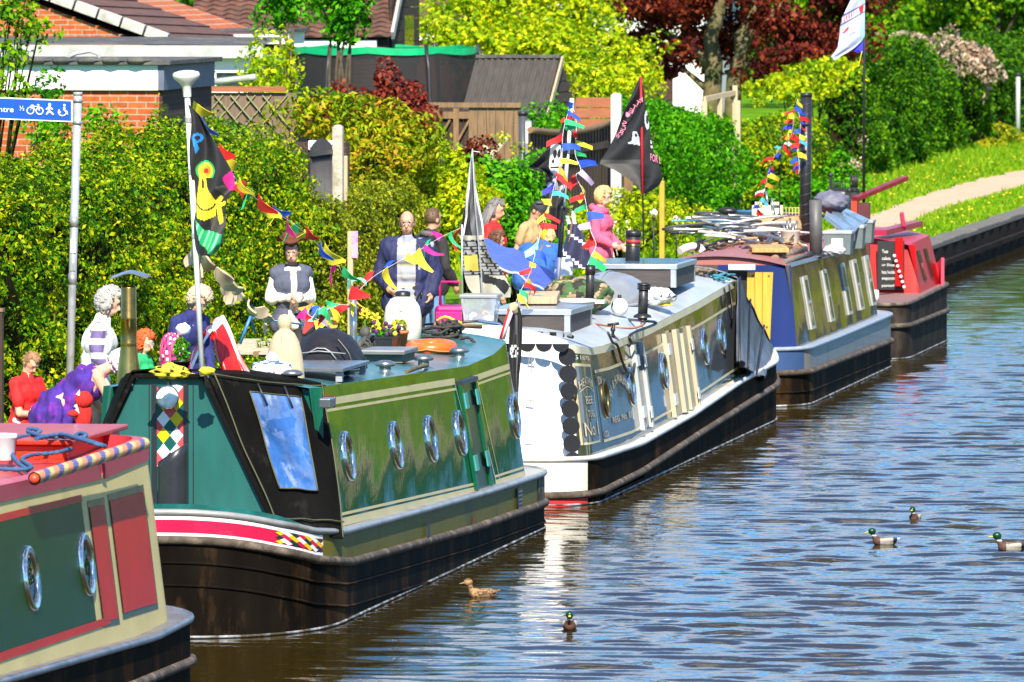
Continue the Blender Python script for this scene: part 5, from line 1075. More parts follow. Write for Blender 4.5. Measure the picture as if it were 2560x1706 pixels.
for ya, yb, col in ((84.75, 85.25, 0), (87.15, 88.9, 1)):
 b = MB(); b3.box(b, ya, yb, .50, 1.30, .002, .010); hd = b.build('side_hatch', mat('hatch_dark', (.02, .022, .025), .15), b3.o); b = MB()
 b3.box(b, ya - .12, ya, .48, 1.31, .004, .05); b3.box(b, yb, yb + .10, .48, 1.31, .004, .05)
 if col: b3.box(b, 87.75, 87.98, .49, 1.32, .012, .06); b3.box(b, 88.25, 88.42, .49, 1.26, .012, .055)
 b.split('door_leaf', paint('cream_door', (.46, .40, .28), .3, wob=0) if col else paint('white_hatch', (.40, .42, .42), .25, wob=0), hd); b = MB()
 for z in (.60, 1.10): b3.box(b, ya - .11, ya + .10, z, z + .11, .051, .058); b3.box(b, yb - .06, yb + .08, z - .03, z + .08, .051, .058)
 b.split('hinge', M_wht, hd)
# bow canvas, slate blue, folding down over the side
A0 = b3.side(q3(93.25), 1.0) + Vector((.03, 0, .03)); A1 = SP(1842, 905, -10.98); F0 = SP(1945, 893, -11.15); F1 = SP(1905, 950, -10.97)
M_slcan = mat('slate_canvas', (.075, .085, .115), .5, var=.3, scale=2.5, bump=.006, bscale=7, dirt=(.16, .17, .20), dscale=1.5, dpos=(.5, .75)); b = MB(); Tip = Vector((CX, F0.y + .5, 1.05))
G = cover(A0, F0, A1, F1, 18, 14, .05, 5.0)
for i, row in enumerate(G):
 for j in range(len(row)): row[j] = row[j] + Vector((.05 * math.sin(i * .9) * j / 14, 0, .02 * math.sin(i * 1.3)))
b.sheet(G, .012); LA = Vector((2 * CX - A0.x, A0.y, A0.z)); LF_ = Vector((2 * CX - F0.x, F0.y, F0.z)); G = []
for i in range(13):
 s_ = i / 12; row = []
 for j in range(13): t_ = j / 12; p = (A0 * (1 - t_) + LA * t_) * (1 - s_) + (F0 * (1 - t_) + LF_ * t_) * s_; row.append(p + Vector((0, 0, math.sin(math.pi * t_) * (.16 * (1 - s_) + .25 * s_) + .02 * math.sin(i * 1.7 + j))))
 G.append(row)
b.sheet([r[::-1] for r in G], .012); b.build('bow_cover', M_slcan, b3.o)
b = MB()
for s_ in (.0, .33, .66): b.tube([G[min(12, int(s_ * 12))][0] * 1.0 + Vector((.03, 0, .01)), A1 * (1 - s_) + F1 * s_ + Vector((.03, 0, 0))], .012, 6)
b.build('cover_rope', M_black, b3.o)
# --- boat 4: grey-brown sides, blue bow bulkhead, yellow door
b4 = Boat('narrowboat', 'brown-grey narrowboat with five tall windows and a roof heaped with salvage', 98.0, 108.6, (1.0, 2.8, 1.2, 2.4), [(98, .66), (102, .65), (108.6, .66)], [(98, .38), (102, .36), (108.6, .32)], 98.4, 107.6, (.12, 4, .6, 2.6), [(98.3, 1.58), (103, 1.555), (106, 1.55), (107.6, 1.60)], tum=.16, camb=.10)
M_b4 = paint('bronze_grey_paint', (.07, .052, .036), .06, wob=.016, wscale=.9, dirt=(.14, .12, .09), dscale=2, stretch=(1, 1, .4)); M_b4b = paint('deep_blue_paint', (.006, .022, .12), .45, wob=.004, coat=0, spec=.1); M_b4h = paint('grey_hull_paint', (.22, .205, .165), .35, spec=.04, wob=.01, dirt=(.11, .10, .08), dscale=2.5, stretch=(1, 1, .4), coat=.3)
b4.hull(M_bitw, M_b4h, M_strake, mat('blue_grey_gunwale', (.36, .40, .47), .3, .2, var=.15), mat('steel_deck', (.40, .42, .46), .35, .3, var=.15), lines=(.22,)); b4.cabin(M_b4, paint('red_oxide_roof', (.34, .12, .10), .5, wob=0)); q4 = b4.sq
b = MB(); b4.hpatch(b, -1.2, b4.H.sy(98.5), .02, .98, .005); b.build('bow_band', paint('blue_hull_paint', (.045, .085, .20), .25, wob=.008, spec=.2, coat=0), b4.o, label='blue hull band round the end')
b = MB(); qe4 = b4.C.sy(98.45); b.grid([[b4.side(s_, t_, .010) for s_ in np.linspace(0, qe4, 10)] for t_ in np.linspace(0, 1.0, 5)]); b.build('bulkhead', M_b4b, b4.o, label='deep blue end bulkhead')
a, c = UP(1869, 681, 98.36), UP(1936, 866, 98.36); b = MB(); b.prism([(UP(1867, 0, 98.36).x, c.z), (UP(1926, 0, 98.36).x, c.z), (UP(1934, 0, 98.36).x, a.z), (UP(1870, 0, 98.36).x, a.z)], lambda p, d: Vector((p[0], 98.36 + d, p[1])), -.03, .02)
dr = b.build('door', mat('varnished_pine', (.62, .34, .03), .4, var=.14, scale=4, stretch=(9, 1, .5), coat=.3, dirt=(.36, .16, .02), dscale=5, dpos=(.64, .7)), b4.o, label='yellow varnished pine door'); b = MB()
for px in (1888, 1907): x = UP(px, 0, 98.33).x; b.box(x - .003, x + .003, 98.326, 98.335, c.z, a.z)
for px, py in ((1922, 690), (1882, 690), (1917, 818), (1916, 838)): b.ell(UP(px, py, 98.325), (.014, .006, .014), n=8, m=5)
b.build('board_joint', mat('joint_brown', (.20, .09, .02), .6), dr)
b = MB(); c2 = UP(1790, 700, 98.38); b.box(c2.x, a.x - .005, 98.365, 98.375, c.z, a.z + .02); b.build('doorway', mat('dark_inside', (.012, .010, .010), .8), b4.o)
b = MB(); p = UP(1822, 662, 98.2); b.obox(UP(1855, 668, 98.25), (.30, .05, .06)); b.build('name_board', M_white, b4.o)
M_pane4 = mat('window_pane', (.05, .05, .035), .15, var=.6, scale=1.3, spec=.12, dirt=(.42, .36, .22), dscale=1.7, dpos=(.5, .56)); M_fr4 = mat('pale_frame', (.40, .40, .38), .4, var=.1)
for y, dz in ((99.85, 0), (101.9, 0), (103.85, 0), (105.2, 0), (106.55, 0)):
 b = MB(); b4.box(b, y, y + .44, .80, 1.40, .002, .022); f_ = b.build('window', M_fr4, b4.o); b = MB(); b4.box(b, y + .10, y + .34, 1.13, 1.36, .023, .026); b4.box(b, y + .10, y + .34, .84, 1.09, .023, .026); b.build('pane', M_pane4, f_)
b = MB(); b4.patch(b, q4(98.6), q4(107.1), .965, 1.02, .01, n=60); b.build('roof_edge', mat('blue_roof_edge', (.20, .25, .36), .35), b4.o)
# --- boat 5: black hull, red cabin, pink-red stern seat
b5 = Boat('narrowboat', 'small red-cabined narrowboat with a black hull, farthest in the row', 109.35, 116.2, (.9, 3.4, 1.6, 2.2), [(109.3, .70), (116.2, .76)], [(109.3, .42), (116.2, .40)], 112.3, 115.6, (.06, 4, .5, 2.5), [(112.3, 1.34), (115.7, 1.38)], tum=.16, camb=.10)
M_b5r = paint('bright_red_paint', (.40, .006, .006), .4, wob=.006, coat=0, spec=.15); b5.hull(mat('matt_black_hull', (.03, .024, .021), .6, spec=.02, var=.3, dirt=(.08, .065, .05), dscale=3, stretch=(1, 1, .4)), mat('matt_black_band', (.034, .027, .023), .6, spec=.02, var=.3, dirt=(.09, .07, .055), dscale=3, stretch=(1, 1, .4)), M_strake, M_strake, mat('red_grey_deck', (.22, .12, .11), .6))
b5.cabin(M_b5r, paint('pink_red_roof', (.42, .03, .055), .4, wob=0));
b = MB(); b.box(UP(2195, 0, 112.27).x, UP(2262, 0, 112.27).x, 112.25, 112.285, UP(0, 712, 112.27).z, UP(0, 592, 112.27).z); bb = b.build('chalkboard', mat('chalkboard', (.012, .013, .013), .6), b5.o); b = MB()
for i, (tx, w0) in enumerate((('Teas', .3), ('cakes', .42), ('or Shop', .62), ('hot holders', .8), ('evaporator', .75), ('painted', .6))):
 z0 = UP(0, 622 + i * 17, 112.24).z; x0 = UP(2206, 0, 112.24).x; lettering(b, tx, lambda a, c, z0=z0, w0=w0, x0=x0: Vector((x0 + a * w0 * .26, 112.247, z0 + c * .045)))
b.build('chalk_writing', M_white, bb)
b = MB(); b.obox(UP(2248, 655, 112.2), (.10, .04, .62)); b.build('door_post', M_b5r, b5.o); b = MB()
for i in range(7): b.ell(UP(2236 + i * 4, 640 + i * 13, 112.15), (.022, .02, .022), n=8, m=5)
b.build('rivet_row', M_wht, b5.o)
b = MB();
for y in (113.1, 114.0): b5.box(b, y, y + .3, .86, 1.24, .002, .02)
b.build('window', M_glass, b5.o)
c = UP(2318, 745, 115.3); G = []                      # curved pink-red seat back
for i in range(15):
 a = math.pi * i / 14; G.append([Vector((c.x - .05 + .34 * math.cos(a) * -1 * (-1), 114.6 + .55 * math.sin(a), .74 + dz + (.16 * abs(math.cos(a)) ** 2 if dz > 0 else 0))) for dz in (0, .1, .2)])
b = MB(); b.sheet(G, .04); b.build('stern_seat', paint('pink_red_seat', (.66, .07, .12), .4, wob=0), b5.o)
b = MB(); P = Vector((-11.75, 113.4, 0)); zr_ = b5.roofz(P.x, 113.4); b.cyl((P.x - .15, 113, zr_ - .02), (P.x - .15, 113, zr_ + .14), .13); b.build('roof_drum', paint('crimson_drum', (.62, .04, .10), .3, wob=0), b5.o); b = MB()
b.beam((P.x + .1, 112.6, zr_ + .05), (P.x + .35, 114.8, zr_ + .10), .16, .07); b.beam((P.x + .3, 113.6, zr_ + .08), (P.x + .25, 113.8, zr_ + .26), .05, .05); b.build('roof_beam', paint('maroon_beam', (.30, .02, .05), .4, wob=0), b5.o)
b = MB(); b.tube([(-11.4, 109.55, .72), (-11.4, 109.5, .86)], .05, 12); b.build('bollard', M_wht, b5.o)
# ------------------------------------------------------------------ things carried on the roofs
def T(name, label, cat, loc, group=None): return thing(name, label, cat, tuple(loc), group)
M_terr = mat('terracotta', (.50, .17, .06), .85, var=.15, scale=12, dirt=(.55, .35, .22), dscale=5, dpos=(.6, .8)); M_soil = mat('soil', (.035, .022, .014), 1, var=.4)
M_rope = mat('blue_rope_fibre', (.035, .10, .22), .8, var=.3, scale=60); M_brope = mat('black_rope_fibre', (.035, .032, .026), .8, var=.5, scale=50)
M_wpl = mat('white_plastic', (.74, .73, .68), .4, var=.05, dirt=(.5, .46, .38), dscale=4, dpos=(.6, .8)); M_bpl = mat('black_plastic', (.015, .015, .016), .4, var=.2); M_gpl = mat('grey_plastic', (.30, .31, .32), .35, var=.12)
M_alu = mat('aluminium', (.66, .67, .68), .3, .85, var=.1); M_grille = mat('dark_ribbed_panel', (.055, .045, .042), .6, var=.25, scale=4, stretch=(1, 1, 12))
CLOTH = {k: mat(k + '_cloth', c, .75, var=.10, scale=5) for k, c in dict(red=(.68, .015, .015), green=(.02, .42, .13), blue=(.015, .07, .52), yellow=(.78, .62, .03), magenta=(.60, .01, .20), white=(.80, .80, .80), black=(.012, .012, .014), royal=(.03, .03, .42), navy=(.015, .02, .10), grey=(.10, .10, .105), beige=(.48, .37, .24), lilac=(.55, .42, .66), pink=(.66, .07, .17), mint=(.25, .62, .42), orange=(.72, .30, .02), turq=(.05, .38, .50)).items()}
def rope(mb, pts, r, mat=0, twist=26, n=7):
 """laid rope: a tube whose section bulges in a helix"""
 P = [Vector(p) for p in pts]; Q = []
 for i in range(len(P) - 1):
  k = max(1, int((P[i + 1] - P[i]).length / (r * 1.2)))
  for j in range(k): Q.append(P[i] + (P[i + 1] - P[i]) * (j / k))
 Q.append(P[-1]); mb.tube(Q, [r * (1 + .22 * math.sin(i * 1.7)) for i in range(len(Q))], n, mat); return mb
def spline(pts, n=8):
 P = [Vector(p) for p in pts]; out = []
 for i in range(len(P) - 1):
  p0, p1, p2, p3 = P[max(0, i - 1)], P[i], P[i + 1], P[min(len(P) - 1, i + 2)]
  for j in range(n):
   t = j / n; out.append(.5 * ((2 * p1) + (p2 - p0) * t + (2 * p0 - 5 * p1 + 4 * p2 - p3) * t * t + (3 * p1 - p0 - 3 * p2 + p3) * t ** 3))
 out.append(P[-1]); return out
# -- boat 1
q1 = lambda px, py, z=1.845: ZP(px, py, z)
o = T('mooring_rope', 'blue mooring rope lying in loops on the red roof hatch', 'rope', q1(120, 1100))
pts = [q1(70, 1176, 1.76), q1(45, 1158, 1.77), q1(30, 1135, 1.80), q1(25, 1112), q1(40, 1096), q1(80, 1088), q1(100, 1078, 1.87), q1(75, 1072, 1.88), q1(72, 1080, 1.86), q1(110, 1092, 1.86), q1(160, 1093, 1.86), q1(200, 1096, 1.86), q1(215, 1088, 1.88), q1(200, 1084, 1.87), q1(190, 1092, 1.86), q1(225, 1104, 1.85), q1(262, 1116, 1.84), q1(245, 1112, 1.86), q1(205, 1100, 1.88), q1(150, 1086, 1.88), q1(90, 1098, 1.86)]
rope(MB(), spline(pts), .014).build('coil', M_rope, o); pts = [q1(-20, 1172, 1.77), q1(55, 1174, 1.77), q1(78, 1168, 1.77), q1(55, 1150, 1.77), q1(78, 1138, 1.77), q1(120, 1134, 1.77), q1(150, 1130, 1.78), q1(180, 1122, 1.78)]; rope(MB(), spline(pts), .014).build('trailing_end', M_rope, o)
pa, pb = b1.side(b1.sq(56.0), 1.0) + Vector((-.16, 0, .13)), None
a = ZP(86, 1197, 1.78); c = ZP(360, 1110, 1.80); o = T('boat_pole', 'striped boat pole wound in yellow, orange and purple bands along the roof edge', 'pole', (a + c) / 2); b = MB(); d = (c - a); n = 150; rr_ = 14; G = []
e1 = d.normalized().orthogonal(); e2 = d.normalized().cross(e1)
for i in range(n + 1): G.append([a + d * (i / n) + (e1 * math.cos(2 * math.pi * j / rr_) + e2 * math.sin(2 * math.pi * j / rr_)) * .030 for j in range(rr_)])
b.grid(G, 0, True, cv=True); b.m = [((j + int(i * .75)) % 14) // 5 % 3 for i in range(n) for j in range(rr_)]; b.build('shaft', [paint('pole_orange', (.72, .25, .06), .4, wob=0), paint('pole_violet', (.13, .09, .26), .4, wob=0), paint('pole_yellow', (.72, .50, .12), .4, wob=0)], o); MB().ell(a, (.034, .034, .034)).build('tip', mat('pole_tip', (.62, .06, .02), .4), o)
a = ZP(8, 1150, 1.76); o = T('clear_tub', 'clear plastic tub standing at the cut left edge of the red roof', 'tub', a); MB().lathe(a, [(.075, 0), (.085, .14), (.09, .145), (.09, .16), (.07, .162)], 20).build('tub', mat('cloudy_plastic', (.55, .58, .58), .25, var=.2), o); MB().lathe(a, [(.094, .15), (.094, .175), (.0, .18)], 20).build('lid', M_wpl, o)
# -- boat 2
def pot(name, label, px, py, r, h, m, z=None, B=b2, plant=None, seed=1, cat='flowerpot', pz=None):
 a = B.onroof(px, py) if z is None else ZP(px, py, z); o = T(name, label, cat, a)
 MB().lathe(a, [(0, 0), (r * .72, 0), (r * .92, h * .82), (r * 1.02, h * .82), (r * 1.04, h), (r * .93, h), (r * .9, h * .88)], 20).build('pot', m, o); MB().lathe(a, [(0, h * .9), (r * .92, h * .88)], 14).build('soil', M_soil, o)
 if plant:
  P, Nn = clumps([((a.x, a.y, a.z + h + plant[0] * .45), (plant[1], plant[1], plant[0] * .6))], plant[2], seed); leaf_mesh('plant', P, Nn, plant[3], plant[4], o)
 return o
pot('plant_pot', 'black pot with a bright green bushy plant on the front of the canvas cover', 452, 926, .075, .075, M_bpl, 1.98, plant=(.19, .085, 3000, .03, LF['bright']))
pot('plant_pot', 'small terracotta pot beside the beige bollard shape', 658, 893, .055, .085, M_terr, plant=(.08, .05, 2500, .03, LF['mid']), seed=2)
pot('plant_pot', 'larger terracotta pot beside the white water can', 998, 872, .085, .16, M_terr, plant=(.10, .08, 1500, .04, LF['olive']), seed=3)
pot('plant_pot', 'tiny white pot in front of the black planter', 952, 880, .036, .07, M_wpl, plant=(.04, .035, 2500, .02, LF['red']), seed=4)
a = b2.onroof(966, 884); o = T('planter', 'square black planter of yellow and purple pansies', 'planter', a); b = MB(); b.lathe(a, [(0, 0), (.085, 0), (.10, .13), (.108, .13), (.108, .15), (.09, .15)], 4, R=Matrix.Rotation(.7, 3, 'Z'), smooth=False, sx=1.15); b.build('box', M_bpl, o)
P, Nn = clumps([((a.x, a.y, a.z + .17), (.11, .10, .06))], 2600, 5); leaf_mesh('leaves', P, Nn, .035, LF['bright'], o)
for nm, m_, s_ in (('yellow_flowers', CLOTH['yellow'], 3), ('purple_flowers', mat('pansy_purple', (.07, .01, .09), .7), 8)):
 b = MB(); R = random.Random(s_)
 for i in range(13): b.ell((a.x + R.uniform(-.13, .12), a.y + R.uniform(-.1, .05), a.z + R.uniform(.16, .27)), (.022, .010, .020), n=7, m=5)
 b.build(nm, m_, o)
a = b2.onroof(920, 882); o = T('stone_figure', 'dark carved stone figure sitting with scroll patterns beside the planter', 'ornament', a); b = MB(); b.ell(a + Vector((0, 0, .07)), (.085, .08, .09)); b.ell(a + Vector((-.025, 0, .175)), (.05, .05, .055)); b.tube([a + Vector((.0, -.03, .12)), a + Vector((.07, -.05, .13)), a + Vector((.09, -.06, .03))], [.035, .032, .028], 8); b.tube([a + Vector((-.04, -.05, .1)), a + Vector((-.08, -.07, .04)), a + Vector((0, -.09, .02))], [.035, .03, .028], 8)
b.tube([a + Vector((-.01 + (.012 + .0035 * i) * math.cos(i * .6), -.082, .065 + (.012 + .0035 * i) * math.sin(i * .6))) for i in range(14)], .007, 5); b.build('figure', mat('dark_stone', (.06, .06, .055), .7, var=.4, scale=18, bump=.004), o)
a = b2.onroof(1007, 855); a = Vector((a.x, a.y, a.z)); h_ = .42; o = T('water_can', 'rounded cream-white water can with a black cap on the green roof', 'water can', a); MB().lathe(a, [(0, 0), (.13, 0), (.16, .03), (.166, .12), (.166, .22), (.15, .31), (.11, .375), (.06, .40), (.05, .42)], 28).build('can', mat('cream_plastic', (.72, .68, .56), .4, var=.04, dirt=(.55, .48, .34), dscale=6, dpos=(.62, .75)), o)
MB().lathe(a + Vector((0, 0, .40)), [(.068, 0), (.068, .035), (.05, .045), (0, .05)], 20).build('cap', M_bpl, o); MB().tube([a + Vector((.12, 0, .36)), a + Vector((.15, -.02, .42)), a + Vector((.17, -.02, .44)), a + Vector((.16, 0, .38))], .010, 6).build('handle', M_bpl, o)
b = MB(); b.tube([a + Vector((.01 + .02 * math.cos(t_), -.163, .26 + .02 * math.sin(t_))) for t_ in np.linspace(.5, 3.6, 8)] + [a + Vector((.015, -.166, .22))], .004, 5); b.build('scuff_mark', mat('scuff', (.4, .36, .28), .8), o)
a = b2.onroof(1071, 886); o = T('lifebuoy', 'bright orange lifebuoy lying flat by the black rope', 'lifebuoy', a + Vector((0, .15, 0))); b = MB(); c = a + Vector((0, .16, .055)); Rr = .17; b.tube([c + Vector((Rr * math.cos(t_), Rr * 1.1 * math.sin(t_), .01 * math.sin(t_))) for t_ in np.linspace(0, 2 * math.pi, 40)[:-1]], .055, 12, closed=True); b.build('ring', mat('buoy_orange', (.78, .12, .012), .35, var=.08, dirt=(.6, .2, .08), dscale=6), o); b = MB(); b.tube([c + Vector((.235 * math.cos(t_), .25 * math.sin(t_), -.01 - .02 * abs(math.sin(2 * t_)))) for t_ in np.linspace(0, 2 * math.pi, 33)[:-1]], .008, 5, closed=True); b.build('grab_line', mat('orange_line', (.7, .2, .06), .7), o)
a = b2.onroof(1105, 872); o = T('coiled_rope', 'heap of coiled black rope behind the orange lifebuoy', 'rope', a); R = random.Random(2); pts = []
for i in range(150):
 t_ = i * .42; rr_ = .12 + .09 * math.sin(i * .21) + R.uniform(-.03, .03); pts.append(a + Vector((rr_ * math.cos(t_) * 1.15, rr_ * math.sin(t_) + .12, .03 + .0011 * i + R.uniform(-.01, .02) + .05 * math.exp(-((rr_ - .1) / .05) ** 2))))
rope(MB(), spline(pts, 3), .014).build('coil', M_brope, o); rope(MB(), spline([a + Vector((.15, -.02, .08)), a + Vector((.24, -.05, .10)), a + Vector((.30, -.08, .06)), a + Vector((.31, -.1, .0))]), .014).build('trailing_end', M_brope, o)
a = b2.onroof(884, 878); o = T('roof_pipe', 'thin steel flue pipe standing on the green roof with bunting tied to it', 'pipe', a); MB().cyl(a - Vector((0, 0, .02)), a + Vector((-.005, 0, .46)), .033).build('pipe', M_steel, o); MB().cyl(a + Vector((-.005, 0, .46)), a + Vector((-.005, 0, .49)), .036).build('collar', M_alu, o)
PIPE = a + Vector((-.005, 0, .47))
a = b2.onroof(960, 907); o = T('roof_box', 'shallow metal roof box with a dark base under the planter', 'box', a); b = MB(); b.obox(a + Vector((-.02, .35, .085)), (.40, .75, .035)); b.build('lid', mat('brushed_tray', (.30, .28, .25), .35, .7, var=.2), o, .006); MB().obox(a + Vector((-.02, .38, .03)), (.34, .66, .07)).build('base', mat('box_base', (.12, .105, .09), .7, var=.3), o)
a = b2.onroof(815, 950); o = T('solar_panel', 'flat grey solar panel propped low on the green roof beside the black bag', 'solar panel', a); b = MB(); b.obox(a + Vector((-.15, .5, .085)), (.62, 1.3, .03)); b.build('panel', mat('solar_face', (.16, .17, .20), .2, .3, var=.2), o, .004); b = MB()
for dx, dy in ((-.4, -.08), (.12, -.08), (-.4, 1.05), (.12, 1.05)): b.obox(a + Vector((dx, dy, .03)), (.05, .05, .08))
b.build('feet', M_gpl, o)
def lump(c, r, seed, amp=.12, n=30, m=18, flat=True, wl=1.0):
 sd = Vector((seed * 3.1, seed, 0))
 return lambda d: (1 + amp * mnoise.noise(d * (2.2 / wl) + sd) + amp * .5 * abs(mnoise.noise(d * (5 / wl) + sd)))
a = b2.onroof(815, 930); o = T('black_bag', 'big crumpled black canvas bag on the green roof', 'bag', a + Vector((0, .3, 0))); b = MB(); k = 1 / 318
G = []
prof_ = [(-.30, .02), (-.285, .15), (-.24, .26), (-.12, .335), (.0, .33), (.10, .28), (.18, .18), (.235, .08), (.24, .0)]
for i in range(19):
 s_ = i / 18; sc_ = math.sin(math.pi * (.06 + .88 * s_)) ** .35; row = []
 for x_, z_ in prof_: row.append(a + Vector((x_ * sc_ + .012 * math.sin(i * 1.1 + z_ * 20), .95 * s_ - .05, z_ * sc_ + .018 * mnoise.noise((x_ * 9, s_ * 7, 1)) * (z_ > .02))))
 G.append(row)
b.grid(G); b.add(G[0], [list(range(9))]); b.build('body', mat('bag_nylon', (.016, .014, .018), .55, var=.3, scale=4, bump=.012, bscale=7, dirt=(.05, .045, .05), dscale=3, dpos=(.5, .8), spec=.3), o); b = MB(); b.tube([p + Vector((0, -.012, .006)) for p in G[0][2:7]], .006, 5); b.tube([a + Vector((-.27, -.06, .14)), a + Vector((-.05, -.07, .17)), a + Vector((.17, -.06, .15))], .005, 5); b.build('piping', M_gpl, o)
b = MB(); b.tube(spline([a + Vector((.10, -.05, .27)), a + Vector((.20, -.08, .15)), a + Vector((.24, -.1, .02))]), .012, 6); b.build('strap', M_bpl, o)
a = b2.onroof(712, 945); o = T('beige_dummy', 'beige cloth-covered dummy with a round head and sloping shoulders', 'dummy', a); s0 = .0031
b = MB(); b.lathe(a, [(.17, 0), (.165, .08), (.15, .18), (.125, .28), (.085, .35), (.05, .375), (.045, .385), (.055, .40), (.062, .43), (.058, .465), (.04, .49), (0, .50)], 26, sx=.92, sy=.75); b.build('body', mat('beige_hessian', (.46, .38, .25), .9, var=.1, scale=8, bump=.004, bscale=60), o); MB().beam(a + Vector((-.015, -.115, .02)), a + Vector((-.012, -.085, .33)), .010, .006).build('seam', mat('beige_seam', (.40, .33, .22), .9), o)
a = b2.onroof(640, 900); o = T('slatted_board', 'sun-bleached slatted wooden board on the green roof', 'board', a); b = MB()
for i in range(8): b.obox(a + Vector((-.02, .15 + i * .1, .05 + i * .012)), (.48, .085, .02))
b.build('slats', mat('bleached_wood', (.42, .36, .26), .8, var=.25, scale=6, stretch=(1, 8, 1)), o); MB().obox(a + Vector((-.02, .5, .045)), (.05, .8, .04)).build('batten', M_wood, o)
a = b2.onroof(676, 962); o = T('plastic_bag', 'knotted blue and white plastic bag slumped beside the red flag cloth', 'bag', a); fn = lump(0, 0, 4, .22); b = MB(); b.ell(a + Vector((0, .1, .085)), (.16, .15, .11), n=34, m=20, fn=fn); b.m = [1 if mnoise.noise((i * .31 % 7, i * .017, 3)) > .12 else 0 for i in range(len(b.f))]; b.ell(a + Vector((.0, .06, .20)), (.045, .04, .045), fn=lump(0, 0, 9, .35)); b.build('bag', [mat('bag_white', (.74, .76, .80), .3, var=.1, bump=.01, bscale=14), mat('bag_blue', (.06, .11, .22), .3, var=.4, bump=.01, bscale=14)], o)
# red cloth with white borders, draped like a tent over a rail
ap = UP(556, 792, 66.9); o = T('red_flag_cloth', 'glossy red flag cloth with white borders draped like a tent', 'flag', (ap.x, ap.y, 1.86)); b = MB()
for pa_, pb_, pc_, pd_, sd in ((UP(512, 826, 66.8), UP(556, 790, 66.9), UP(570, 965, 66.5), UP(642, 962, 66.6), 1), (UP(545, 793, 66.95), UP(512, 826, 66.85), UP(470, 950, 66.3), UP(405, 1000, 66.2), 2)):
 G = []; n, m = 22, 14
 for i in range(n + 1):
  row = []
  for j in range(m + 1): s_, t_ = i / n, j / m; p = (pa_ * (1 - t_) + pb_ * t_) * (1 - s_) + (pc_ * (1 - t_) + pd_ * t_) * s_; row.append(p + Vector((0, .05 * math.sin(t_ * 7 + s_ * 3 + sd) + .03 * math.sin(s_ * 9), .012 * math.sin(t_ * 9 + s_ * 4))))
  G.append(row)
 k0 = len(b.f); b.sheet(G, .004);
 for q_ in range(n * m):
  i, j = q_ // m, q_ % m; wht = (j >= m - 3) if sd == 1 else (j < 4 or (i + j) % 9 == 0)
  if i < 2 and sd == 1: wht = True
  b.m[k0 + q_] = 1 if wht else 0
  b.m[k0 + n * m + (i * m + (m - 1 - j))] = b.m[k0 + q_]
b.build('cloth', [mat('glossy_red_cloth', (.70, .012, .012), .25, var=.12, bump=.004, bscale=8), CLOTH['white']], o)
a = ZP(415, 935, 1.98); o = T('yellow_cloth', 'crumpled yellow and black cloth at the foot of the white flagpole', 'cloth', a); b = MB(); b.ell(a + Vector((.02, .05, .015)), (.13, .08, .05), n=26, m=14, fn=lump(0, 0, 6, .5)); b.m = [1 if (i * 7) % 11 in (0, 5) else 0 for i in range(len(b.f))]; b.ell(a + Vector((.30, .05, .02)), (.06, .05, .03), fn=lump(0, 0, 7, .4)); b.build('cloth', [CLOTH['yellow'], CLOTH['black']], o)
a = ZP(408, 925, 1.86) + Vector((0, 1.2, 0)); o = T('patterned_bag', 'floral pink and white bag behind the red flag cloth', 'bag', a); b = MB(); b.ell(UP(430, 885, 68.5), (.10, .10, .17), n=30, m=20, fn=lump(0, 0, 11, .25)); b.m = [(0, 1, 2, 0, 3, 1)[int(5 * abs(math.sin(i * 1.37)))] for i in range(len(b.f))]; b.ell(UP(458, 824, 68.5), (.055, .05, .045), mat=1, fn=lump(0, 0, 12, .4)); b.build('bag', [CLOTH['magenta'], CLOTH['white'], mat('dark_floral', (.06, .02, .03), .7), CLOTH['pink']], o)
c = UP(425, 860, 68.4); b = MB()
a = b2.onroof(640, 838); o = T('folding_frame', 'folded blue and silver metal frame behind the beige dummy', 'frame', UP(640, 850, 71)); b = MB(); b.tube([UP(603, 838, 71), UP(626, 793, 71), UP(672, 800, 71), UP(760, 812, 71)], .008, 6); b.tube([UP(626, 793, 71), UP(638, 832, 71.3)], .012, 6); b.build('rail', mat('blue_tube', (.05, .16, .32), .4, .4), o); MB().tube([UP(600, 860, 71), UP(626, 793, 71)], .014, 6).build('leg', mat('blue_leg', (.05, .2, .40), .4), o)
a = b2.onroof(905, 935); o = T('weathered_branch', 'short weathered branch lying near the roof edge', 'branch', a); c = b2.onroof(1068, 923); a2 = b2.onroof(1016, 938); b = MB(); b.tube(spline([a2 + Vector((0, 0, .025)), (a2 + c) / 2 + Vector((.02, 0, .04)), c + Vector((0, 0, .03))]), [.018] * 17, 8); b.build('branch', M_bark, o)
a = ZP(1063, 824, 1.80); c = ZP(1185, 828, 1.75); o = T('boat_shaft', 'wooden boat shaft laid across behind the black rope heap', 'pole', (a + c) / 2); MB().cyl(a + Vector((0, .6, .02)), c + Vector((0, .4, .02)), .02).build('shaft', mat('shaft_wood', (.42, .20, .07), .5, var=.2), o); b = MB(); rope(b, spline([a + Vector((.02, .55, .05)), a + Vector((.1, .5, .09)), a + Vector((.2, .45, .06)), a + Vector((.26, .4, .04))]), .012); b.build('yellow_cord', CLOTH['yellow'], o)
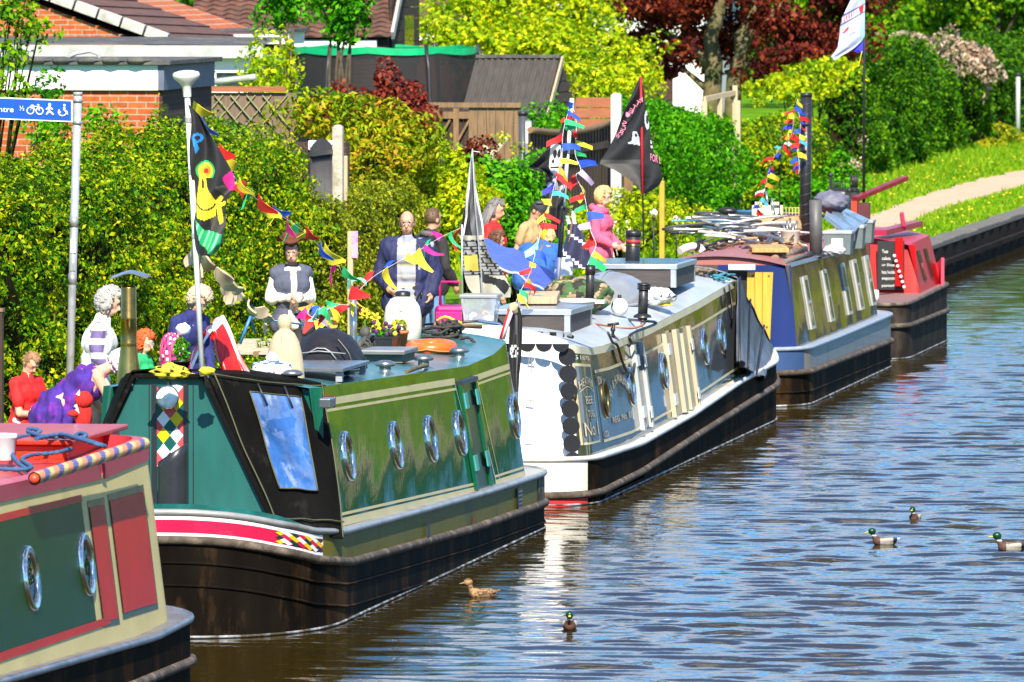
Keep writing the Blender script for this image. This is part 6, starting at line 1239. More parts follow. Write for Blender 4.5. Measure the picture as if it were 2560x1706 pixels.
# -- boat 3
def panelbox(name, label, px, py, wid, ln, ht, z=1.5, top=None):
 a = b3.onroof(px, py); x1, y0, z0 = a.x, a.y, a.z - .01; o = T(name, label, 'roof box', (x1 - wid / 2, y0 + ln / 2, z0)); x0, y1 = x1 - wid, y0 + ln; t_ = .055
 MB().box(x0 + .006, x1 - .006, y0 + .006, y1 - .006, z0, z0 + ht - .02).build('side_panels', M_grille, o); b = MB()
 for x, y in ((x0, y0), (x1 - t_, y0), (x0, y1 - t_), (x1 - t_, y1 - t_)): b.box(x, x + t_, y, y + t_, z0 - .004, z0 + ht - .05)
 b.split('corner_trim', M_alu, o); MB().box(x0 - .015, x1 + .015, y0 - .015, y1 + .015, z0 + ht - .05, z0 + ht).build('top_frame', M_alu, o, .005);
 if top:
  b = MB()
  for i in range(6): b.box(x0 + .03, x1 - .03, y0 + .03 + (ln - .06) * i / 6, y0 + .02 + (ln - .06) * (i + 1) / 6, z0 + ht + .001, z0 + ht + .006)
  b.build('solar_cells', mat('solar_blue', (.10, .17, .27), .15, .2, var=.2), o)
 else: MB().box(x0 + .03, x1 - .03, y0 + .03, y1 - .03, z0 + ht + .001, z0 + ht + .006).build('solar_cells', M_alu, o)
 return o
panelbox('roof_box', 'dark ribbed roof box with a white dish lid on top, the nearer one', 1425, 834, .78, 1.55, .235)
panelbox('roof_box', 'dark ribbed roof box with blue solar cells on its lid, the farther one', 1690, 716, .92, 1.6, .235, top=1)
a = ZP(1445, 760, 1.84); o = T('dish_lid', 'white round dish-shaped lid lying on the nearer roof box', 'lid', a); MB().lathe(a, [(0, .0), (.13, .0), (.17, .015), (.175, .03), (.16, .045), (.05, .05), (0, .052)], 30).build('lid', M_wpl, o); MB().obox(a + Vector((.14, .05, .02)), (.22, .16, .03)).build('handle', M_wpl, o)
a = b3.onroof(1352, 770); o = T('wooden_block', 'flat block of pale timber on the grey roof in front of the camouflage bag', 'timber', a); MB().obox(UP(1350, 744, 84.5), (.36, 1.5, .07), .12).build('block', mat('new_timber', (.50, .36, .22), .8, var=.2, stretch=(8, 1, 1), scale=5), o, .006)
a = b3.onroof(1450, 790); c = UP(1448, 738, 86.0); o = T('camouflage_bag', 'camouflage-print bag slumped under the black roof pipe', 'bag', a); b = MB(); b.ell(c, (.33, .4, .18), n=84, m=50, fn=lump(0, 0, 14, .16)); R = random.Random(5)
P_ = [(b.v[f[0]][0], b.v[f[0]][1], b.v[f[0]][2]) for f in b.f]; b.m = [0 if mnoise.noise((p[0] * 11, p[1] * 7, p[2] * 11)) > .18 else 1 if mnoise.noise((p[0] * 9 + 7, p[1] * 7, p[2] * 12)) > .1 else 2 if mnoise.noise((p[0] * 9, p[1] * 9 + 4, p[2] * 14)) > 0 else 3 for p in P_]
b.build('bag', [mat('camo_black', (.02, .02, .015), .8), mat('camo_green', (.05, .12, .035), .8), mat('camo_tan', (.34, .26, .14), .8), mat('camo_brown', (.12, .075, .04), .8)], o)
c = UP(1520, 722, 88.2); o = T('grey_shell', 'smooth grey upturned dinghy shell between the camouflage bag and the tall chimney', 'dinghy', (c.x, c.y, c.z - .2)); b = MB(); G = []
for i in range(25):
 s_ = i / 24; w_ = .40 * math.sin(math.pi * min(1, .1 + .9 * s_)) ** .5; row = []
 for j in range(17): t_ = math.pi * j / 16; row.append(Vector((c.x - w_ * math.cos(t_) * .98, c.y - .9 + 2.2 * s_, c.z - .19 + .36 * (math.sin(t_) ** .7) * (math.sin(math.pi * min(1, .14 + .86 * s_)) ** .6))))
 G.append(row)
b.grid(G); b.add(G[0], [list(range(17))[::-1]]); b.build('shell', mat('shell_grey', (.25, .26, .27), .3, var=.1, spec=.5), o); b = MB(); b.tube([r_[16] + Vector((.012, 0, .05)) for r_ in G], .016, 6); b.tube([r_[8] + Vector((0, 0, .006)) for r_ in G], .008, 5); b.build('gunwale', M_gpl, o)
c = UP(1549, 768, 86.2); o = T('white_fender', 'round white fender buoy beside the camouflage bag', 'fender', (c.x, c.y, c.z - .08)); MB().ell(c, (.085, .085, .09), n=20, m=14).build('ball', M_wpl, o); MB().cyl(c + Vector((0, 0, .08)), c + Vector((0, 0, .12)), .02).build('eye', M_bpl, o)
c = UP(1648, 735, 88.0); o = T('printed_sack', 'white printed sack leaning in front of the solar-topped roof box', 'sack', (c.x, c.y, c.z - .12)); b = MB(); b.ell(c + Vector((0, 0, -.03)), (.15, .2, .09), n=70, m=44, fn=lump(0, 0, 21, .3)); b.m = [1 if (mnoise.noise((b.v[f[0]][0] * 40, 2, b.v[f[0]][2] * 34)) > .0 and b.v[f[0]][0] > c.x + .03 and abs(b.v[f[0]][2] - c.z + .01) < .022) else 0 for f in b.f]; b.build('sack', [mat('sack_white', (.76, .76, .76), .5, bump=.006, bscale=14), mat('sack_print', (.05, .06, .10), .5)], o); MB().ell(c + Vector((.03, -.02, -.11)), (.12, .14, .012)).build('hem', CLOTH['yellow'], o)
def flue(name, label, B, px0, py0, px1, py1, r, m, extra=None, y=None, cap=None):
 a = B.onroof(px0, py0) if y is None else UP(px0, py0, y); top = UP(px1, py1, a.y); o = T(name, label, 'flue', a); MB().cyl(a - Vector((0, 0, .03)), top, r, n=20).build('pipe', m, o); MB().lathe(a, [(r * 1.9, -.01), (r * 1.8, .012), (r * 1.05, .03)], 18).build('flange', M_bpl, o); d = top - a
 for t0, t1, k, m2 in (extra or []): MB().cyl(a + d * t0, a + d * t1, r * k, n=20).build('collar', m2, o)
 MB().lathe(top, [(r * .9, .002), (r * .8, .003), (0, -.02)], 18).build('mouth', M_bpl, o)
 return o
M_flue = mat('flue_black', (.02, .02, .022), .4, var=.3, dirt=(.06, .055, .05), dscale=3)
flue('roof_flue', 'slim black roof pipe with a thicker cap standing behind the dish lid', b3, 1474, 752, 1476, 664, .042, M_flue, [(.75, 1.0, 1.18, M_bpl)], y=85.1)
flue('roof_flue', 'short black roof pipe with ribbed top near the roof edge', b3, 1606, 792, 1610, 708, .047, M_flue, [(.80, .84, 1.35, M_bpl), (.86, .90, 1.35, M_bpl), (.92, .99, 1.35, M_bpl)], y=84.7)
flue('roof_flue', 'tall black chimney with a red band beside the solar-topped roof box', b3, 1580, 690, 1584, 577, .075, M_flue, [(.72, .80, 1.03, mat('flue_red', (.36, .03, .03), .5)), (.66, .70, 1.03, M_brass), (.88, 1.0, 1.08, M_flue)], y=90.5)
c = UP(1409, 690, 88); o = T('white_canister', 'white lidded canister beside the silver flagpole', 'canister', c); b = MB(); b.lathe(c, [(0, 0), (.09, 0), (.095, .02), (.095, .13), (.085, .15), (.09, .155), (.09, .17), (.03, .185), (0, .186)], 22); b.build('canister', M_wpl, o); MB().lathe(c, [(.098, .08), (.098, .09)], 22).build('band', M_gpl, o)
c = b3.onroof(1640, 775); o = T('grey_board', 'thin flat grey board lying on the pale roof behind the ribbed pipe', 'board', c); MB().obox(c + Vector((-.05, .6, .03)), (.55, 2.6, .03), .02).build('panel', mat('panel_grey', (.30, .32, .35), .3, .2, var=.15, dirt=(.2, .2, .22), dscale=3), o, .005); b = MB()
for dy in (-.5, .6, 1.7): b.obox(c + Vector((-.05, dy, .0)), (.5, .06, .04))
b.split('runner', M_gpl, o)
# blue tarpaulin sloping down over a ridge
o = T('blue_tarpaulin', 'blue tarpaulin sloping down across the grey boat roof', 'tarpaulin', UP(1290, 720, 88)); b = MB(); G = []; pa_, pb_, pc_, pd_ = UP(1203, 597, 89), UP(1216, 660, 86.5), UP(1390, 690, 88.8), UP(1360, 728, 86.6)
for i in range(25):
 s_ = i / 24; G.append([(pa_ * (1 - t_) + pb_ * t_) * (1 - s_) + (pc_ * (1 - t_) + pd_ * t_) * s_ + Vector((0, 0, .06 * math.sin(math.pi * s_) * (1 - .4 * t_) + .014 * math.sin(s_ * 15 + t_ * 6) + .010 * mnoise.noise((s_ * 8, t_ * 8, 0)))) for t_ in [j / 14 for j in range(15)]])
b.sheet([r[::-1] for r in G], .006); b.build('sheet', mat('tarp_blue', (.07, .12, .55), .55, var=.15, scale=5, bump=.004, bscale=18), o); MB().tube([r[14] for r in G], .012, 6).build('hem', mat('tarp_edge', (.42, .42, .62), .6), o)
a = UP(1194, 812, 81.2); o = T('storage_tub', 'clear plastic storage tub with a grey lid at the back of the grey boat', 'storage tub', a); zt_ = UP(1194, 742, 81.2).z
mcl, t, p = new_mat('clear_tub_plastic'); p.inputs['Base Color'].default_value = (.6, .63, .68, 1); p.inputs['Roughness'].default_value = .2; p.inputs['Alpha'].default_value = .42
MB().lathe((a.x, a.y + .2, a.z), [(.19, 0), (.235, zt_ - a.z - .02)], 4, R=Matrix.Rotation(math.pi / 4, 3, 'Z'), smooth=False).build('tub', mcl, o); MB().obox((a.x, a.y + .2, zt_), (.36, .36, .035)).build('lid', M_gpl, o, .01); b = MB(); R = random.Random(8)
for i in range(14): b.ell((a.x + R.uniform(-.09, .09), a.y + .2 + R.uniform(-.09, .05), a.z + R.uniform(.04, .16)), (R.uniform(.03, .06), .04, R.uniform(.02, .05)), n=10, m=7, mat=R.randrange(4), fn=lump(0, 0, i, .3))
b.build('contents', [CLOTH['grey'], CLOTH['white'], CLOTH['orange'], CLOTH['navy']], o)
for pts, nm, lab, m_, r_ in (([b3.onroof(1540, 800), b3.onroof(1600, 805), b3.onroof(1640, 812), b3.side(q3(84.6), 1.0, .03), b3.side(q3(84.75), .86, .03), b3.side(q3(84.6), .70, .03), b3.side(q3(84.1), .66, .03), b3.side(q3(83.8), .78, .03), b3.side(q3(83.6), .95, .03), b3.side(q3(83.3), 1.0, .03), b3.onroof(1520, 835)], 'black_cable', 'black cable looping down over the grey boat side', M_bpl, .014), ([b3.onroof(1480, 812), b3.onroof(1530, 820), b3.onroof(1580, 824), b3.onroof(1612, 812), b3.onroof(1600, 800), b3.onroof(1660, 786), b3.onroof(1700, 778)], 'orange_cord', 'orange cord trailing along the pale grey roof', mat('cord_orange', (.5, .17, .06), .7), .010), ([b3.side(q3(92.2), .99, .02), b3.side(q3(92.25), .75, .03), b3.side(q3(92.4), .62, .03), b3.side(q3(92.6), .75, .03), b3.side(q3(92.65), .99, .02)], 'black_cable', 'thin black line hanging in a loop at the far end of the grey boat side', M_bpl, .010)):
 o = T(nm, lab, 'cable', pts[0]); MB().tube(spline([Vector(p) + Vector((0, 0, .012)) for p in pts]), r_, 6).build('cable', m_, o)
a = b3.onroof(1532, 852); o = T('roof_bracket', 'small black clamp bracket on the corner of the grey roof', 'bracket', a); b = MB(); b.tube([a, a + Vector((0, 0, .10)), a + Vector((.01, 0, .16))], .016, 6); b.tube([a + Vector((-.05, 0, .15)), a + Vector((.06, 0, .165))], .014, 6); b.tube([a + Vector((.0, 0, .06)), a + Vector((.06, -.03, .0))], .012, 6); b.build('clamp', M_bpl, o); MB().ell(a + Vector((0, 0, .105)), (.025, .025, .025)).build('knob', M_bpl, o)
a = UP(1290, 845, 81.0); o = T('draw_bar', 'black metal bar lying along the roof edge below the nearer roof box', 'bar', a); b = MB(); b.tube([UP(1285, 832, 81.2), UP(1400, 836, 81.2), UP(1432, 843, 81.1)], .018, 7); b.build('bar', M_bpl, o); b = MB()
for px in (1367, 1400, 1420): b.obox(UP(px, 838, 81.15), (.06, .05, .06))
b.split('latch', M_steel, o)
b = MB(); o = T('blue_handle_net', 'landing-net handle with blue grip beside the clear storage tub', 'net', UP(1220, 815, 80.9)); MB().tube(spline([UP(1195, 803, 80.9), UP(1215, 806, 80.9), UP(1250, 812, 80.9), UP(1253, 830, 80.9), UP(1238, 832, 80.9)]), .016, 7).build('hoop', mat('net_blue', (.04, .09, .19), .5), o); MB().cyl(UP(1060, 812, 81.1), UP(1197, 803, 80.9), .012).build('handle', M_bpl, o)
# -- boat 4 salvage
def R4(px, py): return b4.onroof(px, py)
flue('roof_flue', 'short thick grey-black stovepipe near the roof edge of the salvage boat', b4, 2040, 640, 2039, 500, .073, mat('stove_grey', (.085, .082, .08), .5, var=.25))
a = R4(2010, 600); a = UP(2012, 585, 104.5); top = UP(2016, 238, 104.5); o = T('spiral_flue', 'very tall black spiral-seamed stovepipe rising from the salvage boat', 'flue', a); MB().cyl(a - Vector((0, 0, .25)), top, .066, n=22).build('pipe', mat('spiral_black', (.017, .017, .02), .35, var=.3), o); b = MB(); H_ = top.z - a.z; b.tube([Vector((a.x + (top.x - a.x) * i / 220 + .067 * math.cos(i * .42), a.y + .067 * math.sin(i * .42), a.z - .1 + (H_ + .1) * i / 220)) for i in range(221)], .004, 5); b.build('seam', mat('seam_black', (.06, .06, .065), .35), o); MB().cyl(top - Vector((0, 0, .02)), top + Vector((0, 0, .025)), .07, n=22).build('collar', M_bpl, o)
M_tyre = mat('worn_tyre', (.10, .095, .09), .8); MSTL = mat('bike_steel', (.25, .26, .28), .3, .7, var=.4, scale=14); MRST = mat('rusty_steel', (.16, .08, .045), .7, .3, var=.5, scale=12)
def bicycle(label, c, rz, cols, tilt=1.25):
 o = T('bicycle', label, 'bicycle', c, 'old bicycles lying on the salvage boat roof'); Rm = Matrix.Rotation(rz, 3, 'Z') @ Matrix.Rotation(tilt + .22, 3, 'X'); F = lambda x, y, z=0: Vector(c) + Rm @ Vector((x, z, y))
 for x in (-.52, .52):
  w = MB().tube([F(x + .32 * math.cos(t_), .33 + .32 * math.sin(t_)) for t_ in np.linspace(0, 2 * math.pi, 29)[:-1]], .014, 6, closed=True).build('wheel', M_tyre, o); b = MB()
  for k in range(10): t_ = math.pi * 2 * k / 10; b.tube([F(x, .33), F(x + .31 * math.cos(t_), .33 + .31 * math.sin(t_))], .004, 4)
  b.tube([F(x + .295 * math.cos(t_), .33 + .295 * math.sin(t_)) for t_ in np.linspace(0, 2 * math.pi, 25)[:-1]], .010, 5, closed=True); b.build('spokes', MSTL, w)
 b = MB(); A_, S_, H1, H2, BB = F(-.52, .33), F(-.18, .82), F(.36, .86), F(.52, .33), F(-.06, .32)
 for p, q_ in ((A_, S_), (A_, BB), (BB, S_), (BB, H1), (S_, H1), (H1, H2)): b.tube([p, q_], .018, 6)
 b.build('frame', cols, o); b = MB(); b.tube([H1, F(.34, .98), F(.30, 1.0, .25)], .014, 6); b.tube([F(.34, .98), F(.30, 1.0, -.25)], .014, 6); b.build('handlebar', MSTL, o); MB().ell(F(-.22, .92), (.12, .07, .05)).build('saddle', M_bpl, o); MB().tube([F(-.06 + .09 * math.cos(t_), .32 + .09 * math.sin(t_), .03) for t_ in np.linspace(0, 6.28, 17)[:-1]], .012, 5, closed=True).build('chainwheel', MRST, o)
bicycle('grey bicycle frame lying on the salvage boat roof, nearest of the three', R4(1815, 606) + Vector((0, .4, .10)), .35, mat('bike_grey', (.30, .31, .32), .35, .4)); bicycle('blue bicycle lying on the salvage heap behind the grey one', R4(1890, 585) + Vector((0, 1.2, .18)), -.2, mat('bike_blue', (.06, .22, .45), .35, .2)); bicycle('black bicycle tipped up at the left end of the salvage heap', R4(1760, 600) + Vector((-.1, .4, .12)), .9, mat('bike_black', (.03, .03, .032), .4), 1.2)
o = T('pallet_board', 'ochre wooden board on top of round timbers on the salvage boat', 'board', R4(1940, 640)); b = MB(); c = R4(1950, 648); b.obox(c + Vector((-.2, .6, .10)), (.42, 1.3, .05), .15); b.build('board', mat('ochre_wood', (.42, .27, .09), .7, var=.3, stretch=(6, 1, 1)), o, .004); b = MB()
for i in range(3): b.obox(c + Vector((-.2, .1 + .45 * i, .05)), (.40, .08, .05), .15)
b.build('bearer', MRST, o)
for i, (p0, p1, r_, lab) in enumerate((((1935, 655), (2012, 632), .038, 'thick round timber pole at the edge of the salvage boat roof'), ((1960, 662), (2028, 640), .028, 'thinner round pole bound with orange twine at the roof edge'), ((1800, 598), (1955, 628), .030, 'long grey tube lying across the salvage heap'))):
 a, c = R4(*p0) + Vector((0, 0, r_ + .03 * (i == 2) + .1 * (i == 2))), R4(*p1) + Vector((0, 0, r_ + .1 * (i == 2))); o = T('loose_pole', lab, 'pole', (a + c) / 2); MB().cyl(a, c, r_).build('pole', (mat('grey_timber', (.22, .17, .11), .8, var=.3), mat('dull_pole', (.16, .14, .12), .7), MSTL)[i], o); d = c - a; b = MB()
 for t_ in (.3, .55, .8): b.tube([a + d * t_ + Vector((0, (r_ + .006) * math.cos(u), (r_ + .006) * math.sin(u))) for u in np.linspace(0, 6.28, 11)[:-1]], .007, 5, closed=True)
 b.build('twine', mat('orange_twine', (.55, .14, .05), .8), o)
def battery(label, px, py, w, ln, h, lidz):
 a = R4(px, py); o = T('grey_crate', label, 'crate', a, 'grey lidded crates under the tilted solar panels'); MB().lathe(a + Vector((-w / 2, ln / 2, -.02)), [(w * .62, 0), (w * .69, h)], 4, R=Matrix.Rotation(math.pi / 4, 3, 'Z'), smooth=False, sx=1).build('body', mat('crate_grey', (.13, .16, .16), .5, var=.15), o); MB().obox(a + Vector((-w / 2, ln / 2, h)), (w * 1.04, w * 1.04, .04)).build('lid', mat('crate_lid', (.33, .37, .37), .5), o, .008)
 MB().obox(a + Vector((-w * .5, -.0 + ln / 2 - w * .49, h * .5)), (w * .4, .01, h * .4)).build('label_plate', M_wpl, o)
battery('grey-green lidded crate right of the stovepipe, nearest', 2128, 633, .34, .4, .24, 0); battery('grey lidded crate in the middle beside the roof edge', 2158, 618, .34, .4, .24, 0); battery('grey lidded crate farthest along the roof edge', 2181, 604, .34, .4, .24, 0)
for i, (pa_, pb_, pc_, pd_) in enumerate((((2062, 540), (2116, 583), (2066, 528), (2130, 570)), ((2080, 530), (2140, 575), (2092, 524), (2152, 560)), ((2098, 524), (2160, 558), (2108, 518), (2172, 548)))):
 ps = [UP(*p_, 104.2 + .9 * i + dy) for p_, dy in ((pa_, .9), (pb_, 0), (pd_, .5), (pc_, 1.4))]; o = T('solar_panel', ('tilted pale solar panel over the crates, nearest the stovepipe', 'tilted pale solar panel over the crates, the middle one', 'tilted pale solar panel over the crates, farthest along')[i], 'solar panel', ps[1], 'tilted solar panels on the salvage boat'); b = MB(); n_ = (ps[1] - ps[0]).cross(ps[3] - ps[0]).normalized(); n_ = n_ if n_.z > 0 else -n_
 b.add(ps + [p - n_ * .03 for p in ps], [(0, 1, 2, 3), (7, 6, 5, 4), (0, 4, 5, 1), (1, 5, 6, 2), (2, 6, 7, 3), (3, 7, 4, 0)]); b.build('frame', M_alu, o); cc = sum(ps, Vector()) / 4; b = MB(); b.add([cc + (p - cc) * .86 + n_ * .004 for p in ps], [(0, 1, 2, 3)]); b.build('cells', mat('solar_sky', (.20, .28, .36), .2, .2, var=.15), o)
for px, py, nm, lab, sz, m_ in ((1972, 590, 'white_sack', 'white plastic sack on the salvage heap beside the tall stovepipe', (.16, .18, .15), M_wpl), (2078, 505, 'grey_sack', 'dark grey stuffed sack behind the tilted solar panels', (.22, .25, .13), mat('sack_grey', (.13, .13, .18), .6, bump=.01, bscale=8)), (1925, 560, 'brown_sack', 'crumpled brown paper sack on the salvage heap', (.22, .22, .10), mat('sack_brown', (.38, .26, .13), .9, var=.25, bump=.012, bscale=10)), (1985, 565, 'brown_sack', 'second crumpled brown sack, touching the tall spiral stovepipe', (.16, .2, .11), mat('sack_tan', (.36, .22, .10), .9, var=.3, bump=.012, bscale=10)), (2085, 628, 'white_rags', 'bundle of white and pale blue rags at the stovepipe foot', (.13, .2, .07), mat('rag_white', (.62, .60, .62), .8, var=.2, bump=.012, bscale=12))):
 c = UP(px, py, 104.6 if px < 2050 else 106.3 if py < 560 else 102.2); o = T(nm, lab, 'sack', (c.x, c.y, c.z - sz[2])); b = MB(); b.ell(c, sz, n=36, m=22, fn=lump(0, 0, px * .37, .22, wl=.6)); b.build('sack', m_, o); MB().ell(c + Vector((sz[0] * .5, -.03, sz[2] * .72)), (.03, .03, .025), fn=lump(0, 0, px, .4)).build('knot', m_, o)
c = UP(1975, 622, 103.4); o = T('bucket', 'pale plastic bucket holding pipe ends on the salvage boat', 'bucket', (c.x, c.y, c.z)); MB().lathe(c, [(.09, 0), (.115, .20), (.12, .205), (.12, .22), (.10, .22)], 20).build('bucket', mat('bucket_cream', (.55, .50, .40), .5, var=.15), o); b = MB()
for i in range(5): b.cyl(c + Vector((-.05 + .025 * i, 0, .1)), c + Vector((-.08 + .04 * i, .02, .30 + .03 * (i % 3))), .014, n=7)
b.build('pipe_ends', MSTL, o)
c = UP(1820, 632, 101.8); o = T('tool_heap', 'tangle of small rusty tools and clamps at the front of the salvage', 'scrap', c); b = MB(); R = random.Random(12)
for i in range(120):
 p = c + Vector((R.uniform(-.48, .62), R.uniform(-.3, 2.6), R.uniform(-.03, .13))); d = Vector((R.uniform(-.16, .16), R.uniform(-.2, .2), R.uniform(-.04, .06))); b.tube([p - d, p, p + d], [.012, R.uniform(.012, .024), .010], 5, R.randrange(4))
b.build('scrap_metal', [MRST, M_bpl, MSTL, mat('scrap_tan', (.35, .25, .13), .8)], o)
b = MB(); R = random.Random(33); c = UP(1850, 585, 104.2); o = T('pipe_bundle', 'bundle of long silver tubes and blue hoses on the salvage heap', 'pipes', c)
for i in range(36):
 p = c + Vector((R.uniform(-.45, .5), R.uniform(-.5, .9), R.uniform(-.05, .19))); d = Vector((R.uniform(.2, .45), R.uniform(-.5, .5), R.uniform(-.07, .03))); b.tube([p - d, p + Vector((0, 0, .02)), p + d], R.uniform(.010, .02), 6, R.randrange(4))
b.build('tubes', [MSTL, mat('hose_blue', (.08, .26, .45), .5), M_wpl, mat('tube_grey', (.22, .22, .22), .5)], o)
a, c = UP(1880, 505, 108), UP(1957, 560, 108); o = T('white_window_frame', 'pair of old white window frames leaning behind the salvage heap', 'window frame', ((a.x + c.x) / 2, 108, c.z)); b = MB()
for x0, x1 in ((a.x, a.x + .16), (a.x + .2, c.x)):
 for p in ((x0, x1, a.z - .04, a.z), (x0, x1, c.z - .1, c.z - .06), (x0, x0 + .035, c.z - .1, a.z), (x1 - .035, x1, c.z - .1, a.z)): b.box(p[0], p[1], 108, 108.04, p[2], p[3])
b.build('frame', mat('cream_frame', (.62, .54, .38), .7, var=.15), o); MB().box(a.x + .02, c.x - .02, 108.045, 108.055, c.z - .1, a.z - .02).build('panel', M_wpl, o)
o = T('wire_rack', 'yellowish wire rack beside the white window frames', 'rack', UP(1985, 560, 107.6)); b = MB()
for i in range(7): b.tube([UP(1957 + i * 8, 520, 107.6), UP(1957 + i * 8, 560, 107.6)], .006, 5)
for py in (520, 533, 546): b.tube([UP(1955, py, 107.6), UP(2008, py, 107.6)], .006, 5)
b.build('wires', mat('wire_yellow', (.45, .36, .12), .6), o)
a, m_, c = UP(2136, 556, 109.3), UP(2138, 503, 109.3), UP(2263, 446, 110.5); o = T('red_tiller', 'dark red tiller bar rising at an angle from the far end of the salvage boat', 'tiller', a); b = MB(); b.beam(UP(2138, 498, 109.3), c, .10, .055); b.build('bar', mat('tiller_red', (.20, .012, .015), .4, var=.25), o, .006); b = MB(); b.box(a.x - .035, a.x + .035, 109.26, 109.34, .62, m_.z); b.build('post', mat('tiller_post_red', (.60, .05, .02), .4), o); MB().box(a.x + .045, a.x + .19, 109.28, 109.40, .62, m_.z - .02).build('board', mat('tiller_board', (.10, .02, .02), .5), o)
a = UP(1722, 615, 100.0); o = T('white_duct', 'white bent duct elbow where the salvage roof begins', 'duct', a); MB().tube(spline([UP(1700, 628, 99.5), UP(1722, 618, 99.6), UP(1745, 618, 99.7), UP(1757, 630, 99.7)]), .045, 10).build('duct', M_wpl, o); MB().tube([UP(1738, 614, 99.65) + Vector((0, 0, .0)), UP(1743, 617, 99.68)], .052, 10).build('ring', M_bpl, o)
a = UP(1770, 690, 95.2); o = T('rope_tangle', 'tangle of brown and blue rope on the canvas at the bow of the grey boat', 'rope', a); R = random.Random(6)
for nm, px, m_, k in (('brown_rope', 1762, mat('rope_brown', (.20, .15, .10), .9, var=.4), 26), ('blue_rope', 1795, mat('rope_teal', (.03, .20, .27), .8), 16)):
 c = UP(px, 690 if k > 20 else 703, 92.8); rope(MB(), spline([c + Vector((R.uniform(-.16, .16), R.uniform(-.3, .3), .03 + R.uniform(-.015, .05))) for i in range(k)], 4), .012).build(nm, m_, o)
# ------------------------------------------------------------------ people (one continuous remeshed body each; clothes and hair are children)
def pieces_mesh(pcs, grow=0.0):
 b = MB()
 for p in pcs:
  if p[0] == 'c':
   _, a, c, r0, r1 = p; a, c = Vector(a), Vector(c); d = c - a; n = 4; pts, rs = [], []
   u = d.normalized() if d.length > 1e-6 else Vector((0, 0, 1))
   for k in range(5, 0, -1): t = k / 5 * math.pi / 2; pts.append(a - u * (r0 + grow) * math.sin(t)); rs.append((r0 + grow) * math.cos(t) + 1e-4)
   for k in range(n + 1): pts.append(a + d * (k / n)); rs.append(r0 + (r1 - r0) * k / n + grow)
   for k in range(1, 6): t = k / 5 * math.pi / 2; pts.append(c + u * (r1 + grow) * math.sin(t)); rs.append((r1 + grow) * math.cos(t) + 1e-4)
   b.tube(pts, rs, 12)
  else:
   _, c, r, R = p; b.ell(c, [x + grow for x in r], R, 16, 10)
 return b
def remesh(name, pcs, mats, parent, vox, grow=0.0, matf=None, keep=None, smooth=5, fold=0.0, seed=0, tf=None):
 b = pieces_mesh(pcs, grow); me = bpy.data.meshes.new('tmp'); me.from_pydata([tuple(v) for v in b.v], [], b.f); o = bpy.data.objects.new('tmp', me); COL.objects.link(o)
 m = o.modifiers.new('r', 'REMESH'); m.mode = 'VOXEL'; m.voxel_size = vox; m2 = o.modifiers.new('s', 'SMOOTH'); m2.factor = .5; m2.iterations = smooth
 bpy.context.view_layer.update(); e = o.evaluated_get(bpy.context.evaluated_depsgraph_get()); me2 = bpy.data.meshes.new_from_object(e); bpy.data.objects.remove(o); bpy.data.meshes.remove(me)
 n = len(me2.vertices); V = np.empty(n * 3); me2.vertices.foreach_get('co', V); V = V.reshape(-1, 3); nf = len(me2.polygons); F = np.empty(nf * 3); me2.polygons.foreach_get('center', F); F = F.reshape(-1, 3)
 if fold:
  Nm = np.empty(n * 3); me2.vertices.foreach_get('normal', Nm); w = Wob(.11, seed + 3); w2 = Wob(.05, seed + 4); Q = V * np.array([1, 1, .45]); V = V + Nm.reshape(-1, 3) * (fold * w(Q) + fold * .4 * w2(Q))[:, None]
 if tf is not None: V = V @ np.array(tf.to_3x3()).T + np.array(tf.translation)
 me2.vertices.foreach_set('co', V.ravel())
 me2.materials.clear()
 for m_ in (mats if isinstance(mats, (list, tuple)) else [mats]): me2.materials.append(m_)
 mi = np.zeros(nf, np.int32)
 if matf is not None: mi = np.array([matf(c) for c in F], np.int32)
 me2.polygons.foreach_set('material_index', mi); me2.polygons.foreach_set('use_smooth', np.ones(nf, bool))
 if keep is not None:
  import bmesh
  bm = bmesh.new(); bm.from_mesh(me2); bm.faces.ensure_lookup_table(); bmesh.ops.delete(bm, geom=[bm.faces[i] for i in range(nf) if not keep(F[i])], context='FACES'); bm.to_mesh(me2); bm.free()
 me2.name = name; me2.update(); return link(name, me2, parent)
SKIN = mat('skin', (.58, .31, .20), .5, var=.08, scale=12, spec=.3); SKIN2 = mat('fair_skin', (.66, .37, .25), .5, var=.08, scale=12, spec=.3)
M_eye = mat('eye_dark', (.03, .02, .02), .2); M_lip = mat('lips', (.40, .10, .09), .5); M_teeth = mat('teeth', (.75, .72, .66), .4)
M_hair = {k: mat(k + '_hair', c, .6, var=.35, scale=14, stretch=(1, 1, .3), bump=.004, bscale=40) for k, c in dict(white=(.36, .34, .32), blonde=(.62, .42, .18), cream=(.50, .40, .27), brown=(.10, .055, .028), lightbrown=(.26, .14, .06), dark=(.03, .022, .018), ginger=(.62, .085, .012), greydark=(.16, .145, .14), lilac=(.62, .50, .68), auburn=(.12, .045, .02)).items()}
DEN = mat('denim', (.10, .22, .42), .8, var=.25, scale=6, bump=.002); DARK = mat('dark_trousers', (.02, .02, .026), .8); SHOE = mat('shoe', (.03, .028, .028), .5)
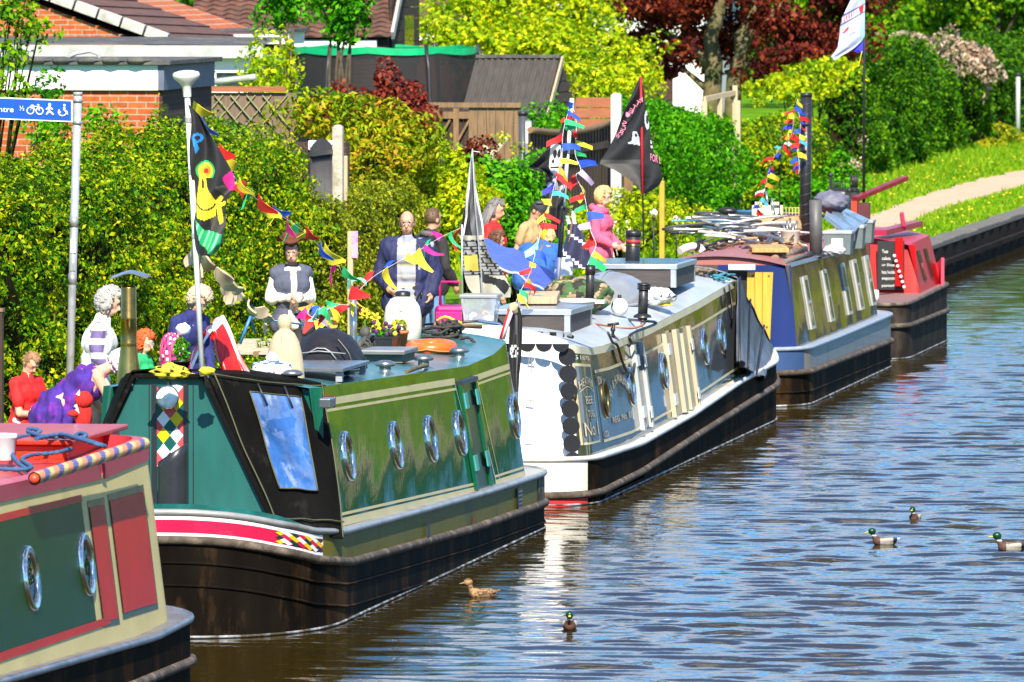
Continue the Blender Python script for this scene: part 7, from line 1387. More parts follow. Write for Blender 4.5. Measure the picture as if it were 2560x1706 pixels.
def person(label, x, px, ytop, face, H, hair, hstyle='short', top=None, legs=None, lean=0, side=0, hyaw=0, hpitch=0, W_=1.0, armL=None, armR=None, sleeve='long', skin=None, garments=(), glasses=False, smile=False, y=None, group=None, dz=0, curl=.5, topmats=None, topmatf=None, topkeep=None, topname='shirt', tg=.014):
 """joints in a body frame (l left, f forward, u up) for a 1.75 m figure, scaled to H; lean tips the torso about the hips"""
 k = H / 1.75; P0 = SP(px, 800, x); yy_ = P0.y if y is None else y; xx_ = P0.x if y is None else UP(px, 800, y).x; base = Vector((xx_, yy_, GZ + dz)); a = math.radians(face)
 fw = Vector((math.sin(a), -math.cos(a), 0)); lf = Vector((0, 0, 1)).cross(fw); Rb = Matrix((lf, fw, Vector((0, 0, 1)))).transposed(); TF = Matrix.Translation(base) @ (Rb * 1.0).to_4x4() @ Matrix.Scale(k, 4)
 sk = skin or SKIN; o = thing('person', label, 'person', base, group)
 hip = Vector((0, 0, .95)); RL = Matrix.Rotation(math.radians(-lean), 3, 'X') @ Matrix.Rotation(math.radians(side), 3, 'Y')
 T_ = lambda p: hip + RL @ (Vector(p) - hip)
 HC = T_((0, .025, 1.635)); HR = RL @ Matrix.Rotation(math.radians(hyaw), 3, 'Z') @ Matrix.Rotation(math.radians(-hpitch), 3, 'X'); HP = lambda p: HC + HR @ Vector(p)
 w = W_; tor = [('c', (-.07 * w, 0, .95), (.07 * w, 0, .95), .115 * w, .115 * w), ('c', T_((-.06 * w, .01, 1.10)), T_((.06 * w, .01, 1.10)), .112 * w, .112 * w), ('c', T_((-.085 * w, .0, 1.28)), T_((.085 * w, .0, 1.28)), .118 * w, .118 * w), ('c', T_((-.135 * w, -.01, 1.40)), T_((.135 * w, -.01, 1.40)), .068, .068), ('c', T_((0, -.01, 1.40)), T_((0, -.005, 1.47)), .085, .06)]
 neck = [('c', T_((0, -.005, 1.42)), HP((0, -.015, -.06)), .056, .052)]
 head = [('e', HP((0, 0, .015)), (.074, .094, .108), HR), ('e', HP((0, .022, -.062)), (.058, .066, .058), HR), ('c', HP((0, .088, .008)), HP((0, .108, -.030)), .011, .017), ('e', HP((.076, -.008, -.01)), (.012, .026, .034), HR), ('e', HP((-.076, -.008, -.01)), (.012, .026, .034), HR), ('c', HP((-.03, .082, .035)), HP((.03, .082, .035)), .016, .016), ('c', HP((-.018, .082, -.062)), HP((.018, .082, -.062)), .012, .012)]
 arms, hands, slv = [], [], []
 for sg, A in ((1, armL), (-1, armR)):
  S_ = T_((.185 * w * sg, -.01, 1.395)); E_, Hn = A if A else ((.235 * w * sg, -.03, 1.12), (.245 * w * sg, .04, .87)); E_ = T_(E_); Hn = T_(Hn); d = (Hn - E_).normalized()
  arms += [('c', S_, E_, .052, .040), ('c', E_, Hn, .041, .029)]; slv.append((S_, E_, Hn))
  inn = Vector((-sg, .25, 0)); inn = (inn - d * inn.dot(d)).normalized(); sd = d.cross(inn).normalized();
  pm = Hn + d * .045; hands.append(('c', Hn, pm + d * .02, .030, .036));
  if sd.z < 0: sd = -sd
  for i in range(4):
   b0 = Hn + d * .085 + sd * (i - 1.5) * -.019; L0 = (.038, .044, .042, .033)[i]; b1_ = b0 + (d * math.cos(curl * .5) + inn * math.sin(curl * .5)) * L0; b2_ = b1_ + (d * math.cos(curl * 1.7) + inn * math.sin(curl * 1.7)) * L0 * .9; hands += [('c', b0, b1_, .0105, .010), ('c', b1_, b2_, .010, .0085)]
  t0 = Hn + d * .03 + sd * .03; t1 = t0 + (d * .6 + sd * .5 + inn * .5).normalized() * .04; hands += [('c', t0, t1, .012, .011), ('c', t1, t1 + (d * .8 + inn * .5).normalized() * .03, .011, .009)]
 leg = []
 for sg in (1, -1): leg += [('c', (.085 * w * sg, 0, .92), (.10 * w * sg, .015, .50), .088 * w, .058), ('c', (.10 * w * sg, .015, .50), (.10 * w * sg, -.01, .09), .056, .040)]
 feet = [('c', (.10 * w * sg, -.03, .045), (.115 * w * sg, .13, .035), .042, .034) for sg in (1, -1)]
 remesh('body', tor + neck + head + arms + hands + leg + feet, sk, o, .0095, tf=TF)
 # face
 for sg in (1, -1):
  e = HP((.029 * sg, .083, .012)); MB().ell(TF @ e, (.0095 * k,) * 3, n=8, m=6).build('eye', M_eye, o)
 b = MB(); mo = [HP((t_, .092 - abs(t_) * .5, -.066 + (abs(t_) * .25 if smile else 0))) for t_ in (-.026, -.013, 0, .013, .026)]; b.tube([TF @ p for p in mo], [.004 * k, .008 * k, .009 * k, .008 * k, .004 * k], 6); b.build('mouth', M_lip, o)
 if glasses:
  b = MB()
  for sg in (1, -1): b.tube([TF @ HP((.031 * sg + .022 * math.cos(t_), .098, .010 + .016 * math.sin(t_))) for t_ in np.linspace(0, 6.283, 17)[:-1]], .0022 * k, 5, closed=True); b.tube([TF @ HP((.053 * sg, .096, .012)), TF @ HP((.078 * sg, 0, .015))], .002 * k, 5)
  b.tube([TF @ HP((-.01, .100, .014)), TF @ HP((.01, .100, .014))], .002 * k, 5); b.build('glasses', M_steel if glasses == 1 else CLOTH['white'], o)
 # hair: an uneven cap, open over the face; tufts give it an edge
 if hair:
  hm = M_hair[hair]; b = MB(); R = random.Random(int(px)); hv = dict(short=.010, crop=.006, curly=.034, long=.022, bob=.026, fringe=.005)[hstyle]
  G = []; n1, n2 = 22, 32
  for i in range(n1 + 1):
   t_ = math.pi * i / n1; row = []
   for j in range(n2):
    u_ = 2 * math.pi * j / n2; d = Vector((math.sin(t_) * math.cos(u_), math.sin(t_) * math.sin(u_), math.cos(t_))); g_ = hv * (1 + .8 * mnoise.noise(d * 4 + Vector((px, 0, 0)))); fr = d.y - (.25 if hstyle != 'fringe' else .2)
    lim = .45 if hstyle in ('short', 'crop') else .38
    if d.y > .30 and d.z < lim + .25 * abs(d.x): g_ = -.022
    elif d.z < -.45 and hstyle in ('short', 'crop', 'fringe'): g_ = -.022
    elif d.z < -.75: g_ = -.022
    if hstyle == 'fringe' and d.z > .42: g_ = -.022
    row.append(TF @ HP((d.x * (.076 + g_), d.y * (.096 + g_), .015 + d.z * (.110 + g_))))
   G.append(row)
  b.grid(G, 0, True, cv=True); nt = dict(short=90, crop=50, curly=230, long=160, bob=160, fringe=40)[hstyle]
  for i in range(nt):
   d = Vector((R.gauss(0, 1), R.gauss(-.35, 1), R.gauss(.25, .8))).normalized()
   if d.y > .25 and d.z < .5 + .2 * abs(d.x): continue
   if hstyle in ('short', 'crop', 'fringe') and d.z < -.35: continue
   if hstyle == 'fringe' and d.z > .35: continue
   r_ = .076 + hv * .6, .096 + hv * .6, .110 + hv * .6; p = Vector((d.x * r_[0], d.y * r_[1], .015 + d.z * r_[2])); t0 = Vector((R.uniform(-1, 1), R.uniform(-1, 1), R.uniform(-1, .2))); t0 = (t0 - d * t0.dot(d)).normalized(); L_ = R.uniform(.02, .045) * (1 if hstyle != 'crop' else .5); c_ = .016 if hstyle == 'curly' else .006
   b.tube([TF @ HP(p - d * .004), TF @ HP(p + t0 * L_ * .5 + d * c_), TF @ HP(p + t0 * L_ + d * (.0 if hstyle != 'curly' else -.004))], [v_ * k * (1 if hstyle in ('curly', 'bob', 'long') else .6) for v_ in (.012, .011, .004)], 5)
  if hstyle == 'long':
   for i in range(70):
    u_ = R.uniform(.9, 2.24) + math.pi * .5 + .0; u_ = math.pi * R.uniform(1.0, 2.0); p = Vector((.085 * math.cos(u_), .10 * math.sin(u_), R.uniform(-.02, .06))); e_ = Vector((p.x * 1.5 + R.uniform(-.03, .03), p.y * 1.15 - .02, -.33 - R.uniform(-.05, .08))); m1 = (p + e_) / 2 + Vector((R.uniform(-.03, .03), -.02, 0)); b.tube([TF @ HP(p), TF @ HP(m1), TF @ HP(e_)], [.018 * k, .018 * k, .006 * k], 6)
  b.build('hair', hm, o)
 # clothes
 gr = .014
 if top is not None:
  pcs = list(tor)
  if sleeve == 'long': pcs += [('c', s, e, .056, .046) for s, e, h in slv] + [('c', e, e + (h - e) * .93, .046, .036) for s, e, h in slv]
  elif sleeve == 'short': pcs += [('c', s, s + (e - s) * .62, .060, .058) for s, e, h in slv]
  elif sleeve == 'puff': pcs += [('c', s, e, .054, .058) for s, e, h in slv] + [('c', e, e + (h - e) * .88, .058, .036) for s, e, h in slv]
  pcs = pcs + [('c', (-.075 * w, 0, .90), (.075 * w, 0, .90), .125 * w, .125 * w)]
  remesh(topname, pcs, topmats or [top], o, .014, tg, topmatf, topkeep, 4, .005, int(px), TF)
 if legs is not None: remesh('trousers', leg + [('c', (-.07 * w, 0, .93), (.07 * w, 0, .93), .112 * w, .112 * w)], legs, o, .016, .016, smooth=4, fold=.005, seed=int(px) + 9, tf=TF)
 remesh('shoes', feet, SHOE, o, .014, .008, tf=TF)
 return dict(o=o, TF=TF, HP=HP, HR=HR, T=T_, k=k, tor=tor, arms=slv, leg=leg, hands=hands)
# boy with folded arms
p = person('boy in a red T-shirt with folded arms at the left edge', -14.6, 60, 877, 62, 1.31, 'lightbrown', 'short', mat('red_tee', (.66, .012, .012), .8, var=.08), mat('white_shorts', (.74, .73, .72), .8), hpitch=38, hyaw=8, lean=6, W_=1.05, sleeve='short', skin=SKIN2,
 armL=((.22, .10, 1.10), (-.06, .22, 1.12)), armR=((-.22, .10, 1.08), (.07, .19, 1.06)))
# elderly woman with curly white hair
wst = lambda c: 1 if (abs(c[0]) > .245 and int((c[2] + 10) * 16) % 2) else 0
p = person('elderly person with curly white hair in a white waistcoat over striped sleeves', -14.7, 232, 715, 96, 1.70, 'white', 'curly', CLOTH['white'], DARK, lean=10, hpitch=8, W_=1.18, topmats=[mat('white_knit', (.78, .77, .75), .85, var=.04), mat('violet_stripe', (.16, .11, .28), .85)], topmatf=wst, armL=((.26, .05, 1.12), (.20, .28, 1.08)), armR=((-.26, .02, 1.14), (-.20, .24, 1.06)), skin=SKIN2)
b = MB(); e_ = p['TF']; b.tube([e_ @ p['T']((-.215 + .0 * t_, .075 * math.cos(t_), 1.36 + .085 * math.sin(t_))) for t_ in np.linspace(-1.2, 4.3, 18)], .006, 5); b.build('armhole_trim', CLOTH['black'], p['o'])
# person bending, purple dress
pur = mat('violet_print', (.045, .012, .20), .85, var=.4, scale=9, dirt=(.20, .01, .28), dscale=5, dpos=(.50, .62), bump=.006, bscale=20)
p = person('person bending forward in a violet and blue print dress with pastel lilac hair', -14.25, 140, 880, 105, 1.62, 'lilac', 'bob', None, None, lean=54, hpitch=10, hyaw=-25, W_=1.25, skin=SKIN2, armL=((.26, .16, 1.25), (.24, .38, 1.28)), armR=((-.24, .22, 1.36), (-.20, .46, 1.38)))
dr = [q_ for q_ in p['tor'][:3]] + [('c', (-.10, -.02, .82), (.10, -.02, .82), .20, .20), ('c', (-.12, -.03, .60), (.12, -.03, .60), .22, .22), ('c', (-.13, -.02, .36), (.13, -.02, .36), .23, .23)]
remesh('dress', dr, pur, p['o'], .016, .016, fold=.010, seed=5, tf=p['TF']); b = MB()
for sg in (1, -1): b.tube([p['TF'] @ p['T']((.09 * sg, .11, 1.36)), p['TF'] @ p['T']((.11 * sg, .02, 1.475)), p['TF'] @ p['T']((.09 * sg, -.12, 1.34))], .006, 5)
b.split('shoulder_strap', CLOTH['magenta'], p['o'])
# red-haired child
p = person('child with bright ginger hair and white sunglasses behind the brass chimney', -14.2, 356, 826, 78, 1.33, 'ginger', 'curly', CLOTH['green'], DEN, hpitch=18, glasses=2, skin=SKIN2)
# elderly woman in navy
p = person('elderly person with cream curled hair in a navy cardigan, looking down', -14.5, 452, 714, 66, 1.62, 'cream', 'curly', mat('navy_knit', (.018, .022, .13), .85, var=.15), DARK, lean=16, hpitch=30, W_=1.18, armL=((.25, .10, 1.13), (.16, .26, .98)), armR=((-.26, .04, 1.13), (-.18, .22, .95)), skin=SKIN2, glasses=1)
# person in the brown tricorn-like hat
M_ves = mat('slate_waistcoat', (.075, .085, .13), .8, var=.12, scale=7); M_shirt = mat('white_shirt', (.80, .79, .77), .8, var=.04)
p = person('person in a brown tricorn hat, white shirt and slate waistcoat holding a mug', -15.25, 728, 590, 24, 1.66, 'brown', 'short', M_shirt, DARK, sleeve='puff', hyaw=18, hpitch=10, W_=.92, glasses=1, armL=((.225, .0, 1.13), (.06, .22, 1.14)), armR=((-.225, .0, 1.13), (-.05, .22, 1.15)), curl=1.0, skin=SKIN2, tg=.006)
remesh('waistcoat', p['tor'] + [('c', (-.09, 0, .86), (.09, 0, .86), .125, .13), ('c', (-.15, -.01, 1.40), (.15, -.01, 1.40), .066, .066)], M_ves, p['o'], .014, .030, keep=lambda c: not (c[1] > .02 and abs(c[0]) < .034 + .12 * max(0, 1.2 - c[2])) and not (c[2] > 1.44 and abs(c[0]) < .085), fold=.004, seed=2, tf=p['TF'])
MB().tube([p['TF'] @ p['T']((.062 * math.cos(t_), .062 * math.sin(t_) - .003, 1.485 + .012 * math.sin(t_))) for t_ in np.linspace(0, 6.283, 21)[:-1]], .020 * p['k'], 7, closed=True).build('neckerchief', CLOTH['black'], p['o'])
G = []; HRr = p['HR']
for i in range(15):
 t_ = i / 14; row = []
 for j in range(40):
  u_ = 2 * math.pi * j / 40; tri = abs(math.cos(1.5 * (u_ - math.pi / 2)))
  if t_ < .5: r_ = .122 * math.sin(t_ * math.pi) ** .8; z_ = .19 - .095 * (t_ * 2) ** 3
  else: s_ = (t_ - .5) * 2; r_ = .122 + .055 * s_ * (.8 + .2 * tri); z_ = .095 - .02 * s_ + (.085 * s_ * (1 - tri))
  row.append(p['TF'] @ p['HP']((r_ * math.cos(u_) * .95, r_ * math.sin(u_) * 1.04 - .022, z_ + .03 + .12 * r_ * math.sin(u_))))
 G.append(row)
b = MB(); b.grid(G, 0, True, cv=True); b.grid([[q_ - Vector((0, 0, .008)) for q_ in r_] for r_ in G], 0, True, cv=True); b.build('hat', mat('brown_felt', (.13, .036, .018), .9, var=.2, scale=12), p['o'])
hc = p['TF'] @ p['T']((.005, .30, 1.15)); o = thing('mug', 'white mug held by the person in the tricorn hat', 'mug', hc); MB().lathe(hc - Vector((0, 0, .05)), [(0, 0), (.036, 0), (.040, .10), (.036, .10), (.034, .01)], 18).build('cup', M_wpl, o); MB().tube([hc + Vector((.04 + .022 * math.sin(t_), 0, .032 * math.cos(t_))) for t_ in np.linspace(0, 3.14, 9)], .006, 6).build('handle', M_wpl, o)
# man in navy jacket
M_nav = mat('navy_jacket', (.014, .018, .075), .75, var=.2, scale=6); M_polo = mat('grey_polo', (.30, .31, .40), .85); M_ylw = mat('pale_stripe', (.52, .48, .26), .85)
def polo(c): return 1 if (c[2] * 9.2) % 1 < .13 else 0
p = person('smiling balding man in an open navy jacket and pale striped polo shirt', -14.8, 1018, 530, 6, 1.82, 'brown', 'fringe', M_polo, DARK, lean=0, smile=True, glasses=1, W_=1.12, hpitch=4, topmats=[M_polo, M_ylw], topmatf=polo, tg=.010, armL=((.29, -.05, 1.12), (.25, .06, .92)), armR=((-.29, -.04, 1.10), (-.20, .12, .98)))
pc_ = p['tor'] + [('c', s, e, .058, .050) for s, e, h in p['arms']] + [('c', e, e + (h - e) * .95, .050, .042) for s, e, h in p['arms']] + [('c', (-.09, 0, .82), (.09, 0, .82), .15, .16)]
remesh('jacket', pc_, M_nav, p['o'], .015, .027, keep=lambda c: not (c[1] > .03 and abs(c[0] + .0) < .095) and not (c[2] > 1.46 and c[1] > -.02 and abs(c[0]) < .08), fold=.007, seed=11, tf=p['TF'])
p = person('man with short brown hair in a dark jacket and blue jeans, seen from behind', -15.0, 1078, 518, 132, 1.76, 'brown', 'crop', mat('charcoal_jacket', (.022, .02, .022), .8, var=.25), DEN, W_=1.12, hyaw=-12, armL=((.30, .10, 1.15), (.30, .30, .98)), armR=((-.27, .02, 1.12), (-.22, .16, .92)))
MB().tube([p['TF'] @ p['T']((.085 * math.cos(t_), .07 * math.sin(t_) - .02, 1.46 - .02 * math.sin(t_))) for t_ in np.linspace(0, 6.283, 21)[:-1]], .035, 7, closed=True).build('hood', mat('grey_hood', (.12, .11, .12), .9), p['o'])
p = person('person with long wavy grey-brown hair in a bright red top, facing right', -15.1, 1234, 497, 84, 1.70, 'greydark', 'long', CLOTH['red'], DARK, hpitch=14, W_=1.05, sleeve='long')
p = person('child with curly auburn hair in front of the long-haired person', -14.75, 1238, 572, 110, 1.40, 'auburn', 'curly', CLOTH['black'], DEN, hpitch=10)
M_tan = mat('tan_shirt', (.42, .28, .13), .85, var=.1)
p = person('man in a dark cap and tan T-shirt bending his head', -15.2, 1316, 508, 70, 1.60, 'dark', 'crop', M_tan, DARK, lean=12, hpitch=26, W_=1.2, sleeve='short', glasses=1)
b = MB(); G = []
for i in range(8):
 t_ = math.pi / 2 * i / 7; G.append([p['TF'] @ p['HP']((.092 * math.sin(t_) * math.cos(u_), .108 * math.sin(t_) * math.sin(u_), .045 + .095 * math.cos(t_))) for u_ in np.linspace(0, 2 * math.pi, 25)[:-1]])
b.grid(G, 0, True, cv=True); b.sheet([[p['TF'] @ p['HP']((x_, .09 + .085 * s_ * (1 - (x_ / .09) ** 2), .05 - .02 * s_)) for x_ in np.linspace(-.075, .075, 9)] for s_ in (0, .5, 1)], .006); b.build('cap', mat('dark_cap', (.03, .03, .035), .8), p['o']); MB().ell(p['TF'] @ p['HP']((-.05, -.02, .12)), (.05, .05, .018)).build('cap_patch', CLOTH['grey'], p['o'])
M_bl = mat('mid_blue_top', (.025, .11, .36), .85, var=.12, scale=5)
p = person('person in a mid-blue top bending over, seen from behind among the bunting', -14.45, 1332, 580, 165, 1.58, 'blonde', 'bob', M_bl, DARK, lean=42, W_=1.35, hpitch=10, armL=((.30, .10, 1.2), (.26, .26, 1.02)), armR=((-.30, .08, 1.2), (-.28, .24, 1.0)), sleeve='short')
M_pk = mat('pink_hoodie', (.70, .10, .20), .85, var=.1, scale=7)
p = person('person with cropped blonde hair in a pink hooded top, facing right', -14.75, 1502, 472, 82, 1.66, 'blonde', 'bob', M_pk, DARK, hpitch=14, W_=1.1, armL=((.25, .04, 1.12), (.20, .20, 1.0)), armR=((-.26, .0, 1.12), (-.22, .20, 1.02)), skin=SKIN2)
MB().tube([p['TF'] @ p['T']((.10 * math.cos(t_), .09 * math.sin(t_) - .03, 1.47 - .03 * math.sin(t_))) for t_ in np.linspace(0, 6.283, 21)[:-1]], .045, 8, closed=True).build('hood', M_pk, p['o'])
# magenta suitcase, red toy bag
c = SP(1128, 800, -14.5); o = thing('suitcase', 'bright magenta case standing beside the man in jeans', 'case', (c.x, c.y, GZ)); b = MB(); b.obox((c.x, c.y, GZ + .42), (.34, .25, .70)); b.build('body', mat('magenta_shell', (.36, .005, .16), .3, var=.2), o, .05); MB().tube([(c.x - .12, c.y, GZ + .77), (c.x - .12, c.y, GZ + 1.02), (c.x + .12, c.y, GZ + 1.02), (c.x + .12, c.y, GZ + .77)], .018, 7).build('handle', CLOTH['magenta'], o); MB().obox((c.x, c.y - .13, GZ + .62), (.30, .03, .16)).build('pocket', CLOTH['magenta'], o, .01)
c = UP(208, 1040, 69.5); o = thing('soft_toy', 'red soft toy with white spikes leaning on the black canvas cover', 'soft toy', (c.x, c.y, c.z - .2)); b = MB(); b.ell(c, (.07, .06, .15), n=22, m=16, fn=lump(0, 0, 3, .2)); b.ell(c + Vector((.01, -.02, .13)), (.075, .07, .07), n=18, m=12); b.ell(c + Vector((-.07, -.05, .02)), (.05, .04, .03)); b.build('body', mat('red_plush', (.60, .015, .012), .9, bump=.004, bscale=80), o); b = MB()
for dx, dz in ((-.055, .09), (-.045, .06), (-.03, .17)): b.lathe(c + Vector((dx, -.06, dz)), [(.02, 0), (.002, .045)], 8, R=Matrix.Rotation(2.6 if dz < .1 else .3, 3, 'Y'))
b.build('spike', CLOTH['white'], o); MB().ell(c + Vector((.06, -.05, -.14)), (.035, .03, .03)).build('foot', CLOTH['white'], o); MB().ell(c + Vector((-.05, -.05, -.13)), (.03, .03, .035)).build('paw', CLOTH['green'], o)
# ------------------------------------------------------------------ ducks
M_dk = [mat('duck_grey', (.32, .29, .25), .7, var=.15, scale=30), mat('duck_green', (.004, .045, .015), .3, var=.3), mat('duck_breast', (.075, .032, .02), .7, var=.2), mat('duck_brown', (.15, .09, .055), .8, var=.3, scale=30), mat('duck_black', (.015, .015, .018), .5), mat('duck_white', (.75, .74, .72), .7)]
M_hen = [mat('hen_feather', (.30, .17, .075), .8, var=.5, scale=42), mat('hen_dark', (.10, .06, .03), .8, var=.5, scale=42)]
M_bill = mat('duck_bill', (.58, .46, .03), .4); M_hbill = mat('hen_bill', (.30, .18, .06), .5)
def duck(label, px, py, face, k, hen=False):
 c = ZP(px, py, 0.0); a = math.radians(face); fw = Vector((math.sin(a), -math.cos(a), 0)); lf = Vector((0, 0, 1)).cross(fw); TF = Matrix.Translation(c) @ Matrix((lf, fw, Vector((0, 0, 1)))).transposed().to_4x4() @ Matrix.Scale(k, 4)
 o = thing('duck', label, 'duck', c, 'mallards on the canal'); E = Matrix.Identity(3)
 pcs = [('e', (0, -.02, .045), (.095, .17, .075), E), ('e', (0, .08, .05), (.08, .09, .075), E), ('c', (0, -.14, .06), (0, -.235, .095), .045, .010), ('c', (0, .13, .08), (0, .165, .165), .042, .032), ('e', (0, .18, .20), (.050, .062, .052), E), ('e', (.07, -.05, .07), (.03, .13, .04), Matrix.Rotation(-.12, 3, 'X')), ('e', (-.07, -.05, .07), (.03, .13, .04), Matrix.Rotation(-.12, 3, 'X'))]
 def mf(q_):
  if hen: return 1 if (mnoise.noise(Vector(q_) * 34) > .1 and q_[2] < .15) or q_[2] > .225 else 0
  if q_[1] > .115 and q_[2] > .150: return 1
  if q_[1] > .10 and q_[2] > .132: return 5
  if q_[1] > .065: return 2
  if q_[1] < -.13: return 4 if q_[1] > -.20 else 5
  return 3 if q_[2] > .095 and abs(q_[0]) < .06 else 0
 remesh('body', pcs, M_hen if hen else M_dk, o, .009, matf=mf, tf=TF, smooth=4)
 b = MB(); b.grid([[TF @ Vector((.022 * w_ * math.cos(u_), .225 + .07 * s_, .192 - .012 * s_ + .012 * (1 - .6 * s_) * math.sin(u_))) for u_ in np.linspace(0, 6.283, 11)[:-1]] for s_, w_ in ((0, .85), (.3, .75), (.7, .85), (.95, .75), (1, .2))], 0, True, cv=True); b.build('bill', M_hbill if hen else M_bill, o)
 for sg in (1, -1): MB().ell(TF @ Vector((.036 * sg, .203, .213)), (.006 * k,) * 3, n=7, m=5).build('eye', M_eye, o)
duck('brown speckled duck swimming beside the green boat', 1205, 1494, -72, .62, True)
duck('green-headed duck swimming towards the bridge, the nearest to the bottom edge', 1424, 1574, 8, .60)
duck('green-headed duck facing left beside the duck that swims head-on', 2210, 1362, -78, .58)
duck('green-headed duck swimming head-on, farthest up the canal', 2287, 1302, -6, .54)
duck('green-headed duck cut by the right edge of the picture', 2527, 1378, -80, .66)
# ------------------------------------------------------------------ flags, bunting, signs
def flag_px(rows, y, n=44, m=30, amp=.035, kx=9.0, ph=0.0, matf=None, lean=0.0):
 """cloth surveyed row by row, given real folds in depth"""
 b = MB(); Y = [r[0] for r in rows]; G = []; C = []
 for i in range(n + 1):
  py = Y[0] + (Y[-1] - Y[0]) * i / n; xl = np.interp(py, Y, [r[1] for r in rows]); xr = np.interp(py, Y, [r[2] for r in rows]); row = []
  for j in range(m + 1):
   px = xl + (xr - xl) * j / m; p = UP(px, py, y); p.y += amp * math.sin(kx * j / m + i * .09 + ph) * min(1, (xr - xl) / 40) + lean * i / n; row.append(p)
  G.append(row)
 b.sheet([r[::-1] for r in G], .003)
 if matf:
  for i in range(n):
   for j in range(m):
    py = Y[0] + (Y[-1] - Y[0]) * (i + .5) / n; xl = np.interp(py, Y, [r[1] for r in rows]); xr = np.interp(py, Y, [r[2] for r in rows]); k_ = matf(xl + (xr - xl) * (m - 1 - j + .5) / m, py); b.m[i * m + j] = k_; b.m[n * m + i * m + (m - 1 - j)] = k_
 return b
def within(px, py, poly):
 c = False; n = len(poly)
 for i in range(n):
  (x1, y1), (x2, y2) = poly[i], poly[i - 1]
  if (y1 > py) != (y2 > py) and px < (x2 - x1) * (py - y1) / (y2 - y1) + x1: c = not c
 return c
def ell_in(px, py, cx, cy, rx, ry): return ((px - cx) / rx) ** 2 + ((py - cy) / ry) ** 2 < 1
M_pole = mat('white_pole', (.74, .74, .75), .3, var=.06); M_silver = mat('silver_pole', (.62, .63, .66), .25, .7)
SHEEN = mat('sunlit_black_cloth', (.055, .053, .05), .7)  # paler copy of the black cloth, sunlit sheen put into its colour
# white pole with dome finial and black flag, on boat 2
a = ZP(506, 924, 2.0); top = UP(468, 236, a.y); o = thing('flagpole', 'white flagpole with a pale dome on top and a black flag with a yellow face', 'flagpole', a); MB().cyl(a - Vector((0, 0, .05)), top, .021, n=14).build('pole', M_pole, o)
dm = MB().lathe(top, [(.030, -.02), (.034, .06), (.040, .065), (.06, .09), (.095, .12), (.104, .145), (.095, .165), (.05, .178), (0, .182)], 26, R=Matrix.Rotation(-.05, 3, 'Y')); dm.build('dome', mat('dome_plastic', (.66, .64, .60), .4, var=.05), o)
def f1(px, py):
 if within(px, py, [(497, 436), (512, 436), (520, 470), (540, 505), (536, 540), (512, 552), (494, 545), (490, 500)]):
  if within(px, py, [(502, 450), (507, 448), (510, 470), (504, 474)]) or abs(math.hypot(px - 515, py - 503) - 22) < 2 and py > 508: return 0
  return 1
 if within(px, py, [(538, 500), (550, 488), (556, 495), (548, 508), (564, 503), (566, 512), (552, 518), (560, 540), (562, 556), (552, 562), (544, 548), (540, 522)]): return 1
 r_ = math.hypot(px - 514, py - 428)
 if r_ < 26 and py < 444: return (5, 6, 1, 7)[min(3, int(r_ / 7))]
 if within(px, py, [(556, 445), (578, 425), (586, 450), (584, 478), (572, 478), (560, 460)]): return 4
 if within(px, py, [(538, 468), (560, 462), (574, 478), (560, 490)]): return 3
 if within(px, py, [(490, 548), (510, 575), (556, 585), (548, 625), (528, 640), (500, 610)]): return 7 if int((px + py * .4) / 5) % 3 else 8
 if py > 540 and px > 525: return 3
 if abs(math.hypot(px - 494, py - 345) - 9) < 3 or within(px, py, [(484, 350), (489, 345), (498, 372), (490, 385)]) : return 2
 return 0
fr = flag_px([(262, 470, 472), (290, 473, 500), (330, 474, 525), (370, 476, 548), (410, 478, 568), (440, 479, 582), (470, 481, 586), (485, 482, 575), (500, 482, 568), (530, 484, 566), (560, 486, 568), (580, 488, 560), (610, 492, 556), (640, 503, 530)], a.y - .02, 130, 80, .045, 8, .4, f1)
fr.build('flag', [CLOTH['black'], CLOTH['yellow'], mat('sky_print', (.02, .22, .62), .7), SHEEN, CLOTH['magenta'], CLOTH['red'], CLOTH['orange'], CLOTH['green'], CLOTH['mint']], o)
b = MB()
for py in (300, 430, 590): b.lathe(UP(468 + (py - 236) * .0552, py, a.y), [(.026, -.02), (.028, 0), (.026, .02)], 12)
b.split('flag_tie', M_gpl, o)
POLE2 = lambda py: UP(468 + (py - 236) * .0552, py, a.y)
def pennant(p, d, R, m, parent, L_=.15, W_=.10, style='pennant'):
 d = Vector((d.x, d.y * .12, d.z)).normalized(); dn = Vector((R.uniform(-.9, 1), R.uniform(-.55, .55), R.uniform(-1.0, .25))); dn = (dn - d * dn.dot(d) * .7).normalized(); b = MB(); G = []; tw = R.uniform(-.8, .8); s2 = d.cross(dn).normalized()
 n = 6
 for i in range(n + 1):
  t_ = i / n; w_ = W_ * ((1 - .85 * t_) if style == 'pennant' else (1 - .25 * t_) if style == 'ribbon' else (.55 + .9 * math.sin(math.pi * min(1, t_ * .9 + .05)))) * .5
  a_ = tw * t_; ax = d * math.cos(a_) + s2 * math.sin(a_); c_ = p + dn * L_ * t_ + s2 * .03 * math.sin(t_ * 4 + tw) + Vector((0, 0, -.03 * t_ * t_)); G.append([c_ - ax * w_, c_ + s2 * .006 * math.cos(t_ * 5), c_ + ax * w_])
 b.sheet(G, .003 if style != 'mitt' else .016); b.build('pennant' if style != 'mitt' else 'mitt', m, parent)
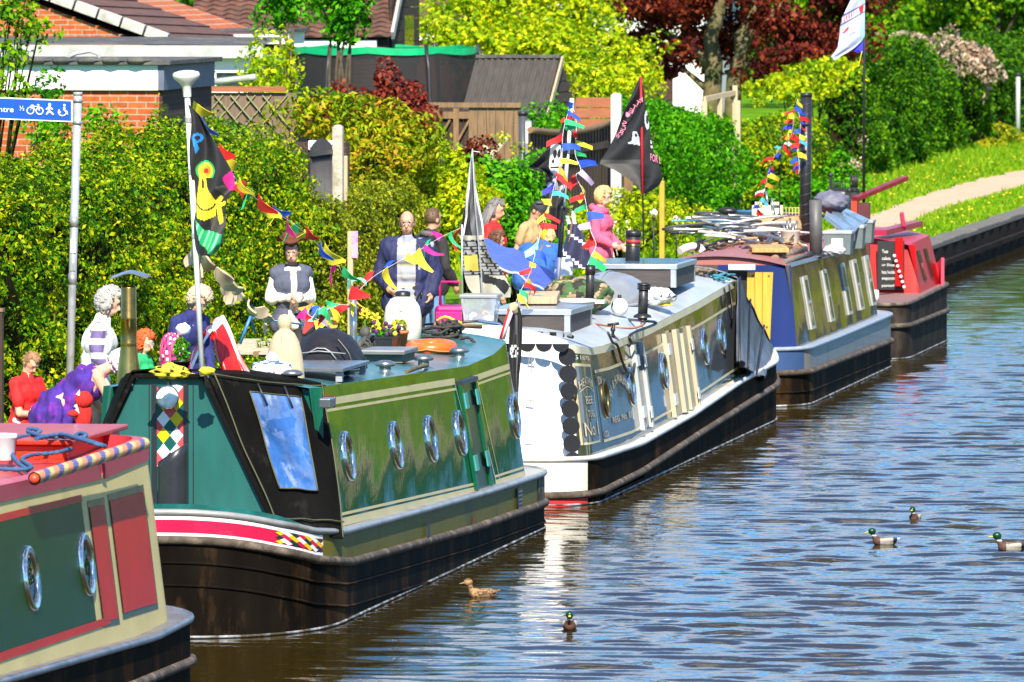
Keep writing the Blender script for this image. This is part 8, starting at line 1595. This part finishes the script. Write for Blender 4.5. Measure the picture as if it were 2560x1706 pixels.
def bunting(label, pts, n, cols, seed, style='pennant', L_=.15, W_=.10, r=.0022, smat=None, name='bunting'):
 P = spline([Vector(p) for p in pts], 10); S = [0]
 for u, v in zip(P, P[1:]): S.append(S[-1] + (v - u).length)
 o = thing(name, label, 'bunting', P[0]); MB().tube(P, r, 5).build('string', smat or CLOTH['white'], o); R = random.Random(seed)
 for i in range(n):
  s_ = S[-1] * (i + .5 + R.uniform(-.2, .2)) / n; k_ = max(1, min(len(P) - 1, int(np.searchsorted(S, s_)))); t_ = (s_ - S[k_ - 1]) / max(1e-6, S[k_] - S[k_ - 1]); p = P[k_ - 1].lerp(P[k_], t_); pennant(p, P[k_] - P[k_ - 1], R, CLOTH[cols[i % len(cols)]], o, L_ * R.uniform(.7, 1.25), W_ * R.uniform(.6, 1.2), style)
 return o
def along(pxs, ya, yb): n = len(pxs); return [UP(x, y, ya + (yb - ya) * i / (n - 1)) for i, (x, y) in enumerate(pxs)]
bunting('string of bright pennants from the domed white pole to the thin steel flue', along([(472, 262), (520, 335), (565, 415), (610, 470), (660, 512), (715, 548), (765, 585), (810, 628), (850, 672), (886, 716)], a.y, PIPE.y)[:-1] + [PIPE], 25, ['yellow', 'blue', 'magenta', 'green', 'red', 'yellow', 'blue', 'yellow', 'red', 'green', 'red', 'yellow', 'blue', 'yellow', 'magenta', 'green', 'red', 'yellow', 'blue', 'yellow', 'yellow', 'magenta', 'green', 'mint', 'red'], 5, L_=.16, W_=.14)
bunting('string of bright pennants rising from the steel flue towards the grey flag', [PIPE] + along([(930, 695), (990, 658), (1050, 625), (1100, 595), (1155, 569)], 77, 81), 13, ['yellow', 'magenta', 'mint', 'red', 'yellow', 'blue', 'yellow', 'yellow', 'magenta', 'green', 'magenta', 'green', 'red'], 8, L_=.20, W_=.12)
bunting('short slack string of pennants heaped on the roof left of the steel flue', [PIPE - Vector((0, 0, .08))] + along([(850, 762), (815, 775), (785, 765), (770, 785), (800, 800), (830, 790), (805, 770), (780, 795)], 75.5, 74), 16, ['yellow', 'red', 'green', 'mint', 'turq', 'blue', 'orange', 'magenta', 'red', 'yellow', 'lilac', 'orange'], 9, L_=.14, W_=.13)
bunting('string of beige cut-out mitten shapes from the white pole to the beige dummy', along([(487, 590), (500, 640), (535, 668), (560, 695), (585, 722), (612, 750), (650, 778), (690, 800)], a.y, 71.5), 14, ['beige'], 11, 'mitt', .12, .10, smat=CLOTH['blue'], name='mitten_garland')
# boat 3 flags
yj = 87.6; b0 = UP(1392, 731, yj); o = thing('flagpole', 'silver flagpole with a black skull-and-crossbones flag on the grey boat', 'flagpole', b0); t0 = UP(1430, 246, yj); MB().cyl(b0, b0.lerp(t0, .44), .022, n=12).build('pole', M_silver, o); MB().cyl(b0.lerp(t0, .18), b0.lerp(t0, .44), .024, n=12).build('black_sleeve', M_bpl, o); MB().cyl(b0.lerp(t0, .43), t0, .021, n=12).build('upper_pole', M_pole, o)
def f3(px, py):
 if ell_in(px, py, 1390, 398, 17, 40) and px < 1408:
  if ell_in(px, py, 1387, 386, 6, 11) or ell_in(px, py, 1399, 384, 5, 11) or ell_in(px, py, 1384, 404, 4, 5) or (416 < py < 421 and px > 1377): return 0
  return 1
 if within(px, py, [(1364, 462), (1372, 455), (1395, 466), (1420, 460), (1424, 468), (1398, 476), (1370, 475)]): return 2
 if within(px, py, [(1380, 440), (1388, 438), (1404, 490), (1398, 496)]): return 2
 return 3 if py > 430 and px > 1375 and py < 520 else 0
flag_px([(290, 1413, 1422), (330, 1399, 1420), (362, 1382, 1419), (380, 1362, 1418), (400, 1345, 1417), (418, 1320, 1416), (424, 1330, 1416), (432, 1364, 1415), (470, 1363, 1414), (500, 1364, 1411), (540, 1374, 1408), (570, 1384, 1405), (595, 1392, 1400)], yj - .03, 130, 84, .05, 8, 1, f3).build('flag', [CLOTH['black'], mat('bone_white', (.72, .72, .72), .7), mat('bone_grey', (.42, .42, .42), .7), SHEEN], o)
bunting('ragged ribbon bunting hanging down the right of the silver flagpole', along([(1428, 252), (1440, 300), (1440, 340), (1438, 385), (1452, 425), (1440, 440), (1458, 480), (1468, 525), (1476, 575), (1490, 612), (1478, 640), (1468, 664)], yj, 87), 18, ['blue', 'red', 'green', 'red', 'yellow', 'green', 'blue', 'lilac', 'red', 'yellow', 'red', 'green', 'blue', 'lilac', 'red', 'red', 'yellow', 'green', 'blue', 'lilac', 'red', 'orange', 'royal', 'yellow'], 21, 'ribbon', .15, .08)
bunting('ragged ribbon bunting sweeping down the left of the silver flagpole to the roof', along([(1426, 262), (1408, 330), (1404, 400), (1392, 440), (1382, 480), (1372, 520), (1360, 550), (1352, 580), (1345, 610), (1334, 650), (1322, 690), (1303, 725), (1290, 755)], yj, 82), 24, ['blue', 'green', 'red', 'blue', 'yellow', 'orange', 'red', 'royal', 'turq', 'yellow', 'yellow', 'red', 'yellow', 'red', 'orange', 'white', 'mint', 'blue', 'yellow', 'red', 'orange', 'red', 'green', 'yellow', 'red', 'white', 'lilac', 'red'], 22, 'ribbon', .16, .08)
for px0, py0, px1, py1, lab in ((1448, 618, 1432, 532, 'white pole leaning by the silver flagpole, the longer of the pair'), (1432, 600, 1419, 545, 'shorter white pole leaning by the silver flagpole')):
 a1, c1 = UP(px0, py0, 90), UP(px1, py1, 90); o = thing('white_rod', lab, 'pole', a1); MB().cyl(a1, c1, .018).build('shaft', M_pole, o); MB().ell(c1, (.022, .022, .022)).build('tip', M_silver, o)
o = thing('dark_flag', 'furled navy flag with white stars propped beside the blue tarpaulin', 'flag', UP(1440, 660, 89.5)); flag_px([(560, 1420, 1445), (600, 1412, 1462), (640, 1405, 1478), (672, 1402, 1480)], 89.5, 48, 40, .04, 7, 0, lambda x, y: 1 if int(x * .11) * 3 + int(y * .13) * 5 & 7 == 3 else 0).build('cloth', [mat('navy_flag', (.03, .03, .07), .7), CLOTH['white']], o); MB().tube([UP(1430, 555, 89.5), UP(1415, 672, 89.5)], .012, 6).build('staff', M_wood, o)
# big black flag
yk = 92.2; b0 = UP(1609, 612, yk); t0 = UP(1602, 192, yk); o = thing('flagpole', 'thin black flagpole with a red tip and a big black flag with pink lettering', 'flagpole', b0); MB().cyl(b0, b0.lerp(t0, .84), .009, n=8).build('pole', M_bpl, o); MB().cyl(b0.lerp(t0, .30), t0, .013, n=8).build('red_sleeve', mat('sleeve_red', (.55, .01, .02), .5), o)
BK = [(196, 1598, 1604), (240, 1580, 1613), (290, 1556, 1618), (340, 1536, 1625), (375, 1520, 1634), (402, 1503, 1645), (410, 1501, 1648), (424, 1535, 1653), (445, 1570, 1656), (462, 1588, 1648), (476, 1598, 1630), (484, 1606, 1616)]
def f4(px, py):
 if px > 1608 and (ell_in(px, py, 1617, 300, 6, 24) and not ell_in(px, py, 1617, 300, 2.5, 12)): return 1
 if ell_in(px, py, 1634, 356, 8, 20) and int(py / 4) % 3: return 1
 if within(px, py, [(1568, 358), (1580, 352), (1584, 330), (1592, 328), (1598, 345), (1598, 364)]) and not ell_in(px, py, 1590, 338, 3, 4): return 1
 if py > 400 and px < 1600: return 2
 return 0
flag_px(BK, yk, 130, 90, .05, 7, 2, f4).build('flag', [CLOTH['black'], mat('print_white', (.62, .64, .72), .7), SHEEN], o)
b = MB(); pts = [(1601, 258), (1592, 268), (1583, 278), (1575, 287), (1566, 297), (1558, 318), (1556, 330), (1549, 340), (1541, 350)]
for ch_, (qx, qy) in zip("ATTE'SCRW", pts): lettering(b, ch_, lambda u_, v_, qx=qx, qy=qy: UP(qx + 6 - 11 * u_ * .9 + 4 * v_, qy - 2 - 11 * v_ * .9 - 5 * u_, yk - .075))
lettering(b, 'FOR L', lambda u_, v_: UP(1626 + 26 * u_, 402 - 18 * v_ + 8 * u_, yk - .075)); b.build('lettering', mat('pink_print', (.72, .20, .32), .6), o)
# faded grey flag
yg_ = 82.4; b0 = UP(1214, 848, yg_ - 4.2); o = thing('flagpole', 'thin whip pole with a faded grey flag drooping over the storage tub', 'flagpole', UP(1212, 800, yg_)); MB().tube([UP(1181, 372, yg_), UP(1188, 520, yg_), UP(1203, 680, yg_), UP(1210, 800, yg_)], .007, 6).build('pole', M_gpl, o); MB().tube([UP(1181, 378, yg_), UP(1200, 381, yg_)], .004, 5).build('crossbar', M_wpl, o)
def f5(px, py):
 if py < 590: return 1 if abs(px - np.interp(py, [380, 480, 590], [1177, 1171, 1158])) < 2.4 or abs(px - np.interp(py, [380, 480, 590], [1179, 1192, 1208])) < 2.2 else (2 if px < np.interp(py, [480, 590], [1168, 1182]) and py > 490 else 0)
 if within(px, py, [(1160, 640), (1192, 636), (1196, 678), (1166, 676)]): return 3
 if within(px, py, [(1192, 682), (1222, 690), (1262, 700), (1274, 716), (1262, 738), (1240, 712), (1205, 708)]): return 2
 if 600 < py < 690: return 2 if (int(px / 6 + (int(py / 7) % 2) * .5) + int(py / 7) * 3) % 4 == 0 or py % 7 < 1.6 else 4
 return 5
flag_px([(376, 1179, 1182), (430, 1172, 1187), (480, 1169, 1193), (530, 1160, 1201), (565, 1150, 1206), (590, 1146, 1209), (605, 1152, 1211), (640, 1155, 1226), (660, 1158, 1246), (684, 1162, 1260), (705, 1166, 1270), (722, 1172, 1276), (744, 1190, 1274)], yg_ + .1, 140, 72, .05, 7, .5, f5).build('flag', [mat('faded_black', (.14, .135, .14), .8, var=.15), CLOTH['white'], CLOTH['black'], mat('ochre_print', (.45, .38, .06), .8), mat('print_grey', (.24, .24, .235), .8), mat('print_cream', (.42, .39, .31), .8)], o)
o = thing('garden_cane', 'slim green and white cane standing behind the storage tub', 'cane', UP(1157, 815, 81.6)); MB().tube([UP(1157, 815, 81.6), UP(1155, 690, 81.6)], .010, 6).build('cane', mat('cane_green', (.05, .22, .07), .6), o); MB().tube([UP(1155, 690, 81.6), UP(1155, 562, 81.6)], .008, 6).build('tip', CLOTH['white'], o)
# furled black flag drooping over the stern of boat 3
yd = 80.25; o = thing('furled_flag', 'furled black flag drooping in front of the white rear bulkhead', 'flag', UP(1288, 980, yd)); flag_px([(770, 1278, 1300), (800, 1274, 1306), (850, 1271, 1306), (900, 1271, 1304), (940, 1277, 1299), (980, 1287, 1294)], yd, 34, 16, .03, 9, 0, lambda x, y: 1 if ell_in(x, y, 1285, 878, 10, 15) and mnoise.noise((x * .3, y * .3, 0)) > -.2 else 2 if int(x) in range(1290, 1293) else 0).build('cloth', [CLOTH['black'], CLOTH['white'], CLOTH['grey']], o); b = MB(); b.tube([UP(1278, 768, yd - .03), UP(1262, 815, yd - .03), UP(1252, 848, yd - .03)], .018, 8); k0 = len(b.f); b.tube([UP(1285, 766, yd - .03), UP(1268, 815, yd - .04), UP(1259, 848, yd - .03)], .014, 8, 1); b.tube([UP(1281, 767, yd - .05), UP(1266, 815, yd - .06), UP(1256, 848, yd - .05)], .010, 8, 2); b.build('striped_edge', [CLOTH['red'], CLOTH['lilac'], CLOTH['white']], o)
b = MB(); b.ell(UP(1283, 772, yd - .02), (.05, .04, .05), fn=lump(0, 0, 5, .5)); b.build('knot', mat('sand_rope', (.40, .33, .18), .9), o)
# boat 4 bunting and tall flag
bunting('small ragged bunting dropping from the tall spiral stovepipe to the window frames', along([(1994, 248), (1986, 285), (1982, 320), (1975, 345), (1962, 360), (1950, 372), (1938, 390), (1930, 405), (1922, 430), (1915, 460), (1908, 490), (1896, 510), (1888, 545)], 104.2, 105), 28, ['yellow', 'blue', 'red', 'yellow', 'red', 'royal', 'yellow', 'red', 'orange', 'white', 'red', 'turq'], 31, 'ribbon', .12, .065)
bunting('second small bunting hanging straight down the tall spiral stovepipe', along([(1996, 280), (2001, 310), (1999, 350), (1994, 380), (1998, 410), (1997, 435)], 104.35, 104.3), 14, ['blue', 'red', 'royal', 'red', 'blue', 'yellow', 'turq', 'red', 'blue', 'yellow'], 32, 'ribbon', .11, .06)
c = UP(1948, 545, 105.6); o = thing('aerial', 'thin upright whip aerial beside the small bunting', 'aerial', c); MB().tube([c, UP(1952, 400, 105.6), UP(1954, 302, 105.6)], [.006, .005, .004], 6).build('whip', M_bpl, o); MB().cyl(c - Vector((0, 0, .06)), c + Vector((0, 0, .05)), .02).build('base', M_bpl, o)
yf_ = 109.6; o = thing('flagpole', 'very tall thin black flagpole with a pale blue and white flag', 'flagpole', UP(2159, 545, yf_)); MB().tube([UP(2159, 560, yf_), UP(2160, 200, yf_), UP(2163, -160, yf_)], [.02, .014, .010], 8).build('pole', M_bpl, o)
def f6(px, py):
 v = py + (px - 2100) * .55
 if within(px, py, [(2146, 20), (2160, 10), (2158, 32), (2150, 34)]): return 3
 if 42 < v < 46 or 62 < v < 66: return 4
 if 48 < v < 60 and px < 2145: return 2 if int(px / 3) % 2 else 0
 if within(px, py, [(2132, 56), (2146, 44), (2149, 62), (2138, 70)]): return 2 if int(px / 2) % 2 else 0
 if within(px, py, [(2102, 86), (2118, 68), (2125, 70), (2112, 84)]): return 3 if px > 2112 else 2
 return 1 if px < 2150 else 5
flag_px([(-60, 2150, 2163), (0, 2127, 2162), (20, 2118, 2162), (45, 2106, 2162), (70, 2100, 2162), (92, 2098, 2161), (105, 2096, 2152), (120, 2094, 2136), (132, 2086, 2118), (142, 2078, 2100), (150, 2084, 2090)], yf_ - .03, 110, 66, .03, 6, .2, f6).build('flag', [CLOTH['white'], mat('pale_blue_cloth', (.48, .54, .74), .7, var=.08), CLOTH['pink'], CLOTH['red'], mat('slate_blue_cloth', (.06, .09, .20), .7), mat('aqua_cloth', (.30, .55, .68), .7)], o)
flag_px([(104, 2146, 2158), (118, 2134, 2158), (126, 2127, 2158), (134, 2150, 2158)], yf_ + .03, 14, 12, .02, 5, 0).build('flag_fold', CLOTH['royal'], o); b = MB(); [lettering(b, 'ADTJAMA', lambda u_, v_: UP(2105 + 34 * u_, 103 - 7 * v_ - 20 * u_, yf_ - .075))]; b.build('lettering', CLOTH['navy'], o); MB().tube(spline([UP(2155, 128, yf_), UP(2150, 150, yf_), UP(2146, 168, yf_)]), .006, 5).build('tail_cord', CLOTH['yellow'], o)
# ------------------------------------------------------------------ direction sign, boards, lamps
xs = -15.9; a = SP(195, 240, xs); ys_ = a.y; o = thing('signpost', 'grey signpost with a blue walking and cycling direction sign', 'signpost', (UP(172, 900, ys_).x, ys_, GZ)); bt = UP(168, 1075, ys_); tp = UP(195, 236, ys_); MB().cyl(Vector((bt.x, ys_, GZ - .1)), tp, .038, n=18).build('pole', mat('grey_pole', (.42, .44, .48), .4, .3, var=.12, dirt=(.25, .26, .28), dscale=4), o); MB().cyl(tp - Vector((0, 0, .01)), tp + Vector((0, 0, .02)), .042, n=18).build('cap', M_gpl, o); b = MB()
for py in (252, 307): c = UP(194.5, py, ys_); b.cyl(c - Vector((0, 0, .015)), c + Vector((0, 0, .015)), .046, n=18)
for py, px in ((698, 181), (555, 185)): c = UP(px, py, ys_); b.cyl(c - Vector((0, 0, .05)), c + Vector((0, 0, .05)), .041, n=18)
b.split('bracket', mat('clamp_grey', (.30, .31, .33), .4, .4), o)
SPX = lambda px, py, d=0: UP(px, py, ys_ - .05 - d)
b = MB(); f_ = lambda x0, y0, x1, y1, d, m: b.add([SPX(x0, y0 + (x0 - 0) * .062 * 0, d), SPX(x1, y0, d), SPX(x1, y1, d), SPX(x0, y1, d)], [(3, 2, 1, 0)], m)
sk_ = lambda x: (x + 60) * .040
def sq4(x0, y0, x1, y1, d0, d1, m):
 P = [SPX(x, y + sk_(x), d) for d in (d0, d1) for x, y in ((x0, y1), (x1, y1), (x1, y0), (x0, y0))]; b.add(P, [(3, 2, 1, 0), (4, 5, 6, 7), (0, 1, 5, 4), (1, 2, 6, 5), (2, 3, 7, 6), (3, 0, 4, 7)], m)
sq4(-260, 241, 181, 296, 0, .02, 1); sq4(-258, 244, 178, 293, .020, .023, 0); pn = b.build('sign_panel', [mat('sign_blue', (.008, .07, .42), .35, var=.05), M_white], o)
b = MB(); SG = lambda x, y, d=.027: SPX(x, y, d)
lettering(b, 'Town Centre', lambda u_, v_: SG(-92 + 126 * u_, 278 - 14 * v_ + 3 * u_)); lettering(b, '\u00bd', lambda u_, v_: SG(49 + 12 * u_, 277 - 12 * v_))
ln = lambda pts, r=.006: b.tube([SG(x, y) for x, y in pts], r, 5)
cir = lambda cx, cy, r_: b.tube([SG(cx + r_ * math.cos(t_), cy + r_ * math.sin(t_)) for t_ in np.linspace(0, 6.283, 19)[:-1]], .006, 5, closed=True)
cir(76, 277, 8.5); cir(99, 278, 8.5); ln([(76, 277), (81, 266), (95, 267), (89, 277), (81, 266)]); ln([(95, 267), (99, 278)]); ln([(89, 277), (99, 267)]); ln([(77, 264), (84, 264)]); ln([(93, 262), (97, 262), (95, 267)])
b.ell(SG(124, 262), (.014, .006, .014)); ln([(123, 267), (122, 278)], .014); ln([(122, 278), (116, 288)], .010); ln([(122, 278), (128, 282), (134, 288)], .010); ln([(123, 268), (115, 275)], .008); ln([(124, 268), (132, 275)], .008)
b.ell(SG(161, 264), (.013, .006, .013)); ln([(161, 269), (160, 278)], .012); ln([(160, 278), (167, 279), (169, 288)], .008); b.tube([SG(156 + 10 * math.cos(t_), 281 + 9 * math.sin(t_)) for t_ in np.linspace(-.4, 3.9, 14)], .007, 5); ln([(146, 285), (152, 280)], .006)
b.build('lettering', mat('sign_white', (.82, .82, .82), .5), pn)
b = MB(); c = UP(183, 615, ys_ - .043); b.obox(c, (.046, .006, .13)); b.build('sticker', M_white, o); b = MB(); b.obox(UP(181.5, 668, ys_ - .042), (.046, .006, .07)); b.build('sticker', M_gpl, o)
c = SP(880, 740, -15.8); o = thing('notice_stake', 'pale wooden stake with a pink and lilac flyer pinned to it', 'stake', (UP(873, 740, c.y).x, c.y, GZ)); t0 = UP(876, 578, c.y); MB().box(t0.x - .03, t0.x + .03, c.y - .015, c.y + .015, GZ, t0.z).build('stake', M_pale, o); p0, p1 = UP(880, 578, c.y), UP(893, 645, c.y); MB().box(p0.x, p1.x + .012, c.y - .03, c.y - .022, p1.z, p0.z).build('flyer', mat('lilac_paper', (.50, .34, .62), .6, dirt=(.62, .16, .40), dscale=9, dpos=(.45, .55)), o)
for i, (px0, px1, py0, py1, lab) in enumerate(((2080, 2112, 478, 512, 'black-framed notice board with pink lettering and a ball finial'), (2127, 2143, 478, 520, 'narrow black notice board with tiny flower baskets on top'))):
 yn = 150.0 - 6 * i; p0, p1 = UP(px0, py0, yn), UP(px1, py1, yn); o = thing('notice_board', lab, 'notice board', ((p0.x + p1.x) / 2, yn, GZ)); MB().box(p0.x, p1.x, yn, yn + .03, p1.z - .3, p0.z).build('board', mat('board_face' + str(i), (.42, .40, .44) if i == 0 else (.03, .03, .035), .5), o); b = MB(); b.box(p0.x - .05, p0.x, yn - .02, yn + .05, GZ, UP(0, 432 if i == 0 else 470, yn).z); b.box(p1.x, p1.x + .035, yn - .02, yn + .05, GZ, p0.z + .04); b.box(p0.x, p1.x, yn - .02, yn + .05, p0.z, p0.z + .06); fm = b.build('frame', M_black, o)
 MB().ell((p0.x - .025, yn + .01, UP(0, 430 if i == 0 else 468, yn).z), (.05, .05, .05)).build('finial', M_black, o); b = MB(); lettering(b, 'open' if i == 0 else 'menu', lambda u_, v_: Vector((p0.x + .02 + (p1.x - p0.x - .04) * u_, yn - .012, p1.z + .02 + .12 * v_))); b.build('lettering', CLOTH['magenta'] if i == 0 else CLOTH['lilac'], o); b = MB(); R = random.Random(i)
 for j in range(7): b.tube([(p0.x + (p1.x - p0.x) * j / 6, yn, p0.z + .05), (p0.x + (p1.x - p0.x) * j / 6 + R.uniform(-.02, .02), yn, p0.z + .16 + .1 * i)], .012, 5)
 b.build('railing', M_black, o)
 if i: P, Nn = clumps([((p0.x + .1, yn, p0.z + .45), (.12, .1, .10)), ((p0.x + .3, yn - 1, p0.z + .85), (.07, .1, .08))], 300, 7); leaf_mesh('flowers', P, Nn, .06, LF['pink'], o)
for i, (px, py, lab) in enumerate(((1634, 533, 'white globe lamp on a thin stem before the vivid hedge, the left one'), (1691, 549, 'white globe lamp on a thin stem before the vivid hedge, the right one'))):
 c = SP(px, py, -16.2); o = thing('globe_lamp', lab, 'lamp', (c.x, c.y, GZ), 'white globe garden lamps'); MB().ell(c, (.06, .06, .06), n=16, m=12).build('globe', mat('globe_white', (.80, .79, .76), .35), o); MB().cyl((c.x, c.y, GZ), (c.x, c.y, c.z - .05), .012).build('stem', M_black, o); MB().cyl((c.x, c.y, c.z - .09), (c.x, c.y, c.z - .05), .025).build('collar', M_black, o)
c = SP(1572, 555, -16.3); o = thing('marker_post', 'short fat white marker post in the weeds by the fence', 'post', (c.x, c.y, GZ)); MB().cyl((c.x, c.y, GZ), (c.x, c.y, c.z), .055).build('shaft', M_white, o); MB().ell((c.x, c.y, c.z), (.055, .055, .03)).build('cap', M_white, o)
c = SP(2, 780, -15.4); o = thing('dark_post', 'dark post cut by the left edge behind the boy', 'post', (c.x - .03, c.y, GZ)); MB().box(c.x - .08, c.x + .01, c.y, c.y + .08, GZ, c.z).build('shaft', M_woodd, o); MB().box(c.x - .09, c.x + .02, c.y - .01, c.y + .09, c.z, c.z + .03).build('cap', M_wood, o)
# daffodils and tall grass on the bank behind the white water can
A = [];
for px0, px1, x, n_ in ((770, 950, -13.7, 900), (560, 780, -14.0, 500), (1180, 1330, -13.7, 300)):
 for i in range(n_): p = SP(RNG.uniform(px0, px1), 800, x + RNG.uniform(-.3, .25)); A.append((p.x, p.y, GZ))
A = np.array(A); n = len(A); hh = RNG.uniform(.35, .95, n) * .8; an = RNG.uniform(0, 6.28, n); ln_ = RNG.normal(0, .14, (n, 2)); V = np.empty((n, 3, 3)); dx = np.stack([np.cos(an), np.sin(an), 0 * an], 1) * .013
V[:, 0] = A - dx; V[:, 1] = A + dx; V[:, 2] = A + np.stack([ln_[:, 0], ln_[:, 1], hh], 1)
me = bpy.data.meshes.new('tall_grass'); me.from_pydata(V.reshape(-1, 3).tolist(), [], np.arange(3 * n).reshape(-1, 3).tolist()); me.materials.append(M_blade); tag(link('tall_grass', me), 'tall bright grass on the bank edge behind the green boat', 'grass', kind='stuff')
for i, (px, py, lab) in enumerate(((912, 785, 'taller yellow daffodil on the bank left of the white water can'), (938, 795, 'lower yellow daffodil nearest the white water can'))):
 c = SP(px, py, -13.7); o = thing('daffodil', lab, 'flower', (c.x, c.y, GZ)); b = MB()
 for k_ in range(6): u_ = k_ * 1.047; b.ell(c + Vector((.035 * math.cos(u_), 0, .035 * math.sin(u_))), (.024, .010, .016), n=7, m=5, R=Matrix.Rotation(-u_, 3, 'Y'))
 b.lathe(c, [(.012, .0), (.02, .035)], 10, R=Matrix.Rotation(1.57, 3, 'X')); b.build('petals', CLOTH['yellow'], o); MB().tube([(c.x, c.y, GZ), (c.x, c.y + .01, c.z)], .006, 5).build('stem', mat('daff_stem', (.06, .2, .02), .7), o)
